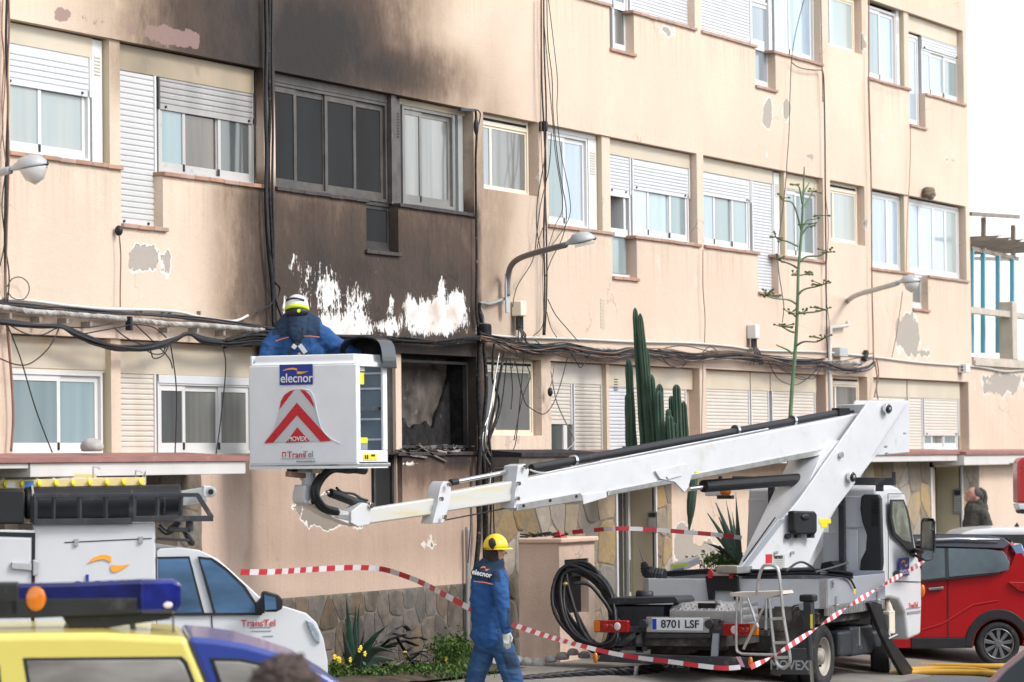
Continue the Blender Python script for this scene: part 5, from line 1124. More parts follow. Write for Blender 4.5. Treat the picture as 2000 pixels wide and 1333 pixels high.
# ------------------------- meter pillar
kx0, kx1 = -.92, .13
K = PX(kx0); ky0 = K.P(1014, 1180).y; ky1 = K.P(1093, 1180).y
print('KIOSK', ky0, ky1)
kiosk_plaster = plaster('pillar_plaster', (.76,.57,.45), (.36,.31,.26))
kio = thing('meter_pillar', ((kx0+kx1)/2, (ky0+ky1)/2, .2), 'pinkish plaster meter pillar with an open black hatch', 'meter box')
zk = K.P(1060, 1062).z
KF = PY(ky1); kx1 = KF.P(1162, 1180).x; hx0, hx1 = KF.P(1103,1150).x, KF.P(1150,1150).x; hz0, hz1 = KF.P(1126,1198).z, KF.P(1126,1092).z
wall_sheet('pillar_front', kx0, kx1, .1, zk, [(hx0,hx1,hz0,hz1)], kiosk_plaster, kio, step=.1, y=ky1, depth=.12)
g = [[Vector((kx0-noise.noise(Vector((i*.6,j*.4,9)))*.02, ky0+(ky1-ky0)*i/8, .1+(zk-.1)*j/10)) for i in range(9)] for j in range(11)]
b = MB(); b.loft(g, False, False); b.build('pillar_side', kiosk_plaster, kio, smooth=True)
b = MB(); b.box((kx0+.01,ky1+.12,.1),(kx1-.01,ky0,zk)); b.build('pillar_core', kiosk_plaster, kio); b = MB(); b.box((kx1-.02,ky1+.002,.1),(kx1,ky0,zk)); b.build('pillar_side', kiosk_plaster, kio)
b = MB(); b.box((kx0-.03,ky1-.05,zk),(kx1+.03,ky0,zk+.06)); b.build('pillar_coping', kiosk_plaster, kio, bevel=.02, seg=3)
b = MB(); b.box((hx0,ky1+.1,hz0),(hx1,ky1+.12,hz1)); b.build('hatch_inside', black_plastic, kio); b = MB(); b.box((hx0,ky1+.02,hz1-.2),(hx1,ky1+.05,hz1)); b.build('hatch_flap', black_plastic, kio)
t = thing('burnt_scraps', (kx0+.3, ky1+.3, zk+.06), 'black burnt scraps scattered on top of the meter pillar', 'debris')
for i in range(26):
    a = Vector((kx0+rnd.uniform(.05,.7), rnd.uniform(ky1+.05,ky0-.05), zk+.07+rnd.uniform(0,.03))); b = MB(); b.tube([a, a+Vector((rnd.uniform(-.15,.15),rnd.uniform(-.15,.15),rnd.uniform(0,.03)))], .009, 4); b.build('scrap', cable_burnt, t)
p = KF.P(1097,1052); b = MB(); b.add([p+Vector((0,0,-.03)),p+Vector((.28,0,-.03)),p+Vector((.1,.2,-.03)),p+Vector((.04,.05,.09)),p+Vector((.2,.02,.02))],[(0,1,3),(1,2,3),(2,0,3),(0,2,1)]); b.build('warning_wedge', print_red, None, label='small red plastic wedge lying on the meter pillar', cat='wedge')
# ---------------------------------------------------------------- cables, conduits and fittings on the facade
def cable_group(name, loc, lab, cat='cables', group=None): return thing(name, loc, lab, cat, group)
def wire(parent, pts, y, r, m, n=6, sides=5, name='cable', jit=0, rnd=random):
    P_ = PY(y); b = MB(); q = [P_.P(a+rnd.uniform(-jit,jit)*.5, c+rnd.uniform(-jit,jit), rnd.uniform(0, .03) if jit else 0) for a, c in pts]
    b.tube(spline(q, n), r, sides); return b.build(name, m, parent, smooth=True)
FW_ = PY(-.05)
t = cable_group('conduit', FW_.P(250,600), 'white plastic conduit above the cables at the left', 'conduit')
wire(t, [(-10,584),(60,588),(130,597),(210,604),(300,606),(350,610),(400,622),(455,628),(484,617)], -.04, .017, conduit_white)
t = cable_group('conduit', FW_.P(1400,680), 'long thin white conduit running to the far corner', 'conduit')
wire(t, [(955,655),(1010,659),(1080,661),(1160,664),(1235,668),(1340,670),(1420,676),(1490,685),(1600,688),(1700,697),(1790,708),(1870,714),(1900,716),(1930,720),(1965,726),(2010,722)], -.03, .015, conduit_white)
def twisted(parent, pts, y, R_, r, strands, m, turns):
    P_ = PY(y); ctr = spline([P_.P(a, c) for a, c in pts], 24); n = len(ctr)
    for k in range(strands):
        b = MB(); q = []
        for i, p in enumerate(ctr):
            a = 2*math.pi*(k/strands + turns*i/n + .35*noise.noise(Vector((i*.06,0,0)))); rj = R_*(1+.45*noise.noise(Vector((i*.11,k*3.1,1)))); q.append(p+Vector((0, math.cos(a)*rj, math.sin(a)*rj+.012*noise.noise(Vector((i*.05,5,0))))))
        b.tube(q, r, 6); b.build('strand', m, parent, smooth=True)
t = cable_group('twisted_cable', FW_.P(250,625), 'thick cream twisted supply cable along the left flats')
twisted(t, [(-10,600),(60,609),(150,615),(230,622),(300,631),(400,636),(470,642),(530,648)], -.10, .017, .011, 6, cable_cream, 16)
for x, y in ((12,612),(70,620),(123,622),(169,629),(320,640),(378,641),(430,646),(482,649)):
    b = MB(); p = PY(-.05).P(x, y); b.box((p.x-.02,-.1,p.z-.05),(p.x+.02,-.0,p.z)); b.build('cable_clip', clip_grey, t)
for x in (90,123,153,210,236,270,277,320,334,390):
    b = MB(); p = PY(-.03).P(x, 596+(x-90)*.04); b.box((p.x-.008,-.04,p.z-.06),(p.x+.008,-.0,p.z)); b.build('cable_clip', clip_grey, t)
t = cable_group('twisted_cable', FW_.P(1300,690), 'pale twisted supply cable along the right flats')
twisted(t, [(1030,673),(1080,677),(1150,682),(1230,687),(1300,690),(1400,696),(1500,702),(1580,706),(1680,712)], -.08, .020, .013, 5, cable_cream, 18)
rnd = random.Random(11)
def bundle(lab, pts, n, spread, r, m, y=-.12, seed=1, jit=1.6, group=None, wander=0, name='cable_bundle', taper=None):
    rn = random.Random(seed); t = cable_group(name, PY(y).P(*pts[len(pts)//2]), lab, group=group)
    for k in range(n):
        o = rn.uniform(-1,1); ph = rn.uniform(0,6); q = []
        for i, (a, c) in enumerate(pts):
            s = spread*(taper[i] if taper else 1)
            q.append((a+rn.uniform(-jit,jit), c+s*(o*.7+.3*math.sin(ph+i*1.7))+rn.uniform(-jit,jit)*.6+wander*math.sin(ph*3+i*(.9+.5*o))))
        wire(t, q, y-rn.uniform(-.02,.05), r*rn.uniform(.7,1.3), m if rn.random() < .85 else (cable_brown if m is cable_black else cable_burnt), 6, 5, rnd=rn)
    return t
t = bundle('thin dark cables stapled under the white conduit at the left', [(-10,592),(60,599),(140,605),(220,611),(300,616),(380,622),(460,632),(540,642)], 5, 3.5, .008, cable_black, -.06, 2)
t = bundle('drooping bundle of black cables across the left ground floor windows', [(-10,627),(40,634),(80,637),(120,638),(150,652),(185,668),(230,679),(280,680),(322,671),(345,662),(368,652),(398,664),(450,671),(500,668),(545,672)], 15, 6, .011, cable_black, -.14, 3, 1.5, taper=[.7,.8,.8,.6,1,1.3,1.2,1.1,.9,.7,.35,1,.9,1.3,1.2])
for k, pts in enumerate([[(15,633),(50,652),(80,655),(105,644),(118,638)],[(116,640),(95,680),(60,710),(30,712),(-8,697)],[(15,636),(40,700),(70,800),(102,884)],[(262,632),(300,668),(330,700),(337,720)],[(222,640),(250,662),(290,680),(300,700),(320,693),(330,672)],[(333,672),(343,740),(345,800),(342,885)],[(434,674),(441,720),(430,830),(422,888)],[(120,638),(170,640),(220,632)],[(150,655),(230,640),(262,634),(300,640),(325,660)],[(285,684),(300,692),(318,690),(323,676)]]):
    wire(t, pts, -.15 if k not in (2,5,6) else -.3, .0065, cable_black)
t = bundle('heap of singed black cables hanging over the basket', [(440,670),(480,660),(520,655),(560,664),(600,668)], 12, 9, .010, cable_burnt, -.13, 4, 3)
t = bundle('burnt cable strands drooping along the scorched lintel', [(520,648),(600,655),(680,660),(740,662),(790,664),(850,668),(900,664),(950,662)], 16, 6, .010, cable_burnt, -.09, 5, 2.5)
t = bundle('tangled cables sagging below the far right flats', [(940,660),(975,668),(1010,676),(1050,684),(1100,680),(1150,688),(1200,694),(1236,690),(1300,694),(1350,699),(1400,694),(1450,696),(1500,704),(1560,712),(1610,712)], 27, 8, .0062, cable_black, -.11, 6, 3.6, wander=4.5)
for pts in ([(960,664),(1000,690),(1030,697),(1070,683),(1100,676)],[(1110,680),(1125,706),(1135,717),(1150,690)],[(1120,688),(1180,707),(1235,697)],[(1250,694),(1290,704),(1310,716),(1330,718),(1344,700)],[(1290,694),(1310,714),(1340,710)],[(1370,692),(1385,678),(1398,684),(1404,696)],[(1500,700),(1530,720),(1560,735),(1590,740),(1605,716)],[(1480,690),(1540,730),(1575,742),(1600,715)],[(1500,706),(1520,740),(1555,752),(1590,728),(1610,708)],[(1605,714),(1640,730),(1670,728),(1706,712)],[(1620,712),(1660,722),(1700,700)],[(1600,706),(1650,706),(1705,690)],[(990,672),(1010,692),(1000,720)],[(1045,665),(1080,690),(1120,700),(1160,690),(1190,682)],[(1235,697),(1300,680),(1340,676),(1400,690)]):
    wire(t, pts, -.13, .0065, cable_black, jit=1)
t = bundle('purple grey cable loops between the last white conduit and the corner window', [(1608,710),(1640,722),(1668,726),(1695,720),(1708,708)], 7, 5, .009, cable_black, -.10, 7, 2.5)
for pts in ([(1704,700),(1710,715),(1713,745),(1708,775)],[(1712,700),(1716,730),(1712,760),(1715,780)]): wire(t, pts, -.1, .010, cable_brown)
# vertical drops
def drop(lab, sets, y=-.06, name='cable_drop'):
    p = PY(y).P(*sets[0][0][len(sets[0][0])//2]); t = cable_group(name, p, lab)
    for pts, r, m in sets: wire(t, pts, y-random.uniform(0,.03), r, m, 6, 5)
    return t
drop('bunch of brown and black cables down the left edge', [([(6,-10),(4,60),(8,110),(4,200),(6,250),(0,290)],.006,cable_brown),([(14,-10),(12,90),(16,200),(13,300),(10,450),(11,560),(10,605)],.013,cable_black),([(17,-10),(18,60),(15,130),(16,230),(17,330),(13,470),(10,590)],.010,cable_brown),([(3,60),(10,150),(5,250),(12,320)],.006,cable_brown),([(12,330),(4,400),(9,470),(0,520)],.006,cable_black),([(10,480),(18,540),(14,600)],.007,cable_black)])
drop('thin looped cable ring on the left wall', [([(14,560),(24,545),(40,542),(54,552),(57,568),(50,582),(38,586),(24,582),(15,572),(12,590)],.005,cable_black)], name='cable_ring')
drop('brown pipe like cable beside the lowest left window', [([(13,625),(18,680),(24,760),(26,820),(22,882)],.013,cable_brown)])
drop('thick sooty cables down the pillar between the left flats', [([(519,-10),(521,90),(519,200),(521,300),(520,400),(524,480),(532,560),(535,640)],.022,cable_black),([(526,-10),(525,100),(527,220),(525,330),(529,430),(533,520),(534,640)],.017,cable_burnt),([(532,-10),(531,120),(533,250),(532,350),(534,450),(536,560),(540,640)],.013,cable_black),([(523,380),(522,450),(531,520),(533,545),(546,562),(545,580),(540,590),(552,625)],.010,cable_black),([(500,612),(515,602),(528,596),(537,580)],.008,cable_black)])
drop('charred cable beside the burnt flat at the right', [([(929,215),(931,260),(929,320),(930,420),(931,520),(930,600),(934,640)],.014,cable_burnt),([(932,215),(938,222),(936,240),(932,250)],.008,cable_black)])
b = MB(); p = PY(-.06).P(930,248); b.ell(p, (.03,.03,.10)); b.build('cable_joint', cable_black, cable_group('cable_joint', p, 'black taped cable joint at the corner of the burnt flat', 'cable joint'))
t = cable_group('lintel_bracket', PY(-.05).P(912,215), 'black bracket at the right end of the burnt window head', 'bracket'); b = MB(); b.bar(PY(-.04).P(897,214), PY(-.04).P(926,216), .05, .03); b.build('bracket_arm', steel_dark, t)
drop('loose bunch of thin black cables hanging past the middle windows', [([(1057,-10),(1058,150),(1063,260),(1066,330),(1062,450),(1064,560),(1061,655)],.011,cable_black),([(1062,-10),(1063,100),(1067,220),(1064,330),(1067,450),(1068,560),(1064,655)],.010,cable_black),([(1056,-10),(1056,150),(1058,300),(1065,400),(1060,520),(1063,650)],.005,cable_brown),([(1068,-10),(1070,80),(1078,150),(1081,230),(1092,330),(1106,410),(1100,460),(1076,510),(1066,540)],.006,cable_black),
    ([(1070,-10),(1082,90),(1089,160),(1088,220),(1096,300),(1112,380),(1110,430),(1070,490)],.005,cable_black),([(1063,50),(1070,130),(1078,220),(1085,300),(1099,400),(1085,440),(1072,480)],.005,cable_black),([(1066,300),(1050,390),(1048,440),(1054,480),(1060,500)],.006,cable_black),([(1077,260),(1072,330),(1056,400),(1048,460),(1040,510),(1010,560),(1001,600)],.006,cable_black),([(1062,440),(1050,480),(1060,505)],.005,cable_black)], -.08)
drop('two slack cables curving down from the bunch to the white conduit', [([(1070,585),(1085,615),(1110,645),(1130,668)],.006,cable_black),([(1068,600),(1058,640),(1042,656)],.005,cable_black),([(1068,610),(1076,640),(1088,660)],.005,cable_black)], -.08)
b = MB(); p = PY(-.06).P(1063,247); b.box((p.x-.03,-.1,p.z-.06),(p.x+.03,-.0,p.z+.06)); o = b.build('junction_box', black_plastic, None, bevel=.015, label='little black box where the middle cables meet the window head', cat='junction box')
drop('thin dark cable dropping over the slider of the far flat', [([(1573,-10),(1555,60),(1546,118),(1543,190),(1541,260),(1536,330)],.006,cable_black),([(1546,122),(1560,132),(1585,137),(1606,137)],.008,cable_black),([(1537,330),(1530,400),(1521,470),(1520,520),(1527,570),(1531,600),(1528,630)],.006,cable_black)])
drop('pair of dark cables down the seam beside the second stair windows', [([(1606,137),(1609,160),(1611,260),(1612,380),(1613,480),(1614,600),(1616,700)],.011,cable_black),([(1603,-10),(1605,80),(1607,200)],.008,cable_brown),([(1612,380),(1618,450),(1612,560),(1620,640),(1614,700)],.006,cable_brown)])
drop('brown cable down the last pilaster', [([(1697,-10),(1697,150),(1700,280),(1702,400),(1703,550),(1705,640),(1706,700)],.011,cable_brown),([(1695,150),(1697,230),(1700,330)],.006,cable_brown)])
drop('thin cable past the corner flat down to the conduit', [([(1778,245),(1778,300),(1776,360),(1772,430),(1770,530)],.006,cable_brown),([(1763,570),(1756,620),(1750,660),(1742,698)],.007,cable_brown),([(1702,150),(1720,165),(1745,173),(1770,176)],.004,cable_brown)])
drop('thin telephone wire below the third flat', [([(1373,488),(1373,560),(1377,620),(1376,670)],.006,cable_brown)])
drop('thin vertical wire beside the cream plastered ground floor bay', [([(1374,706),(1373,760),(1371,830),(1371,880)],.013,box_beige)])
drop('burnt cables hanging down the corner of the pink wall', [([(938,660),(935,760),(938,860),(934,950),(936,1040),(925,1150)],.030,cable_burnt),([(945,670),(950,760),(943,860),(950,980),(948,1100)],.022,cable_burnt),([(965,672),(962,740),(975,790),(955,860),(945,900)],.014,cable_burnt),([(985,690),(975,740),(965,800),(955,850),(960,910),(958,1000)],.016,cable_burnt),([(975,690),(960,780),(948,860),(960,900),(955,960)],.008,alu),([(990,700),(978,800),(955,870),(975,895),(1000,890)],.007,cable_burnt),([(968,740),(958,800),(945,840),(944,880),(965,920)],.008,alu),
    ([(918,900),(920,1000),(914,1100)],.006,cable_black),([(957,905),(960,960),(957,1060)],.010,cable_black),([(964,905),(964,1000),(966,1060)],.008,cable_black),([(996,700),(1001,760),(998,800)],.006,cable_black),([(1007,705),(1023,780),(1040,800),(1062,809),(1080,790),(1095,750),(1108,700)],.006,cable_black),([(1023,700),(1015,790),(1008,860),(1003,878)],.006,cable_black),([(1030,715),(1035,740),(1020,780),(1004,860)],.006,cable_black),([(1083,712),(1078,745),(1075,755)],.006,cable_brown),([(1076,725),(1086,780),(1100,815),(1118,850),(1120,866),(1106,880)],.008,conduit_grey)], -.09)
b = MB(); p = PY(-.09).P(1074.5,766); b.ell(p,(.035,.03,.055)); b.build('cable_plug', black_plastic, None, smooth=True, label='black plug dangling in front of the pilaster', cat='plug')
drop('grey conduit down the pink wall behind the walking worker', [([(913,1030),(914,1110),(913,1200),(915,1290)],.028,conduit_grey)], -.04, 'downpipe')
drop('thin black wire below the balcony door of the first flat', [([(233,460),(236,500),(235,560),(235,600)],.007,cable_brown)])
b = MB(); p = PY(-.05).P(232,451); b.ell(p,(.035,.04,.05)); b.build('cable_gland', black_plastic, None, smooth=True, label='black cable gland below the first balcony door', cat='junction box')
b = MB(); p = PY(-.03).P(233,640); b.box((p.x-.01,-.16,p.z-.03),(p.x+.03,-.10,p.z+.10)); b.build('cable_clamp', black_plastic, None, bevel=.005, label='black clamp where thin wires leave the twisted cable', cat='clamp')
def pipe_thing(nm, lab, pts, y, r, m):
    t = thing(nm, PY(y).P(*pts[-1]), lab, 'pipe'); b = MB(); b.tube([PY(y).P(a,c) for a,c in pts], r, 10); b.build('pipe_run', m, t, smooth=True); return t
pipe_thing('downpipe', 'white downpipe between the second stair window and the flat', [(1655,628),(1655,636),(1622,640),(1620,720),(1622,800),(1624,925)], -.07, .030, conduit_white)
def meter(x0, x1, y0, y1, yb, lab, seed):
    p = PY(-.02); a = p.P(x0,y0); c = p.P(x1,y1); c.x = a.x+.15; t = thing('distribution_box', a, lab, 'junction box')
    b = MB(); b.box((a.x,-.14,c.z),(c.x,-.005,a.z)); b.build('box_cover', frame_white if seed % 2 else frame_cream, t, bevel=.02, seg=3); zb = p.P(x0,yb).z
    for i in range(4): b = MB(); xx = a.x+(c.x-a.x)*(i+.5)/4; b.cyl((xx,-.08,c.z),(xx,-.08,zb),.022,8); b.build('cable_gland', cable_burnt, t)
    rn = random.Random(seed)
    for i in range(8): b = MB(); xx = a.x+(c.x-a.x)*rn.random(); b.tube(spline([(xx,-.09,zb+.02),(xx+rn.uniform(-.1,.1),-.13,zb-.08),(xx+rn.uniform(-.35,.35),-.12,zb-.22)]),.008,5); b.build('tail_wire', cable_black, t)
meter(1000,1021,588,620,645,'cream plastic fuse box with black glands above the tangled cables',12); meter(1460,1480,634,664,680,'white plastic fuse box between the third and fourth bays',13)
b = MB(); p = PY(-.02).P(1628,690); b.box((p.x,-.12,p.z-.05),(p.x+.35,-.005,p.z+.08)); b.build('junction_box', lamp_grey, None, bevel=.01, label='small grey box beside the white downpipe', cat='junction box')
t = thing('camera_box', PY(-.02).P(1873,720), 'small white box with two black holes at the end of the conduit', 'junction box'); p = PY(-.02).P(1873,721); b = MB(); b.box((p.x,-.14,p.z-.06),(p.x+.22,-.005,p.z+.08)); b.build('box_cover', frame_white, t, bevel=.01)
for dz in (.03,-.02): b = MB(); b.cyl((p.x-.006,-.07,p.z+dz),(p.x+.01,-.07,p.z+dz),.018,10); b.build('hole', char, t)
b = MB(); p = PY(-.05).P(1690,697); b.bar(p-Vector((.06,0,.06)), p+Vector((.05,0,.08)), .07, .07); b.build('cable_splice', black_plastic, None, bevel=.01, label='black splice sticking up from the cable loops', cat='cable joint')
b = MB(); p = PY(-.05).P(944,653); b.box((p.x-.08,-.12,p.z-.08),(p.x+.1,-.0,p.z+.12)); b.build('melted_box', char, None, bevel=.03, label='melted black box beside the burnt flat', cat='junction box')
t = thing('cable_tray', PY(-.05).P(948,600), 'dark kinked conduit from the middle lamp arm down to the melted box', 'conduit'); wire(t, [(990,582),(975,588),(955,594),(940,592),(938,602),(944,620),(946,650)], -.05, .020, conduit_grey); wire(t, [(938,592),(937,610),(941,630)], -.09, .02, cable_burnt)
b = MB()
p = PY(-.03).P(1810,378); rn = random.Random(3); t = thing('wasp_nest', p, 'grey ragged lump stuck under the upper wall near the corner', 'nest')
for i in range(12): b = MB(); b.ell(p+Vector((rn.uniform(-.16,.16),-.02-rn.uniform(0,.05),rn.uniform(-.06,.06))),(.09,.06,.05),8,6); b.build('lump', stone_grey, t)

# ---------------------------------------------------------------- street lamps on wall arms
def street_lamp(base, pts, head, zs, lab, kind, sc_=1.):
    """pts: the arm as it runs from the wall to the head"""
    P_ = [D(x,y,z) for (x,y),z in zip(pts, zs)]; t = thing('street_lamp', base, lab, 'street lamp', 'street lamps on wall arms')
    b = MB(); b.tube(spline(P_, 6), .034*sc_, 12); b.build('lamp_arm', arm_steel if kind == 'flat' else lamp_grey, t, smooth=True)
    b = MB(); w0 = P_[0]; b.bar(w0+Vector((0,0,-.2)), w0+Vector((0,0,.25)), .10, .02, (0,1,0)); b.build('wall_plate', lamp_grey, t, bevel=.005)
    a = P_[-1]; e = D(head[0], head[1], zs[-1]); d = (e-a); L_ = d.length; sc_ = L_/.42; d.normalize(); side = d.cross(Vector((0,0,1))).normalized(); up = side.cross(d)
    rings = []; prof = [(0,.04,.04),(.08,.055,.05),(.22,.085,.085),(.30,.13,.12),(.6,.17,.14),(.85,.15,.11),(1.0,.08,.05),(1.02,.01,.01)]
    for f_, w_, h_ in prof: c = a+d*L_*f_; rings.append([c+side*math.cos(q)*w_*sc_+up*max(-.15,math.sin(q))*h_*sc_ for q in [2*math.pi*k/20 for k in range(20)]])
    b = MB(); b.loft(rings, True, True); b.build('lamp_housing', lamp_grey, t, smooth=True)
    b = MB()
    if kind == 'bowl':
        rings = []
        for f_, w_, h_ in [(.28,.12,.02),(.36,.15,.12),(.6,.165,.19),(.85,.14,.14),(.99,.06,.03)]: c = a+d*L_*f_-up*.02; rings.append([c+side*math.cos(q)*w_*sc_+up*min(.0,math.sin(q))*h_*sc_ for q in [math.pi+math.pi*k/14 for k in range(15)]])
        b.loft(rings, False, False); b.build('lamp_bowl', lamp_glass, t, smooth=True)
    else: b.prism([a+d*L_*.3-side*.11*sc_-up*.03, a+d*L_*.97-side*.11*sc_-up*.03, a+d*L_*.97+side*.11*sc_-up*.03, a+d*L_*.3+side*.11*sc_-up*.03], -up*.02); b.build('lamp_bowl', lamp_glass, t)
    b = MB(); b.ell(a+d*L_*.99, (.025,.025,.02)); b.build('catch', steel_dark, t)
street_lamp(D(990,560,40.6), [(991,578),(992,545),(998,520),(1015,505),(1050,493),(1088,483),(1104,479)], (1161,466), [41.2,41.2,41.1,40.9,40.2,39.5,39.2], 'street lamp with a flat glass on the wall beside the burnt flat', 'flat')
street_lamp(D(-20,330,33), [(-40,380),(-38,350),(-20,342),(0,337),(20,333)], (91,320), [31.5,31.5,31.3,31.1,31.0], 'street lamp with a round bowl at the left picture edge', 'bowl', 1.05)
street_lamp(D(1652,600,52), [(1653,628),(1652,603),(1656,588),(1675,576),(1710,566),(1742,557),(1753,553)], (1795,549), [52.4,52.3,52.1,51.6,50.9,50.2,49.9], 'street lamp with a white bowl before the corner windows', 'bowl', 1.05)

# ---------------------------------------------------------------- plants
def cactus():
    t = thing('cactus', (4.2, -.3, LED), 'tall many stemmed green column cactus on the ledge', 'cactus'); rn = random.Random(9)
    cols = [((1240,601),(1262,885),5.5,10.5,43.3),((1250,612),(1273,885),5,9.5,43.2),((1263,679),(1270,885),4.5,6,43.5),((1271,731),(1284,885),6,7.5,43.1),((1227.5,700),(1236,885),6,8,43.6),((1226,769),(1230,885),5.5,7,43.4),((1288,750),(1292,885),6,7,43.5),((1287,763),(1292,885),7,9,43.0),((1321,751),(1326,885),7,8,43.2),((1311,773),(1316,885),5,7,43.4),((1335,784),(1340,885),5,7,43.3),((1305,799),(1308,885),5,7,43.1),((1308,812),(1313,885),6,8,42.9),((1317.5,826),(1321,885),4,6,43.0)]
    def stem(a, c, r0, r1, z, nm='stem'):
        A = D(*a, z); Cc = D(*c, z); n = 10; rings = []; ph = rn.uniform(0,6)
        dirv = (A-Cc).normalized(); u = dirv.cross(Vector((0,1,0))).normalized(); v = u.cross(dirv)
        fs = [0,.1,.25,.4,.55,.7,.85,.93,.97,.99,1.0]
        for f_ in fs:
            r = (r1+(r0-r1)*f_)*z/F_PX
            if f_ > .9: r *= max(.05, math.sqrt(max(0, 1-((f_-.9)/.1)**2)))
            r *= 1+.06*math.sin(f_*17+ph)
            c_ = Cc.lerp(A, f_); rings.append([c_+(u*math.cos(q)+v*math.sin(q))*r*(1.18 if k % 2 else .72) for k, q in enumerate([2*math.pi*k/16+ph for k in range(16)])])
        b = MB(); b.loft(rings, True, True); return b.build(nm, cactus_m, t)
    for a, c, r0, r1, z in cols: stem(a, c, r0, r1, z)
    A = [D(x,y,42.9) for x, y in ((1352,905),(1353,945),(1350,985),(1348,1012),(1346,1036))]; b = MB(); b.tube(spline(A, 4), [.05,.055,.06,.062,.062,.062,.06,.06,.058,.055,.05,.045,.035,.03,.02,.015,.008][:len(spline(A,4))], 8); b.build('hanging_stem', cactus_m, t, label='long stem drooping below the ledge')
    b = MB(); b.box((3.0,-.42,LED-.02),(5.6,-.12,LED+.06)); b.build('planter', soil, t)
cactus()
t = thing('agave_stalk', D(1538,1120,44), 'tall agave flower stalk with side branches in front of the far flats', 'plant')
TR = [(1571,326),(1568,400),(1566,450),(1560,520),(1558,580),(1556,640),(1552,700),(1547,760),(1543,830),(1541,900),(1539,960),(1537,1120)]; W_ = [2,4,5,5,5.5,6,6.5,7,7,7,7.5,8]
Pt = spline([D(x,y,44) for x,y in TR], 5); rr = [ (W_[min(i//5, 10)]+(W_[min(i//5+1,11)]-W_[min(i//5,10)])*(i % 5)/5)*.58*44/F_PX for i in range(len(Pt))]
b = MB(); b.tube(Pt, rr, 10); st_ = b.build('stalk', stalk_m, t, smooth=True)
rn = random.Random(4)
BRS = [([(1567,398),(1562,370),(1557,360)],1),([(1570,375),(1578,362),(1584,352)],0),([(1566,408),(1580,390),(1590,368)],1),([(1565,450),(1550,400),(1530,392),(1524,386)],1),([(1567,458),(1576,445),(1590,440),(1596,434)],1),([(1564,458),(1575,432),(1592,428),(1604,418)],1),([(1559,482),(1540,473),(1522,468),(1513,462)],2),([(1563,512),(1575,502),(1600,500),(1612,494),(1625,492)],2),([(1557,524),(1545,517),(1525,510),(1513,506)],2),([(1556,536),(1565,538),(1572,536),(1582,538)],2),([(1559,535),(1552,538),(1548,537)],1),([(1558,578),(1570,566),(1595,560),(1612,555)],2),([(1555,594),(1540,586),(1512,583),(1490,575)],3),([(1560,612),(1590,610),(1605,607),(1615,604)],2),([(1556,618),(1562,612),(1570,613)],2),([(1553,618),(1547,612),(1541,613)],2),([(1551,650),(1540,646),(1530,640),(1525,638)],2),([(1555,676),(1570,668),(1595,668),(1612,660)],2),([(1547,692),(1540,685),(1525,678),(1516,674)],0)]
for pts, dens in BRS:
    zz = 44+rn.uniform(-.5,.5); q = [D(pts[0][0],pts[0][1],44)]+[D(x,y,44+(zz-44)*(i+1)/len(pts)) for i,(x,y) in enumerate(pts[1:])]
    b = MB(); b.tube(spline(q, 5), [.014-.008*i/(len(spline(q,5))) for i in range(len(spline(q,5)))], 6); br = b.build('side_branch', stalk_m, t, smooth=True)
    if dens:
        b = MB(); e = q[-1]
        for k in range(4*dens):
            c = e+Vector((rn.gauss(0,.055),rn.gauss(0,.055),rn.uniform(-.01,.06)))*(1 if dens < 3 else 1.2)-(q[-1]-q[-2]).normalized()*rn.uniform(0,.12)
            b.tube([e-(q[-1]-q[-2])*.3, c], .006, 4, False); b.ell(c, (.018,.018,.014), 6, 4)
        b.build('bud_cluster', bud_m, br)
def agave(loc_px, z, leaves, lab, zb=None, w=.055, seed=1, nm='agave'):
    c = D(*loc_px, z); t = thing(nm, c, lab, 'plant'); rn = random.Random(seed)
    for (tx, ty), bend in leaves:
        e = D(tx, ty, z+rn.uniform(-.35,.35)); mid = c.lerp(e, .5)+Vector((0,0,bend)); q = spline([c, mid, e], 7); V = []; n = len(q)
        sd_ = (e-c).cross(FW).normalized()
        for i, p in enumerate(q):
            f_ = i/(n-1); ww = w*(.62+.38*math.sin(f_*math.pi*1.2))*(1-f_)**.75 if f_ < 1 else .002
            V += [p-sd_*ww, p+FW*ww*.45, p+sd_*ww]
        b = MB(); b.add(V, [(i*3, i*3+1, i*3+4, i*3+3) for i in range(n-1)]+[(i*3+1, i*3+2, i*3+5, i*3+4) for i in range(n-1)]); o = b.build('leaf', agave_m, t, smooth=True)
        md = o.modifiers.new('thick', 'SOLIDIFY'); md.thickness = .012
    return t
agave((690,1325), 37.6, [((676,1160),.0),((664,1180),.0),((695,1185),.0),((702,1180),.0),((648,1215),.05),((712,1235),.0),((630,1235),.05),((620,1250),.12),((757,1222),.10),((745,1235),.1),((775,1262),.12),((770,1290),.1),((765,1312),.08),((620,1290),.1),((735,1255),.0),((770,1275),.15),((625,1270),.1),((655,1250),.0),((720,1290),.0),((680,1215),.0),((690,1240),0),((668,1225),0)], 'dark green agave with long upright leaves at the foot of the pink wall', w=.06, seed=3)
agave((1446,1115), 43.2, [((1382,1003),.05),((1398,982),.05),((1404,1010),.02),((1418,978),0),((1427,1040),0),((1390,1040),.06),((1375,1060),.08),((1388,1085),.05),((1385,1105),.08),((1420,1060),0),((1430,1000),0),((1408,1120),.05),((1437,962),0),((1395,1072),.03)], 'spiky agave half hidden behind the cab of the truck', w=.045, seed=5)
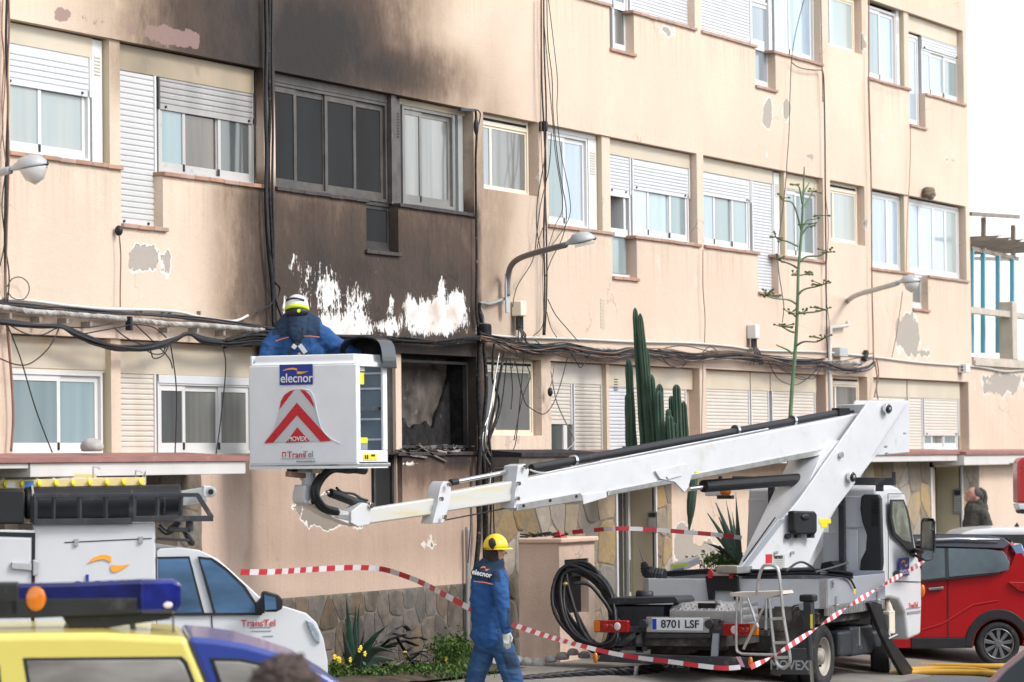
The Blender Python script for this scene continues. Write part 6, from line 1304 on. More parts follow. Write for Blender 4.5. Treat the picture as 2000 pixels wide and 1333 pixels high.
# weeds with yellow flowers: nobody could count the leaves
def weeds(cx_, cy_, sx_, sy_, z, n, h, seed, lab):
    rn = random.Random(seed); V = []; Fc = []; fl = MB(); lm = MB()
    for i in range(n):
        x = cx_+rn.gauss(0, sx_); y = cy_+rn.gauss(0, sy_)*.6; c = D(x, y, z+rn.uniform(-.5,.5)); c.z = max(c.z, .36) 
        d1 = Vector((rn.uniform(-1,1), rn.uniform(-1,1), rn.uniform(-.3,1))).normalized(); d2 = d1.cross(Vector((rn.random(),rn.random(),rn.random()))).normalized(); s = rn.uniform(.012,.034)
        lm.add([c-d1*s, c+d2*s*.5, c+d1*s, c-d2*s*.5], [(0,1,2,3)])
        if i % 9 == 0: lm.tube([Vector((c.x+rn.uniform(-.05,.05), c.y+rn.uniform(-.05,.05), max(.15,c.z-h*.5))), c], .004, 3, False)
    o = lm.build('weeds', leaf_m, None, kind='stuff'); tag(o, lab, 'weeds'); return o
weeds(885,1268,20,20,38.2,1300,.3,1,'feathery green weeds at the foot of the pink wall'); weeds(740,1322,70,13,37.2,3000,.3,2,'leafy green weeds round the dark agave'); weeds(850,1306,50,10,37.4,900,.2,3,'low weeds between the agave and the rocks'); weeds(650,1312,20,14,36.8,900,.2,4,'small clump of weeds beside the white pickup'); weeds(1405,1095,22,14,43.4,500,.2,6,'dry weeds behind the truck bed')
rn = random.Random(8); k = 0
for x, y in ((655,1283),(661,1287),(664,1290),(650,1285),(703,1266),(701,1270),(713,1276),(685,1290),(682,1308),(657,1320),(662,1318),(793,1276),(872,1287),(820,1308),(826,1310),(830,1309),(660,1292),(790,1279)):
    c = D(x+rn.uniform(-2,2), y+rn.uniform(-2,2), 36.9 if x < 780 else 37.8); t = thing('flower', c, 'tiny yellow flower among the weeds '+('left of the dark agave' if x < 675 else 'before the middle of the agave' if x < 740 else 'right of the agave'), 'flower', 'yellow flowers '+('left of the agave' if x < 675 else 'before the agave' if x < 740 else 'right of the agave')); 
    for q in range(5):
        a = q*1.257; d = Vector((math.cos(a)*.02,-.006,math.sin(a)*.02)); b = MB(); b.ell(c+d, (.016,.007,.012), 6, 4); b.build('petal', flower_m, t)
# burnt debris dumped in the bed
rn = random.Random(14); t = thing('burnt_debris', D(790,1280,38), 'heap of charred metal strips and twisted window parts in the planting bed', 'debris')
for pts in ([(745,1255),(775,1228),(790,1222),(800,1232),(790,1240)],[(770,1238),(800,1248),(820,1245),(832,1250)],[(775,1245),(795,1280),(800,1290),(820,1292)],[(760,1262),(790,1252),(815,1262)],[(800,1290),(820,1275),(840,1285),(850,1280)],[(735,1272),(760,1250),(790,1240)],[(790,1275),(810,1300),(835,1295)],[(770,1300),(800,1280),(830,1270)]):
    q = [D(x,y,37.9+rn.uniform(-.2,.2)) for x,y in pts]; b = MB()
    for i in range(len(q)-1): b.bar(q[i], q[i+1], rn.uniform(.03,.08), .012)
    b.build('scorched_strip', rn.choice([char, steel_dark, char, ash]), t)
for i in range(14):
    c = D(rn.uniform(750,860), rn.uniform(1262,1300), 37.9); b = MB(); b.bar(c, c+Vector((rn.uniform(-.2,.2),rn.uniform(-.1,.1),rn.uniform(-.04,.08))), rn.uniform(.02,.08), .01); b.build('fragment', rn.choice([char, ash, steel_dark]), t)
p = FB.P(790,1240)
# rubble on the burnt sill
rn = random.Random(15); t = thing('sill_rubble', (-2,-.0,LED), 'ash and broken plaster heaped on the sill of the burnt out window', 'rubble')
for i in range(110):
    c = Vector((rn.uniform(-2.85,-1.0), rn.uniform(-.02,.5), LED+.01+rn.uniform(0,.07))); b = MB(); s = rn.uniform(.015,.06)
    V = [c+Vector((rn.uniform(-1,1)*s*1.5,rn.uniform(-1,1)*s,rn.uniform(-.6,.6)*s)) for _ in range(6)]
    b.add(V, [(0,1,2),(0,2,3),(0,3,4),(0,4,1),(5,2,1),(5,3,2),(5,4,3),(5,1,4)]); b.build('fragment', rn.choice([ash, ash, char]), t)
for pts in ([(815,870),(840,888),(868,902)],[(850,880),(875,886),(895,880)],[(780,880),(800,890),(830,894)]):
    q = [PY(.0).P(*a) for a in pts]; b = MB()
    for i in range(len(q)-1): b.bar(q[i], q[i+1], .06, .02)
    b.build('broken_lath', ash, t)
# round rocks edging the bed; a stone on the ledge
rn = random.Random(16)
def rock(c, s, nm='rock'):
    b = MB(); b.ell((0,0,0), s, 14, 9); 
    for v in b.v: k = 1+.22*noise.noise(Vector((v.x*5+c.x*3, v.y*5, v.z*5+c.y)))+.08*noise.noise(v*14+c); v *= k; v.z = max(v.z, -s[2]*.6); v += c
    return b
RK = [(1030,1300,30,'grey rock at the right foot of the walking worker'),(1050,1303,34,'rounded rock lying flat before the meter pillar'),(1075,1294,26,'low pale rock below the meter pillar'),(1098,1288,28,'whitish upright rock at the pillar corner'),(1118,1280,24,'tall pale rock leaning on the meter pillar'),(1140,1286,24,'pale rock right of the meter pillar corner'),(1165,1276,22,'reddish rock beside the cable coil'),(875,1318,32,'large pale rock at the left end of the row'),(905,1316,26,'pale rock left of the worker legs'),(845,1326,26,'half hidden rock among the weeds'),(965,1303,30,'big rock seen between the worker legs'),(987,1298,22,'smaller rock between the worker legs'),(1010,1296,26,'white rock just behind the worker knee'),(940,1312,22,'rock beside the front leg of the worker'),(1190,1272,18,'small rock half behind the bin')]
for x, y, w_, lab in RK:
    zz = 39.5 if x > 1000 else 38.6; r_ = w_/2*zz/F_PX; c = D(x, y-5, zz); b = rock(c, (r_*1.1, r_*.95, r_*.75)); b.build('rock', rock_m, None, smooth=True, label=lab, cat='rock', group='rounded rocks edging the bed')
c = PY(-.35).P(180,873); b = rock(c, (.10,.10,.07)); b.build('stone', rock_m, None, smooth=True, label='grey stone lying on the red ledge at the left', cat='stone')
for x in (1285,1320,1350): 
    pass
# ---------------------------------------------------------------- barrier tape
def tape(pts, lab, wd=.075, twist=0., seg=.16):
    q = spline([D(x,y,z) for x,y,z in pts], 12); t = MB(); L_ = 0; V = []; mi = []; n = len(q)
    # resample by length
    out = [q[0]]; acc = 0; st = seg/4
    for i in range(1, n):
        while (q[i]-out[-1]).length > st: out.append(out[-1]+(q[i]-out[-1]).normalized()*st)
    rn = random.Random(len(out)); 
    for i, p in enumerate(out):
        a = twist*i*.05+.3*math.sin(i*.06); d = (out[min(i+1,len(out)-1)]-out[max(i-1,0)]).normalized(); s_ = d.cross(FW).normalized(); u = s_*math.cos(a)+FW*math.sin(a)
        t.v += [p-u*wd/2, p+u*wd/2]
    for i in range(len(out)-1):
        k = 2*i
        # slanted colour change: the lower half lags behind
        t.f.append((k, k+1, k+3, k+2)); t.mi.append(int((i*st)/seg) % 2)
    o = t.build('barrier_tape', [tape_red, tape_white], None, label=lab, cat='barrier tape'); return o
tape([(470,1118,33.4),(540,1117,34),(620,1112,35),(690,1109,35.6),(740,1111,36),(775,1120,35.8),(820,1137,35.5),(870,1163,34.8),(925,1193,34.3)], 'red and white tape from the pickup to the walking worker', .055)
tape([(1000,1220,34.5),(1060,1240,35.5),(1140,1263,37),(1220,1281,37.3),(1310,1293,37.2),(1405,1305,37.1),(1450,1303,37.1)], 'red and white tape from the worker to the bumper bar', .05)
tape([(1466,1303,37),(1510,1282,37.4),(1580,1237,38.3),(1650,1190,39.4),(1730,1140,40.8),(1780,1112,41.9),(1806,1096,42.4)], 'twisted red and white tape from the bumper bar to the cab mirror', .06, 1.4, .10)
tape([(1118,1040,41.8),(1160,1036,41.6),(1200,1033,41.4),(1260,1034,41.4),(1330,1039,41.4),(1400,1045,41.5),(1450,1051,41.7)], 'red and white tape between the meter pillar and the truck', .05)
b = MB(); b.prism([PB.P(x,y,.01) for x,y in ((1437,1283),(1446,1283),(1455,1303),(1448,1303))], (-.004,0,0)); b.build('tape_end', mat('tape_pink', (.72,.38,.45), .4), None, label='pinkish tape end stuck on the bumper bar', cat='barrier tape')
# ---------------------------------------------------------------- hoses and cable on the ground
def ghose(pts, r, m, lab, nm, cat):
    b = MB(); b.tube(spline([G(x,y,.0+r) for x,y in pts], 8), r, 8); b.build(nm, m, None, smooth=True, label=lab, cat=cat)
ghose([(1560,1302),(1640,1299),(1720,1299),(1840,1301),(1930,1302),(2010,1300)], .035, hose_m, 'ochre hose lying furthest back on the road', 'ground_hose', 'hose')
ghose([(1560,1316),(1640,1313),(1720,1316),(1800,1313),(1900,1314),(1950,1318),(2010,1322)], .035, hose_m, 'ochre hose lying nearest on the road', 'ground_hose', 'hose')
ghose([(1690,1307),(1740,1309),(1830,1307),(1900,1309),(1948,1317),(1960,1325)], .035, hose_m, 'ochre hose ending between two others on the road', 'ground_hose', 'hose')
t = thing('ground_cable', G(1150,1318,.1), 'thick black twisted cable lying on the pavement behind the bumper bar', 'cable')
ctr = spline([G(x,y,.27) for x,y in ((985,1333),(1050,1327),(1110,1321),(1180,1315),(1230,1312),(1290,1305))], 20)
for k in range(3):
    b = MB(); b.tube([p+Vector((0,math.cos(k*2.09+i*.35)*.03,math.sin(k*2.09+i*.35)*.03)) for i, p in enumerate(ctr)], .03, 7); b.build('strand', cable_black, t, smooth=True)
# ---------------------------------------------------------------- people
FH = Vector((FW.x, FW.y, 0)).normalized(); ROT = Matrix((R0, FH, Vector((0,0,1)))).transposed()
def chain(b, nodes, z, dr=.8, zr=1.0):
    """nodes: (px, py, radius px, depth offset m[, depth ratio]) joined into one swelling limb"""
    for i in range(len(nodes)-1):
        A, B_ = nodes[i], nodes[i+1]; n = max(2, int(math.hypot(A[0]-B_[0], A[1]-B_[1])/max(1.5, min(A[2], B_[2])*.45))+1)
        for k in range(n+1):
            t = k/n; v = [A[j]+(B_[j]-A[j])*t for j in range(4)]; da = A[4] if len(A) > 4 else dr; db = B_[4] if len(B_) > 4 else dr; d_ = da+(db-da)*t
            zz = z+v[3]; r = v[2]*z/F_PX; b.ell(D(v[0], v[1], zz), (r, r*d_, r*zr), 12, 7, ROT)
    return b
def garment(name, chains, z, mats, parent, vox=.012, sm=5, amt=.006, pick=None, nsc=.10):
    b = MB()
    for c in chains: chain(b, *c[:1], z, **(c[1] if len(c) > 1 else {}))
    o = b.build(name, mats, parent); remesh(o, vox, sm, amt, nsc)
    if pick:
        base = Vector(parent['base']) if 'base' in parent else Vector((0,0,0))
        for p in o.data.polygons:
            x, y = toimg(p.center+base); p.material_index = pick(x, y, p.normal.dot(FH))
    return o
def dome(name, cx_, cy_, rx, ry, z, m, parent, cut=.0, brim=None, dep=1.15, dz=0, tilt=0):
    """helmet shell: upper part of an ellipsoid, open below"""
    s = z/F_PX; c = D(cx_, cy_, z+dz); V = []; n, mm = 24, 10; b = MB(); rings = []
    for j in range(mm+1):
        t = (math.pi/2+cut)*j/mm; rings.append([c + ROT @ (Matrix.Rotation(tilt, 3, 'Y') @ Vector((rx*s*math.sin(t)*math.cos(a), rx*s*dep*math.sin(t)*math.sin(a), ry*s*math.cos(t)))) for a in [2*math.pi*k/n for k in range(n)]])
    b.loft(rings, True, False); o = b.build(name, m, parent, smooth=True); md = o.modifiers.new('t', 'SOLIDIFY'); md.thickness = .006
    return o
def hand(parent, z, wrist, tip, m, name='glove', r=6.5, curl=2.5):
    """palm and five unequal, slightly curled fingers"""
    wx, wy, wz = wrist; tx, ty = tip; L_ = math.hypot(tx-wx, ty-wy); ux, uy = (tx-wx)/L_, (ty-wy)/L_; vx, vy = -uy, ux; b = MB()
    chain(b, [(wx, wy, r*.8, wz), (wx+ux*L_*.28, wy+uy*L_*.28, r*1.05, wz, .55), (wx+ux*L_*.5, wy+uy*L_*.5, r*.95, wz, .5)], z)
    for k, (o_, l_) in enumerate(((-.75,.86),(-.25,1.0),(.25,.97),(.72,.80))):
        bx, by = wx+ux*L_*.45+vx*r*o_, wy+uy*L_*.45+vy*r*o_; e = L_*.55*l_
        chain(b, [(bx, by, r*.30, wz), (bx+ux*e*.5+curl*.3, by+uy*e*.5, r*.27, wz-.012), (bx+ux*e+curl*.2, by+uy*e, r*.22, wz+.01)], z, 1.0)
    chain(b, [(wx+ux*L_*.15-vx*r*.8, wy+uy*L_*.15-vy*r*.8, r*.36, wz), (wx+ux*L_*.42-vx*r*1.45, wy+uy*L_*.42-vy*r*1.45, r*.3, wz-.01), (wx+ux*L_*.62-vx*r*1.25, wy+uy*L_*.62-vy*r*1.25, r*.24, wz-.02)], z, 1.0)
    o = b.build(name, m, parent); remesh(o, .0045, 2, 0); return o
# --- worker walking towards the meter pillar
Z = 34.0; t = thing('person', G(965, 1428, 0), 'worker in blue overalls and yellow helmet walking with his back half turned', 'person')
b = MB()
chain(b, [(968,1072,19,0,.95),(970,1085,15.5,0,.95)], Z); chain(b, [(968,1088,12,0),(964,1105,13,0),(958,1150,26,0),(955,1200,28,0),(958,1250,27,0)], Z)
chain(b, [(970,1128,12,-.12),(976,1160,10,-.2),(981,1196,8.5,-.24),(988,1236,6,-.26)], Z); chain(b, [(948,1255,17,.02),(936,1310,14,.05),(918,1370,10,.08),(900,1412,8,.12),(918,1424,7,.1)], Z); chain(b, [(970,1255,17,0),(992,1310,14,-.06),(1010,1370,10,-.1),(1022,1412,8,-.12),(1042,1424,7,-.12)], Z)
chain(b, [(985,1078,4,-.03),(990,1081,3,-.03)], Z); chain(b, [(983,1078,4,-.09),(983,1082,3.5,-.09)], Z, .5)
o = b.build('body', skin_m, t); remesh(o, .011, 4)
garment('hair', [([(963.5,1077,18.5,.0,1.05),(964,1090,16.5,.0,1.05)],)], Z, hair_m, t, .01, 3, .003)
garment('neck_warmer', [([(969,1092,15.5,0),(966,1100,16,0)],)], Z, mat('black_cloth', (.015,.015,.017), .9), t, .01, 3, .003)
garment('trousers', [([(948,1250,22,.03),(940,1290,22,.04),(927,1330,20,.06),(914,1375,17,.08),(904,1412,15,.1)],), ([(974,1250,23,-.03),(990,1290,23,-.06),(1004,1335,20,-.1),(1014,1378,18,-.12),(1022,1412,15,-.12)],), ([(942,1240,24,0),(975,1240,26,-.02)],), ([(948,1255,25,0),(970,1258,25,0)],)], Z, [blue_trouser, navy_cloth], t, .012, 5, .016, lambda x, y, n: 1 if (978 < x-(y-1270)*.30 < 1004 and 1274 < y < 1308) else 0, .13)
garment('work_jacket', [([(958,1110,21,0),(955,1124,36,0,.62),(957,1142,39,0,.62),(956,1175,39,0,.64),(957,1215,38,0,.68),(958,1238,39,0,.7)],{'dr':.62}), ([(967,1100,19,0),(966,1108,20,0)],), ([(972,1132,17,-.13),(979,1160,16,-.2),(983,1190,14.5,-.24),(986,1212,13,-.26),(988,1230,10.5,-.26)],), ([(935,1134,13,.12),(930,1170,13,.2),(935,1205,12,.22),(945,1228,10,.2)],)], Z, [blue_cloth, navy_cloth], t, .011, 4, .010,
        lambda x, y, n: 1 if (y < 1133+(x-925)*.10 and x < 975-(1133-y)*.15+3) or (y < 1112) or (x > 990 and 1188 < y < 1228) else 0, .07)
PV = PL(D(950,1130,Z-.135), R0*.93+FH*.18)
hp = garment('neck_collar', [([(966,1102,20.5,0),(962,1112,23,0)],)], Z, navy_cloth, t, .011, 3, .003)
jk = [o for o in t.children if o.name.startswith('work_jacket')][0]
b = MB(); b.tube([D(x,y,Z-.20) for x,y in ((925,1136),(945,1138),(968,1143))], .004, 4); b.build('piping', orange_mark, jk)
text('elecnor', .068, D(941,1121,Z-.225), R0+FH*.2+Vector((0,0,-.22)), Vector((0,0,1))+R0*.2, print_white, jk, bold=.001, sx=.92, ext=.004)
PW = PL(D(950,1110,Z-.21), R0+FH*.2); swoosh(PW, 947, 1111, 19, 9, orange_mark, jk, .0, .004)
h = dome('helmet', 968, 1068, 24.5, 25.5, Z, yellow_helmet, t, .12, dep=1.15)
b = MB(); s = Z/F_PX; c = D(970,1071,Z); ring = []
b.loft([[c+ROT @ Vector((s*rx*math.cos(a)+s*4, s*rx*1.15*math.sin(a), dz)) for a in [2*math.pi*k/28 for k in range(28)]] for rx, dz in ((23,.004),(28,-.006),(28,-.012),(23,-.008))], True, False); b.build('helmet_brim', yellow_helmet, h, smooth=True)
b = MB(); b.ell(D(961,1061,Z-.135), (.035,.02,.05), rot=ROT); b.bar(D(957,1054,Z-.14), D(963,1075,Z-.13), .03, .02); b.bar(D(955,1062,Z-.14), D(969,1064,Z-.14), .02, .02); b.build('helmet_lamp', black_plastic, h, smooth=False)
hand(t, Z-.26, (988.5,1232,0), (990,1267), glove_m, r=7.5)
garment('boot', [([(904,1414,9,.1),(906,1424,9,.05),(922,1427,7,.02)],)], Z, steel_dark, t, .012, 3, .0); garment('boot', [([(1022,1414,9,-.12),(1024,1424,9,-.14),(1042,1427,7,-.16)],)], Z, steel_dark, t, .012, 3, .0)
# --- worker in the basket, back to the street
Z = 35.35; t = thing('person', D(585,905,Z), 'worker with a white helmet and blue jacket standing in the raised basket', 'person')
b = MB(); chain(b, [(580,602,19,0,1),(582,614,15,0)], Z); chain(b, [(583,612,12,0),(583,640,20,0),(585,700,30,0),(587,760,28,0)], Z)
chain(b, [(545,655,13,0),(524,690,10,-.05),(540,725,8,-.1)], Z); chain(b, [(630,655,13,0),(665,682,10,.05),(700,690,8,.12)], Z); chain(b, [(572,760,17,0),(570,830,14,0),(568,893,9,0)], Z); chain(b, [(600,760,17,0),(603,830,14,0),(605,893,9,0)], Z)
chain(b, [(560,606,3.5,0,.6),(561,612,3,0,.6)], Z); chain(b, [(600,606,3.5,0,.6),(600,612,3,0,.6)], Z)
o = b.build('body', skin_m, t); remesh(o, .011, 4)
garment('hair', [([(580,604,19,-.01),(582,612,16,-.01)],)], Z, hair_m, t, .01, 3, .002)
garment('trousers', [([(572,745,25,0),(570,820,20,0),(568,890,15,0)],), ([(600,745,25,0),(603,820,20,0),(605,890,15,0)],)], Z, blue_trouser, t, .013, 4, .01)
garment('work_jacket', [([(583,622,17,0),(583,636,30,0,.62),(584,655,52,0,.45),(585,690,54,0,.45),(586,740,46,0,.5)],{'dr':.5}), ([(541,662,21,0),(527,680,19,-.03),(519,705,16,-.08),(535,730,13,-.1)],), ([(628,658,23,0),(650,672,19,.02),(676,684,15,.05),(697,690,11,.1)],), ([(556,645,22,0),(612,645,22,0)],)], Z, [blue_cloth, navy_cloth], t, .011, 4, .012,
        lambda x, y, n: 1 if y < 657+abs(x-580)*-.02 and 532 < x < 625 else 0, .09)
jk = [o for o in t.children if o.name.startswith('work_jacket')][-1]
garment('hood', [([(583,618,20,-.03),(581,632,22,-.07),(580,648,19,-.10),(579,660,12,-.12),(579,668,6,-.12)],{'dr':.7})], Z, navy_cloth, jk, .010, 3, .006, None, .06)
for pts in ([(538,667),(552,662),(564,659)],[(593,657),(608,657),(624,659)]): b = MB(); b.tube([D(x,y,Z-.135) for x,y in pts], .004, 4); b.build('piping', orange_mark, jk)
hn = thing('x', (0,0,0), None, None); bpy.data.objects.remove(hn)
def strip(a, c, w_, m, nm, zz):
    A, B_ = D(*a, zz), D(*c, zz); b = MB(); b.bar(A, B_, w_, .012, FH); return b.build(nm, m, jk, bevel=.003)
strip((562,692),(579,671), .028, black_plastic, 'harness_strap', Z-.150); strip((600,694),(578,668), .028, black_plastic, 'harness_strap', Z-.148); strip((572,681),(577,674), .045, strap_grey, 'strap_tag', Z-.158); strip((597,690),(585,674), .045, strap_grey, 'strap_tag', Z-.158); strip((586,668),(592,640), .014, black_plastic, 'harness_strap', Z-.15)
h = dome('helmet', 580, 600, 23, 25, Z, mat('helmet_white', (.68,.69,.70), .3, 0, .02, coat=.3), t, .10, dep=1.1)
s = Z/F_PX
def band(name, m, rx, y0, y1, c0, par, a0=0, a1=2*math.pi, lift=0):
    b = MB(); n = 28; rs = []
    for yy, k in ((y0, 1.0), (y0, 1.03), (y1, 1.04), (y1, 1.0)):
        rs.append([D(c0, yy-lift*math.sin((q-a0)/(a1-a0)*math.pi), Z)+ROT @ Vector((s*rx*k*math.cos(q), s*rx*1.1*k*math.sin(q), 0)) for q in [a0+(a1-a0)*i/n for i in range(n+1)]])
    b.loft(rs, False, False); return b.build(name, m, par, smooth=True)
band('hivis_rim', hivis, 23.3, 602, 609, 580, h, math.pi, 2*math.pi, 7); band('vent_band', mat('navy_trim', (.02,.03,.06), .4), 21.6, 586, 590, 580, h, math.pi*1.1, math.pi*1.75, 4)
garment('helmet_cradle', [([(566,610,8,-.09),(583,609,9,-.12),(596,610,7,-.09)],{'dr':.5})], Z, black_plastic, h, .008, 3, 0)
b = MB(); b.cyl(D(583.5,607.5,Z-.165), D(583.5,607.5,Z-.20), .018, 16); b.build('adjuster_knob', hivis, h, bevel=.003)
hand(t, Z+.1, (697,689,0), (722,697), glove_m, r=6)
garment('boot', [([(566,893,11,0),(560,898,10,-.08)],)], Z, steel_dark, t, .012, 3, 0); garment('boot', [([(606,893,11,0),(612,898,10,-.08)],)], Z, steel_dark, t, .012, 3, 0)
# --- bald man looking up
Z = 52.0; t = thing('person', D(1908,1190,Z), 'balding man in a dark olive jacket standing with his head tilted back', 'person')
b = MB(); chain(b, [(1906,967,14.5,0,.8),(1901,966,14,0,.8)], Z); chain(b, [(1896,966,10.5,0,.75),(1893,974,9,0,.75)], Z); chain(b, [(1889.5,960,2.2,0,.6),(1884.8,962.5,1.8,0,.7),(1888,966,2,0,.7)], Z); chain(b, [(1887,970,2.0,0,1.2),(1890,975,4,0,1),(1896,980,6,0,1)], Z); chain(b, [(1887.3,969,1.4,0,2.2),(1887,972,1.3,0,2.2)], Z)
chain(b, [(1908,974,2.5,-.085,.5),(1906,979,2,-.085,.5)], Z); chain(b, [(1907,980,9,0),(1906,1000,12,0),(1906,1060,17,0),(1908,1090,17,0)], Z); chain(b, [(1900,1090,10,0),(1900,1185,6,0),(1895,1187,5,0)], Z); chain(b, [(1917,1090,10,0),(1918,1185,6,0),(1912,1187,5,0)], Z); chain(b, [(1922,1010,7,-.1),(1930,1045,6,-.1),(1920,1070,5,-.15)], Z)
for dz_ in (-.065,): chain(b, [(1893,958.5,1.2,dz_),(1892,959,1.2,dz_)], Z)
o = b.build('body', mat('skin_ruddy', (.50,.27,.21), .5, 0, .12, vs=20, dirt=(.30,.22,.19), ds=12, dth=.58), t); remesh(o, .010, 3)
garment('hair', [([(1908,964,12.5,0,1.04),(1915,967,10,0,1.04),(1918,975,8.5,0,1.0)],{'dr':1.0})], Z, mat('hair_grizzled', (.045,.042,.042), .8, 0, .5, vs=60, c2=(.11,.105,.10)), t, .010, 3, .002)
garment('beard', [([(1890,974,4.2,0,1.3),(1896,981,6,0,1.2),(1902,982,5,0,1.4)],{'dr':1.2})], Z, mat('beard_grey', (.16,.12,.10), .85, 0, .4, vs=80), t, .008, 3, .001)
b = MB(); b.ell(D(1891.5,959.3,Z-.075), (.008,.008,.006)); b.build('eye', print_black, t)
jk = garment('jacket', [([(1905,990,14,0),(1907,1003,24,0,.8),(1906,1025,27,0,.8),(1905,1060,28,0,.8),(1905,1085,27,0,.8)],{'dr':.8}), ([(1912,985,12,0),(1918,992,13,0),(1912,998,14,0)],{'dr':1.1}), ([(1921,1006,12,-.12),(1930,1030,11,-.15),(1931,1050,9,-.18),(1918,1068,8,-.2)],), ([(1893,988,7,0),(1891,998,9,0)],{'dr':1.3})], Z, olive_cloth, t, .012, 4, .008)
garment('hood', [([(1915,957,5,0,1.8),(1922,962,5,0,1.8),(1924,972,5.5,0,1.8),(1921,984,7,0,1.6)],{'dr':1.6})], Z, olive_cloth, jk, .010, 3, .002)
garment('trousers', [([(1900,1085,13,0),(1900,1130,11,0),(1900,1180,9,0)],), ([(1916,1085,13,0),(1918,1130,11,0),(1918,1180,9,0)],)], Z, mat('dark_denim', (.03,.035,.05), .8), t, .014, 4, .006)
b = MB(); p = D(1925,1013,Z-.30); b.cyl(p, p+FH*.02, .02, 12); b.build('sleeve_badge', black_plastic, jk)
# --- blurred head close to the camera
Z = 15.5; t = thing('person', D(555,1330,Z)-Vector((0,0,1.55)), 'out of focus person with wavy brown hair at the bottom edge', 'person')
b = MB(); chain(b, [(560,1345,46,0,1.05),(560,1375,40,0,1.0)], Z); chain(b, [(560,1400,26,0),(560,1460,30,0),(560,1560,70,0,.6),(560,1800,70,0,.6)], Z); chain(b, [(480,1500,30,0),(470,1640,24,0),(480,1780,18,0)], Z); chain(b, [(640,1500,30,0),(650,1640,24,0),(640,1780,18,0)], Z); chain(b, [(535,1800,38,0),(535,2020,22,0)], Z); chain(b, [(590,1800,38,0),(590,2020,22,0)], Z)
o = b.build('body', skin_m, t); remesh(o, .012, 4)
garment('hair', [([(556,1335,58,0,1),(562,1352,56,.0,1)],), ([(515,1330,28,-.04),(505,1350,26,-.04)],), ([(600,1328,26,.0),(610,1345,24,0)],), ([(548,1300,24,0),(575,1302,26,0)],)], Z, hair_grey, t, .011, 2, .022, None, .035)
garment('jacket', [([(560,1440,40,0),(560,1500,88,0,.6),(560,1700,92,0,.6),(560,1840,88,0,.6)],{'dr':.6}), ([(480,1500,40,0),(465,1640,34,0),(475,1780,28,0)],), ([(640,1500,40,0),(655,1640,34,0),(645,1780,28,0)],)], Z, navy_cloth, t, .02, 4, .008)

# ---------------------------------------------------------------- vehicles
def wheel_on(pl, x, y, r, wd, rimm, t, spokes=0, off=0, yscale=1):
    c = pl.P(x, y, off) - pl.n*wd/2; tt = MB(); tt.wheel(c, pl.n, [(-wd/2,r*.62),(-wd/2,r*.92),(-wd/2+.02,r*.98),(-wd/4,r),(wd/4,r),(wd/2-.02,r*.985),(wd/2,r*.93),(wd/2-.01,r*.72),(wd/2-.03,r*.70)], 40); o = tt.build('wheel', rubber, t, smooth=True)
    u = pl.n.cross(Vector((0,0,1))).normalized(); v = u.cross(pl.n)
    tt = MB(); tt.wheel(c, pl.n, [(wd/2-.02,r*.71),(wd/2-.015,r*.67),(wd/2-.06,r*.64),(wd/2-.07,r*.05),(wd/2-.07,.001)], 32); rm = tt.build('rim', steel_dark if spokes else rimm, o, smooth=True)
    if spokes:
        for k in range(spokes):
            a = 2*math.pi*k/spokes+.2; d = u*math.cos(a)+v*math.sin(a); e = -u*math.sin(a)+v*math.cos(a); cc = c+pl.n*(wd/2-.02); b = MB(); w0, w1 = r*.055, r*.10
            b.prism([cc+d*r*.10-e*w0, cc+d*r*.66-e*w1, cc+d*r*.66+e*w1, cc+d*r*.10+e*w0], -pl.n*.03); b.build('spoke', rimm, o, bevel=.006)
        tt = MB(); tt.wheel(c, pl.n, [(wd/2-.025,r*.70),(wd/2-.005,r*.695),(wd/2-.005,r*.655),(wd/2-.04,r*.64)], 36); tt.build('rim_edge', rimm, o, smooth=True)
        b = MB(); b.cyl(c+pl.n*(wd/2-.04), c+pl.n*(wd/2-.008), r*.16, 18); b.build('hub_cap', rimm, o, bevel=.004)
    return o
def arcpts(cx_, cy_, rx, ry, a0, a1, n): return [(cx_+rx*math.cos(R(a0+(a1-a0)*i/n)), cy_-ry*math.sin(R(a0+(a1-a0)*i/n))) for i in range(n+1)]
# --- red hatchback
roof_black = mat('roof_black', (.02,.022,.03), .25, 0, .05, coat=.5)
RC_ = PL(D(1900,1200,43.9), R0+FH*.10); t = thing('parked_car', RC_.P(1850,1300), 'red hatchback with a black roof parked in front of the truck cab', 'car')
whx, why = 1951, 1258
body = [(1440,1180),(1440,1140),(1520,1132),(1700,1134),(1800,1136),(1853,1131),(1955,1119),(1976,1104),(1984,1082),(1996,1080),(2012,1108),(2018,1150),(2022,1200),(2020,1255),(1998,1262)] + arcpts(whx, 1262, 50, 52, 0, 180, 12) + [(1900,1266),(1600,1266)] + arcpts(1545, 1262, 48, 52, 0, 180, 10) + [(1450,1262)]
body_b = MB(); body_b.prism([RC_.P(x,y) for x,y in body], -RC_.n*1.74); cb = body_b.build('body', car_red, t, bevel=.07, seg=5)
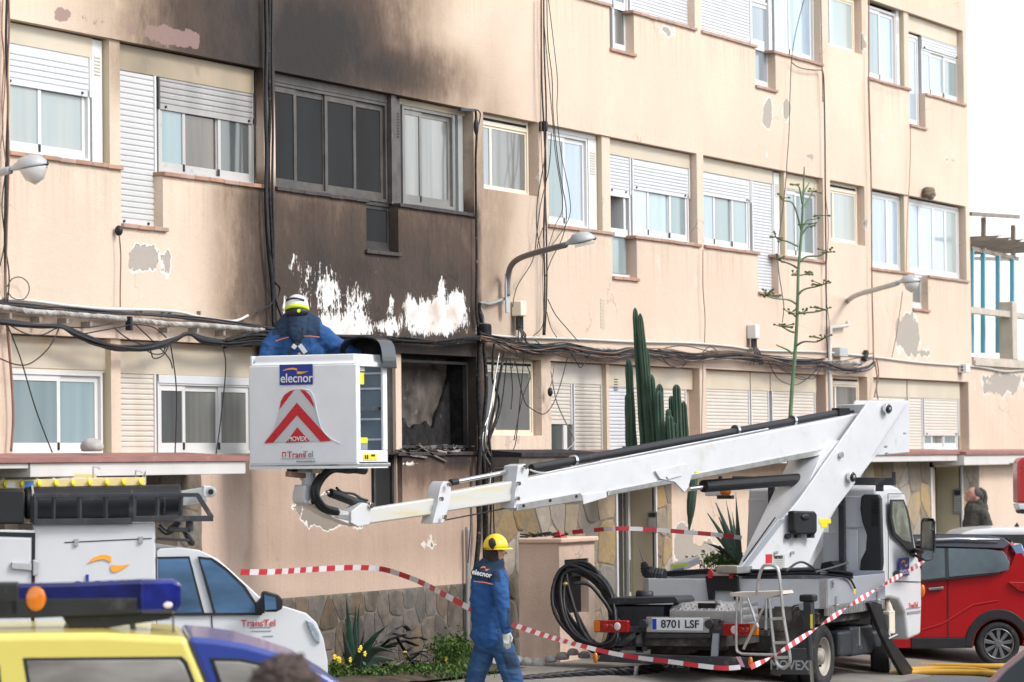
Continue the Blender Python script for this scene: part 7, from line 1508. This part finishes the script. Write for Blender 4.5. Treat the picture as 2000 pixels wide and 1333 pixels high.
# window band and roof
hb = MB(); low = [(1640,1080),(2000,1084)]; prof = [(1660,1085),(1740,1050),(1780,1047),(1850,1045),(1930,1047),(1968,1052),(1990,1070),(2004,1100),(1990,1110),(1700,1112)]
hb.loft([[RC_.P(x,y,-.10-.16*max(0,(1112-y)/65)) for x,y in prof], [RC_.P(x,y,-1.64+.16*max(0,(1112-y)/65)) for x,y in prof]], True, True); hb.build('greenhouse', car_red, t, bevel=.04, seg=3)
def cp(pts, nm, m, off=-.03, th=.02, par=None, **k):
    b = MB(); b.prism([RC_.P(x,y,off-.13*max(0,(1112-y)/65)) for x,y in pts], -RC_.n*th); return b.build(nm, m, par or t, **k)
cp([(1700,1052),(1760,1046),(1850,1044),(1925,1045),(1962,1051),(1976,1062),(1962,1073),(1925,1072),(1850,1070),(1780,1068),(1700,1071)], 'roof_side', roof_black, .03, .3, bevel=.02, seg=3); 
rf = MB(); rf.loft([[RC_.P(x,y,o_) for x,y in ((1700,1050),(1760,1045),(1850,1043.5),(1925,1044.5),(1966,1051),(1976,1058))] for o_ in (-.12,-1.5)], False, False); rf.build('roof', roof_black, t, smooth=True)
b = MB(); b.tube([RC_.P(x,y,-.02) for x,y in ((1790,1056),(1870,1053),(1952,1055))], .018, 8); b.build('roof_rail', chrome, t, smooth=True)
cp([(1800,1070),(1846,1071),(1851,1080),(1852,1128),(1800,1134)], 'front_side_window', tint_glass, .055, .03, bevel=.005); cp([(1851,1071),(1925,1073),(1960,1077),(1973,1100),(1970,1114),(1950,1119),(1853,1128)], 'rear_side_window', tint_glass, .06, .03, bevel=.008)
for pts in ([(1846,1070),(1852,1073),(1853,1130),(1848,1130)],[(1800,1134),(1852,1129),(1852,1132),(1800,1137)],[(1853,1129),(1952,1119),(1952,1121),(1853,1132)]): cp(pts, 'window_trim', black_plastic, .067, .02)
cp([(1975,1066),(1995,1062),(2010,1095),(2008,1100),(1985,1084)], 'rear_window', mat('rear_glass', (.06,.13,.28), .08, 0, .2, coat=1), .02, .3, bevel=.01)
b = MB(); b.tube([RC_.P(1851,1132,.004), RC_.P(1852,1180,.008), RC_.P(1852,1244,.004)], .005, 4); b.tube([RC_.P(1798,1246,.004), RC_.P(1885,1246,.004)], .005, 4); b.build('door_gap', char, t)
hd_ = cp([(1813,1149),(1842,1146),(1844,1151),(1815,1154)], 'door_handle', chrome, .045, .03, bevel=.006); 
cp([(1818,1145),(1834,1143),(1838,1156),(1818,1157)], 'handle_shade', mat('shade_red', (.15,.01,.01), .4), .006, .008)  # darker red patch: the shade of the handle hollow put into the colour
cp([(1970,1138),(1982,1137),(2010,1138),(2010,1158),(1990,1155)], 'tail_lamp', lens_red, .04, .1, bevel=.008)
arch = arcpts(whx, 1262, 66, 72, -2, 182, 16)+arcpts(whx, 1262, 51, 53, 182, -2, 14); cp(arch, 'arch_trim', black_plastic, .02, .05, bevel=.01)
cp([(1780,1246),(1886,1247),(1898,1266),(1780,1268)], 'sill_trim', black_plastic, .015, .06, bevel=.01); cp([(2000,1225),(2022,1218),(2022,1262),(2002,1262)], 'bumper_trim', black_plastic, .02, .1)
b = MB(); b.prism([RC_.P(x,y,-.3) for x,y in arcpts(whx,1262,52,54,0,180,12)], -RC_.n*.2); b.build('wheel_well', char, t)
cr_ = [(1798,1230),(1840,1217),(1900,1180),(1950,1172),(1950,1175),(1902,1184),(1842,1221),(1798,1233)]; cp(cr_, 'body_crease', car_red, .012, .03, bevel=.01, seg=3)
wheel_on(RC_, whx, why, .270, .20, rim_alloy, t, 9, .0); wheel_on(RC_, 1545, why, .270, .20, alu, t, 9, .0)
# --- white car behind it
WC = PL(D(1950,1050,48.5), R0); t = thing('parked_car', WC.P(1950,1262), 'white car whose roof shows behind the red hatchback', 'car')
b = MB(); b.prism([WC.P(x,y) for x,y in [(1830,1120),(1850,1085),(1870,1049),(1882,1040),(1905,1034),(1950,1031),(2010,1031),(2080,1036),(2140,1070),(2150,1120),(2150,1225),(1830,1225)]], -WC.n*1.6); b.build('body', white_paint, t, bevel=.07, seg=4)
b = MB(); b.prism([WC.P(x,y,.012) for x,y in [(1895,1044),(2060,1044),(2110,1075),(1870,1075)]], -WC.n*.05); b.build('side_window', dark_glass, t, bevel=.006)
b = MB(); b.prism([WC.P(x,y,-.8) for x,y in [(1980,1031),(1987,1021),(1992,1031)]], -WC.n*.05); b.build('roof_aerial', black_plastic, t)
for x in (1890, 2090): wheel_on(WC, x, 1225, .31, .2, rim_steel, t)
# --- dark reddish car in the bottom right corner
KC = PL(D(1980,1300,27), R0-FH*.3); t = thing('parked_car', KC.P(2060,1560), 'dark car corner with a pinkish roof edge in the bottom right corner', 'car')
b = MB(); b.prism([KC.P(x,y) for x,y in [(1880,1380),(1925,1333),(1960,1298),(2010,1258),(2060,1240),(2300,1235),(2400,1300),(2500,1380),(2500,1560),(1860,1560),(1850,1420)]], -KC.n*1.6); b.build('body', mat('dusty_rose', (.30,.17,.16), .3, .3, .05, coat=.5), t, bevel=.05, seg=3)
b = MB(); b.prism([KC.P(x,y,.012) for x,y in [(1925,1352),(1965,1308),(2012,1270),(2060,1255),(2290,1250),(2330,1350),(1940,1370)]], -KC.n*.05); b.build('side_window', dark_glass, t, bevel=.01)
for x in (1930, 2400): wheel_on(KC, x, 1560, .31, .2, rim_steel, t)
# --- red casing at the right edge
p = PD(30); t = thing('vehicle_mirror', p.P(2000,1003), 'red and white casing with a dark foot at the right picture edge', 'mirror')
o = polyp(p, [(1998,893),(1989,900),(1987,915),(1988,983),(2060,983),(2060,893)], .3, 'casing', mat('casing_red', (.42,.03,.03), .3, 0, .05, coat=.3), t, bevel=.02, seg=3); polyp(p, [(1988,984),(2060,984),(2060,996),(1991,996)], .3, 'white_band', white_paint, t, bevel=.01); polyp(p, [(1992,997),(2060,997),(2060,1004),(1996,1004)], .3, 'foot', black_plastic, t)
b = MB(); b.tube([p.P(2050,1003), p.P(2060,1390)], .04, 8); b.build('support_post', black_plastic, t)
# --- white service pickup with box body and roof rack
UP = PL(D(305,1100,30.9), R0+FH*.22); t = thing('service_pickup', UP.P(400,1460), 'white service pickup with a box body, ladder and black pipe tube on its rack', 'pickup')
o = polyp(UP, [(64,1024),(304,1019),(306,1240),(306,1360),(64,1370)], 1.55, 'box_body', white_paint, t, bevel=.025, seg=3)
RB_ = PL(UP.P(64,1100), FH); 
rear = MB(); a = UP.P(60,1040); rear.prism([a, a+Vector((0,0,-1.1)), a+Vector((0,0,-1.1))-UP.n*1.6, a-UP.n*1.6], UP.u*.03*(1 if UP.u.dot(R0) > 0 else -1)); rear.build('box_rear', white_paint, o)
p2 = PL(UP.P(62,1100), R0*.3+FH)
rdf = polyp(UP, [(-60,1034),(68,1036),(66,1240),(62,1330),(-60,1330)], .02, 'rear_door_frame', white_paint, t, off=.03, bevel=.01)
polyp(UP, [(-60,1038),(69,1041),(66,1330),(60,1330),(62,1050),(-60,1046)], .02, 'door_seal', black_plastic, rdf, off=.034)
polyp(UP, [(-60,1049),(60,1052),(57,1330),(-60,1330)], .02, 'rear_door', white_paint, rdf, off=.036, bevel=.008)
polyp(UP, [(22,1098),(62,1100),(62,1116),(22,1112)], .05, 'door_latch', lamp_grey, rdf, off=.07, bevel=.012); polyp(UP, [(64,1093),(77,1097),(76,1124),(64,1126)], .05, 'latch_keeper', lamp_grey, rdf, off=.075, bevel=.012)
b = MB(); b.tube([UP.P(126,1060,.004), UP.P(296,1052,.004)], .004, 4); b.build('lid_gap', char, o)
for x in (149, 275): polyp(UP, [(x-4,1053-(x-149)*.04),(x+5,1052-(x-149)*.04),(x+4,1067-(x-149)*.04),(x-4,1068-(x-149)*.04)], .02, 'lid_hinge', alu, o, off=.02, bevel=.004)
swoosh(UP, 212, 1101, 84, 34, orange_logo, o, .012); text('elecnor', .24, UP.P(222,1143,.012), UP.u*(1 if UP.u.dot(R0) > 0 else -1), (0,0,1), blue_mark, o, bold=.002)
cabp = [(306,1078),(312,1072),(350,1069),(390,1075),(425,1092),(455,1118),(490,1150),(520,1178),(560,1186),(598,1198),(618,1216),(632,1248),(640,1290),(642,1350),(636,1372)]+arcpts(560,1392,56,60,0,180,12)+[(500,1378),(306,1378)]
cb = polyp(UP, cabp, 1.6, 'cab', white_paint, t, off=-.02, bevel=.06, seg=4)
wg = mat('pickup_glass_reflection', (.10,.21,.38), .05, 0, .4, vs=1.3, c2=(.015,.022,.03), coat=.6, spec=.5, stretch=(.5,.5,1.6))  # blue and near-black blotches painted in for the sky mirrored in the glass
polyp(UP, [(309,1092),(368,1090),(377,1110),(396,1197),(309,1200)], .02, 'rear_door_glass', wg, cb, off=.005, bevel=.006); polyp(UP, [(389,1090),(412,1093),(440,1112),(475,1145),(505,1190),(502,1198),(420,1199),(408,1150)], .02, 'front_door_glass', wg, cb, off=.005, bevel=.006)
for pts in ([(307,1088),(370,1087),(400,1200),(396,1200),(368,1091),(307,1092)],[(386,1087),(414,1090),(442,1109),(480,1146),(512,1196),(507,1196),(474,1147),(440,1114),(412,1094),(390,1092),(422,1200),(417,1200)],[(306,1198),(512,1197),(512,1202),(306,1203)]): polyp(UP, pts, .015, 'window_seal', black_plastic, cb, off=.008)
polyp(UP, [(500,1180),(517,1160),(517,1198),(500,1200)], .05, 'mirror_foot', black_plastic, cb, off=.05); polyp(UP, [(513,1158),(520,1155),(545,1162),(553,1172),(552,1190),(540,1196),(518,1196),(513,1188)], .12, 'wing_mirror', black_plastic, cb, off=.25, bevel=.03, seg=3); polyp(UP, [(516,1162),(538,1167),(540,1190),(518,1192)], .01, 'mirror_glass', wg, cb, off=.255)
b = MB(); b.tube([UP.P(413,1203,-.012), UP.P(420,1290,-.012), UP.P(424,1378,-.012)], .005, 4); b.build('door_gap', char, cb)
polyp(UP, [(434,1236),(442,1232),(458,1234),(461,1240),(440,1242)], .03, 'door_handle', steel_dark, cb, off=.01, bevel=.008)
polyp(UP, [(598,1211),(612,1216),(624,1238),(625,1258),(615,1252),(603,1228)], .05, 'headlamp', mat('lamp_lens', (.40,.46,.52), .12, 0, .3, vs=20, coat=1), cb, off=.01, bevel=.01)
text('TransTel', .085, UP.P(505,1218,-.012), UP.u*(1 if UP.u.dot(R0) > 0 else -1), (0,0,1), print_red, cb); 
for y, x0, x1 in ((1226,488,528),(1233,490,530),(1243,513,534)): boxp(UP, x0, y-.8, x1, y+.9, .003, 'print_line', print_grey, cab if False else cb, off=-.014)
wheel_on(UP, 560, 1404, .36, .25, alu, t, 6, -.02); wheel_on(UP, 150, 1404, .36, .25, alu, t, 6, -.02)
b = MB(); b.box((0,0,0),(0,0,0)) if False else None
# rack: frames, tube, ladder
RK_ = PL(UP.P(200,1000,.0), UP.u)
for pts in ([(-20,955),(46,957),(49,962),(47,1024),(-20,1024)],): polyp(UP, pts, .5, 'rack_crate', black_plastic, t, off=.02, bevel=.02)
def rbar(a, c, w_, off=.0, m=steel_dark, nm='rack_bar'):
    b = MB(); b.bar(UP.P(*a, off), UP.P(*c, off), w_, w_); return b.build(nm, m, t, bevel=.005)
for a, c, w_, o_ in (((64,969),(388,967),.035,.04),((64,1020),(258,1018),.05,.04),((260,1014),(416,1013),.05,.04),((386,967),(414,1012),.04,.04),((66,969),(66,1022),.05,.04),((105,969),(104,1020),.03,.04),((155,968),(155,1019),.035,.04),((206,968),(206,1019),.035,.04),((259,967),(259,1019),.05,.04),((308,967),(307,1013),.03,.04),((354,967),(353,1012),.03,.04),((370,1015),(370,1038),.05,.0),((330,1034),(372,1036),.04,.0),((306,1052),(370,1056),.025,.0),((64,969),(64,969.5),.03,-1.0),((64,969),(388,967),.035,-1.0),((260,1014),(416,1013),.05,-1.0)): rbar(a, c, w_, o_)
polyp(UP, [(356,1038),(370,1042),(382,1058),(380,1068),(370,1066)], .1, 'rack_foot', black_plastic, t, off=-.02, bevel=.02)
b = MB(); b.tube([UP.P(48,983,-.28), UP.P(352,978,-.28)], .14, 28); b.build('pipe_tube', black_plastic, t, bevel=.02, label='thick black pipe tube lying in the rack')
for x in (62, 255, 318): b = MB(); b.tube([UP.P(x-2,982,-.28), UP.P(x+2,982,-.28)], .148, 28); b.build('tube_strap', cable_cream if x == 62 else steel_dark, t)
b = MB(); b.bar(UP.P(352,974,-.5), UP.P(402,966,-.5), .06, .13); b.build('beam_end', lamp_grey, t, bevel=.005); b = MB(); b.bar(UP.P(395,960,-.35), UP.P(412,961,-.35), .12, .10); b.build('beam_end', white_paint, t, bevel=.01); p0 = UP.P(414,961,-.3); b = MB(); b.cyl(p0-FH*.06, p0-FH*.12+R0*.0, .045, 16); b.build('roller', lamp_grey, t, bevel=.01); b = MB(); b.cyl(p0-FH*.121, p0-FH*.125, .025, 12); b.build('roller_hub', black_plastic, t)
b = MB(); b.tube(spline([UP.P(x,y,-.1) for x,y in ((312,1024),(325,1035),(335,1030),(345,1020))]), .02, 6); b.tube(spline([UP.P(x,y,-.1) for x,y in ((310,1030),(325,1042),(340,1034),(350,1020))]), .02, 6); b.build('cable_hank', cable_black, t)
lt = thing('ladder', UP.P(120,945,-.4), 'yellow fibreglass ladder lying on the pickup rack', 'ladder')
def lbar(a, c, wx, wz, off, m=ladder_frp, nm='stile'): b = MB(); b.bar(UP.P(*a, off), UP.P(*c, off), wx, wz); return b.build(nm, m, lt, bevel=.004)
lbar((-40,947),(284,941), .03, .075, -.30); lbar((-40,931),(188,932), .03, .055, -.75); lbar((-40,938),(275,936), .03, .03, -.6, shutter_white)
for i in range(10): x = -30+i*33; lbar((x,944),(x+4,934), .03, .025, -.32, shutter_white if i < 5 else print_red, 'rung'); b = MB(); q = UP.P(x+8, 946-(x)*.018, -.275); b.ell(q, (.03,.012,.03)); b.build('rung_end', yellow_sticker, lt, smooth=True)
polyp(UP, [(12,941),(30,941),(30,953),(12,953)], .003, 'label_white', print_white, lt, off=-.28); polyp(UP, [(48,941),(66,940),(66,952),(48,953)], .003, 'label_blue', mat('label_blue', (.06,.22,.50), .4), lt, off=-.28)
for x, y in ((182,912),(265,920)):
    b = MB(); b.tube([UP.P(x,y+24,-.4), UP.P(x,y,-.4), UP.P(x+12,y+2,-.4), UP.P(x+13,y+5,-.4)], .008, 6); b.build('ladder_hook', alu, lt)
b = MB(); b.tube([UP.P(275,942,-.3), UP.P(284,920,-.3), UP.P(283,945,-.3)], .012, 6); b.build('ladder_hook', alu, lt)
# --- yellow and blue patrol car, blurred in front
Z = 21.3; PC = PL(D(300,1260,Z), R0+FH*.12); t = thing('patrol_car', PC.P(200,1740), 'yellow and dark blue patrol car with a light bar in the foreground', 'car')
ye = [(-420,1300),(-300,1248),(-150,1240),(60,1237),(200,1236),(366,1244),(372,1262),(402,1333),(440,1430),(440,1640)]+arcpts(380,1650,0,0,0,0,1)[:0]+[(300,1660),(-560,1660),(-600,1480),(-480,1440)]
bl = [(366,1244),(420,1248),(480,1258),(540,1275),(600,1296),(660,1333),(740,1392),(900,1440),(960,1520),(965,1640),(900,1660),(440,1660),(440,1430),(402,1333),(372,1262)]
yb = polyp(PC, ye, 1.7, 'rear_body', pol_yellow, t, bevel=.05, seg=4); bb = polyp(PC, bl, 1.7, 'front_body', pol_blue, t, bevel=.05, seg=4)
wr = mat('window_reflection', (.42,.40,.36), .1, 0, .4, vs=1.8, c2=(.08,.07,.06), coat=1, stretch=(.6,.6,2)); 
for pts, m_, nm in (([(44,1285),(356,1282),(366,1292),(392,1360),(400,1410),(60,1410),(52,1333)], black_plastic, 'window_seal'), ([(408,1284),(470,1286),(560,1304),(640,1350),(680,1410),(450,1410)], black_plastic, 'window_seal'), ([(-300,1290),(-10,1286),(0,1300),(10,1410),(-340,1410)], black_plastic, 'window_seal')): polyp(PC, pts, .02, nm, m_, yb, off=.006, bevel=.008)
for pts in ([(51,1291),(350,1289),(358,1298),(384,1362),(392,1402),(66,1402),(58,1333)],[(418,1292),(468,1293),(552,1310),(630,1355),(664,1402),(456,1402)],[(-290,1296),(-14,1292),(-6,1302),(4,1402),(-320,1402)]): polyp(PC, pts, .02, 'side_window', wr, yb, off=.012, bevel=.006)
for x in (-380, 700): wheel_on(PC, x, 1640, .33, .2, alu, t, 5, .02)
lb = []
b = MB(); b.loft([[PC.P(x,y,o_) for x,y in ((-160,1142),(60,1139),(150,1137),(280,1131),(340,1132),(353,1140),(354,1185),(340,1197),(60,1207),(-160,1210))] for o_ in (-.55,-.82)], True, True); lbo = b.build('light_bar', lens_blue, t, bevel=.035, seg=4, label='blue light bar with one round amber lens')
polyp(PC, [(-160,1172),(268,1168),(268,1200),(60,1208),(-160,1211)], .29, 'bar_base', black_plastic, lbo, off=-.54, bevel=.01); polyp(PC, [(-160,1140),(38,1139),(40,1207),(-160,1211)], .29, 'bar_cover', black_plastic, lbo, off=-.54, bevel=.02)  # black base strip also stands in for the dark reflection along the lower bar
b = MB(); b.ell(PC.P(70,1170,-.535), (.062,.015,.076), rot=ROT); b.build('amber_lens', lens_orange, lbo, smooth=True); b = MB(); b.ell(PC.P(326,1182,-.545), (.045,.02,.03), rot=ROT); b.build('side_lamp', lens_clear, lbo, smooth=True)
polyp(PC, [(120,1203),(200,1200),(330,1196),(340,1202),(330,1210),(200,1228),(135,1228)], .2, 'bar_foot', black_plastic, lbo, off=-.58, bevel=.01); b = MB(); b.tube([PC.P(135,1215,-.6), PC.P(125,1238,-.6)], .02, 6); b.tube([PC.P(255,1205,-.6), PC.P(262,1236,-.6)], .02, 6); b.build('bar_bracket', steel_dark, lbo)
b = MB(); b.tube([PC.P(338,1205,-.5), PC.P(339,1242,-.5)], .006, 5); b.build('aerial', steel_dark, t)

b = MB(); b.loft([[PC.P(x,y,o_) for x,y in ((272,1132),(338,1131),(354,1139),(355,1186),(341,1198),(272,1200))] for o_ in (-.53,-.84)], True, True); b.build('end_lens', mat('lens_blue_lit', (.008,.02,.26), .1, 0, .4, vs=6, coat=1), lbo, bevel=.03, seg=4)

# ---------------------------------------------------------------- the row of houses across the street, mirrored in the windows
t = thing('opposite_building', (40, -30, 0), 'row of cream houses across the street, mirrored in the ground floor windows', 'building')
rn = random.Random(31); x = -70
while x < 150:
    w_ = rn.uniform(9, 16); h_ = rn.uniform(5.2, 8.6); b = MB(); b.box((x,-40,0),(x+w_,-27-rn.uniform(0,1.5),h_)); b.build('wall', cream_wall, t)
    b = MB(); b.box((x-.2,-40,h_),(x+w_+.2,-26.6,h_+.25)); b.build('roof', sill_tile, t)
    for i in range(int(w_/3)):
        for zz in (1.0, 3.9): b = MB(); b.box((x+1+i*3,-28,zz),(x+2.3+i*3,-26.9,zz+1.4)); b.build('window', dark_glass, t)
    x += w_+rn.choice((0, 0, 3.5))
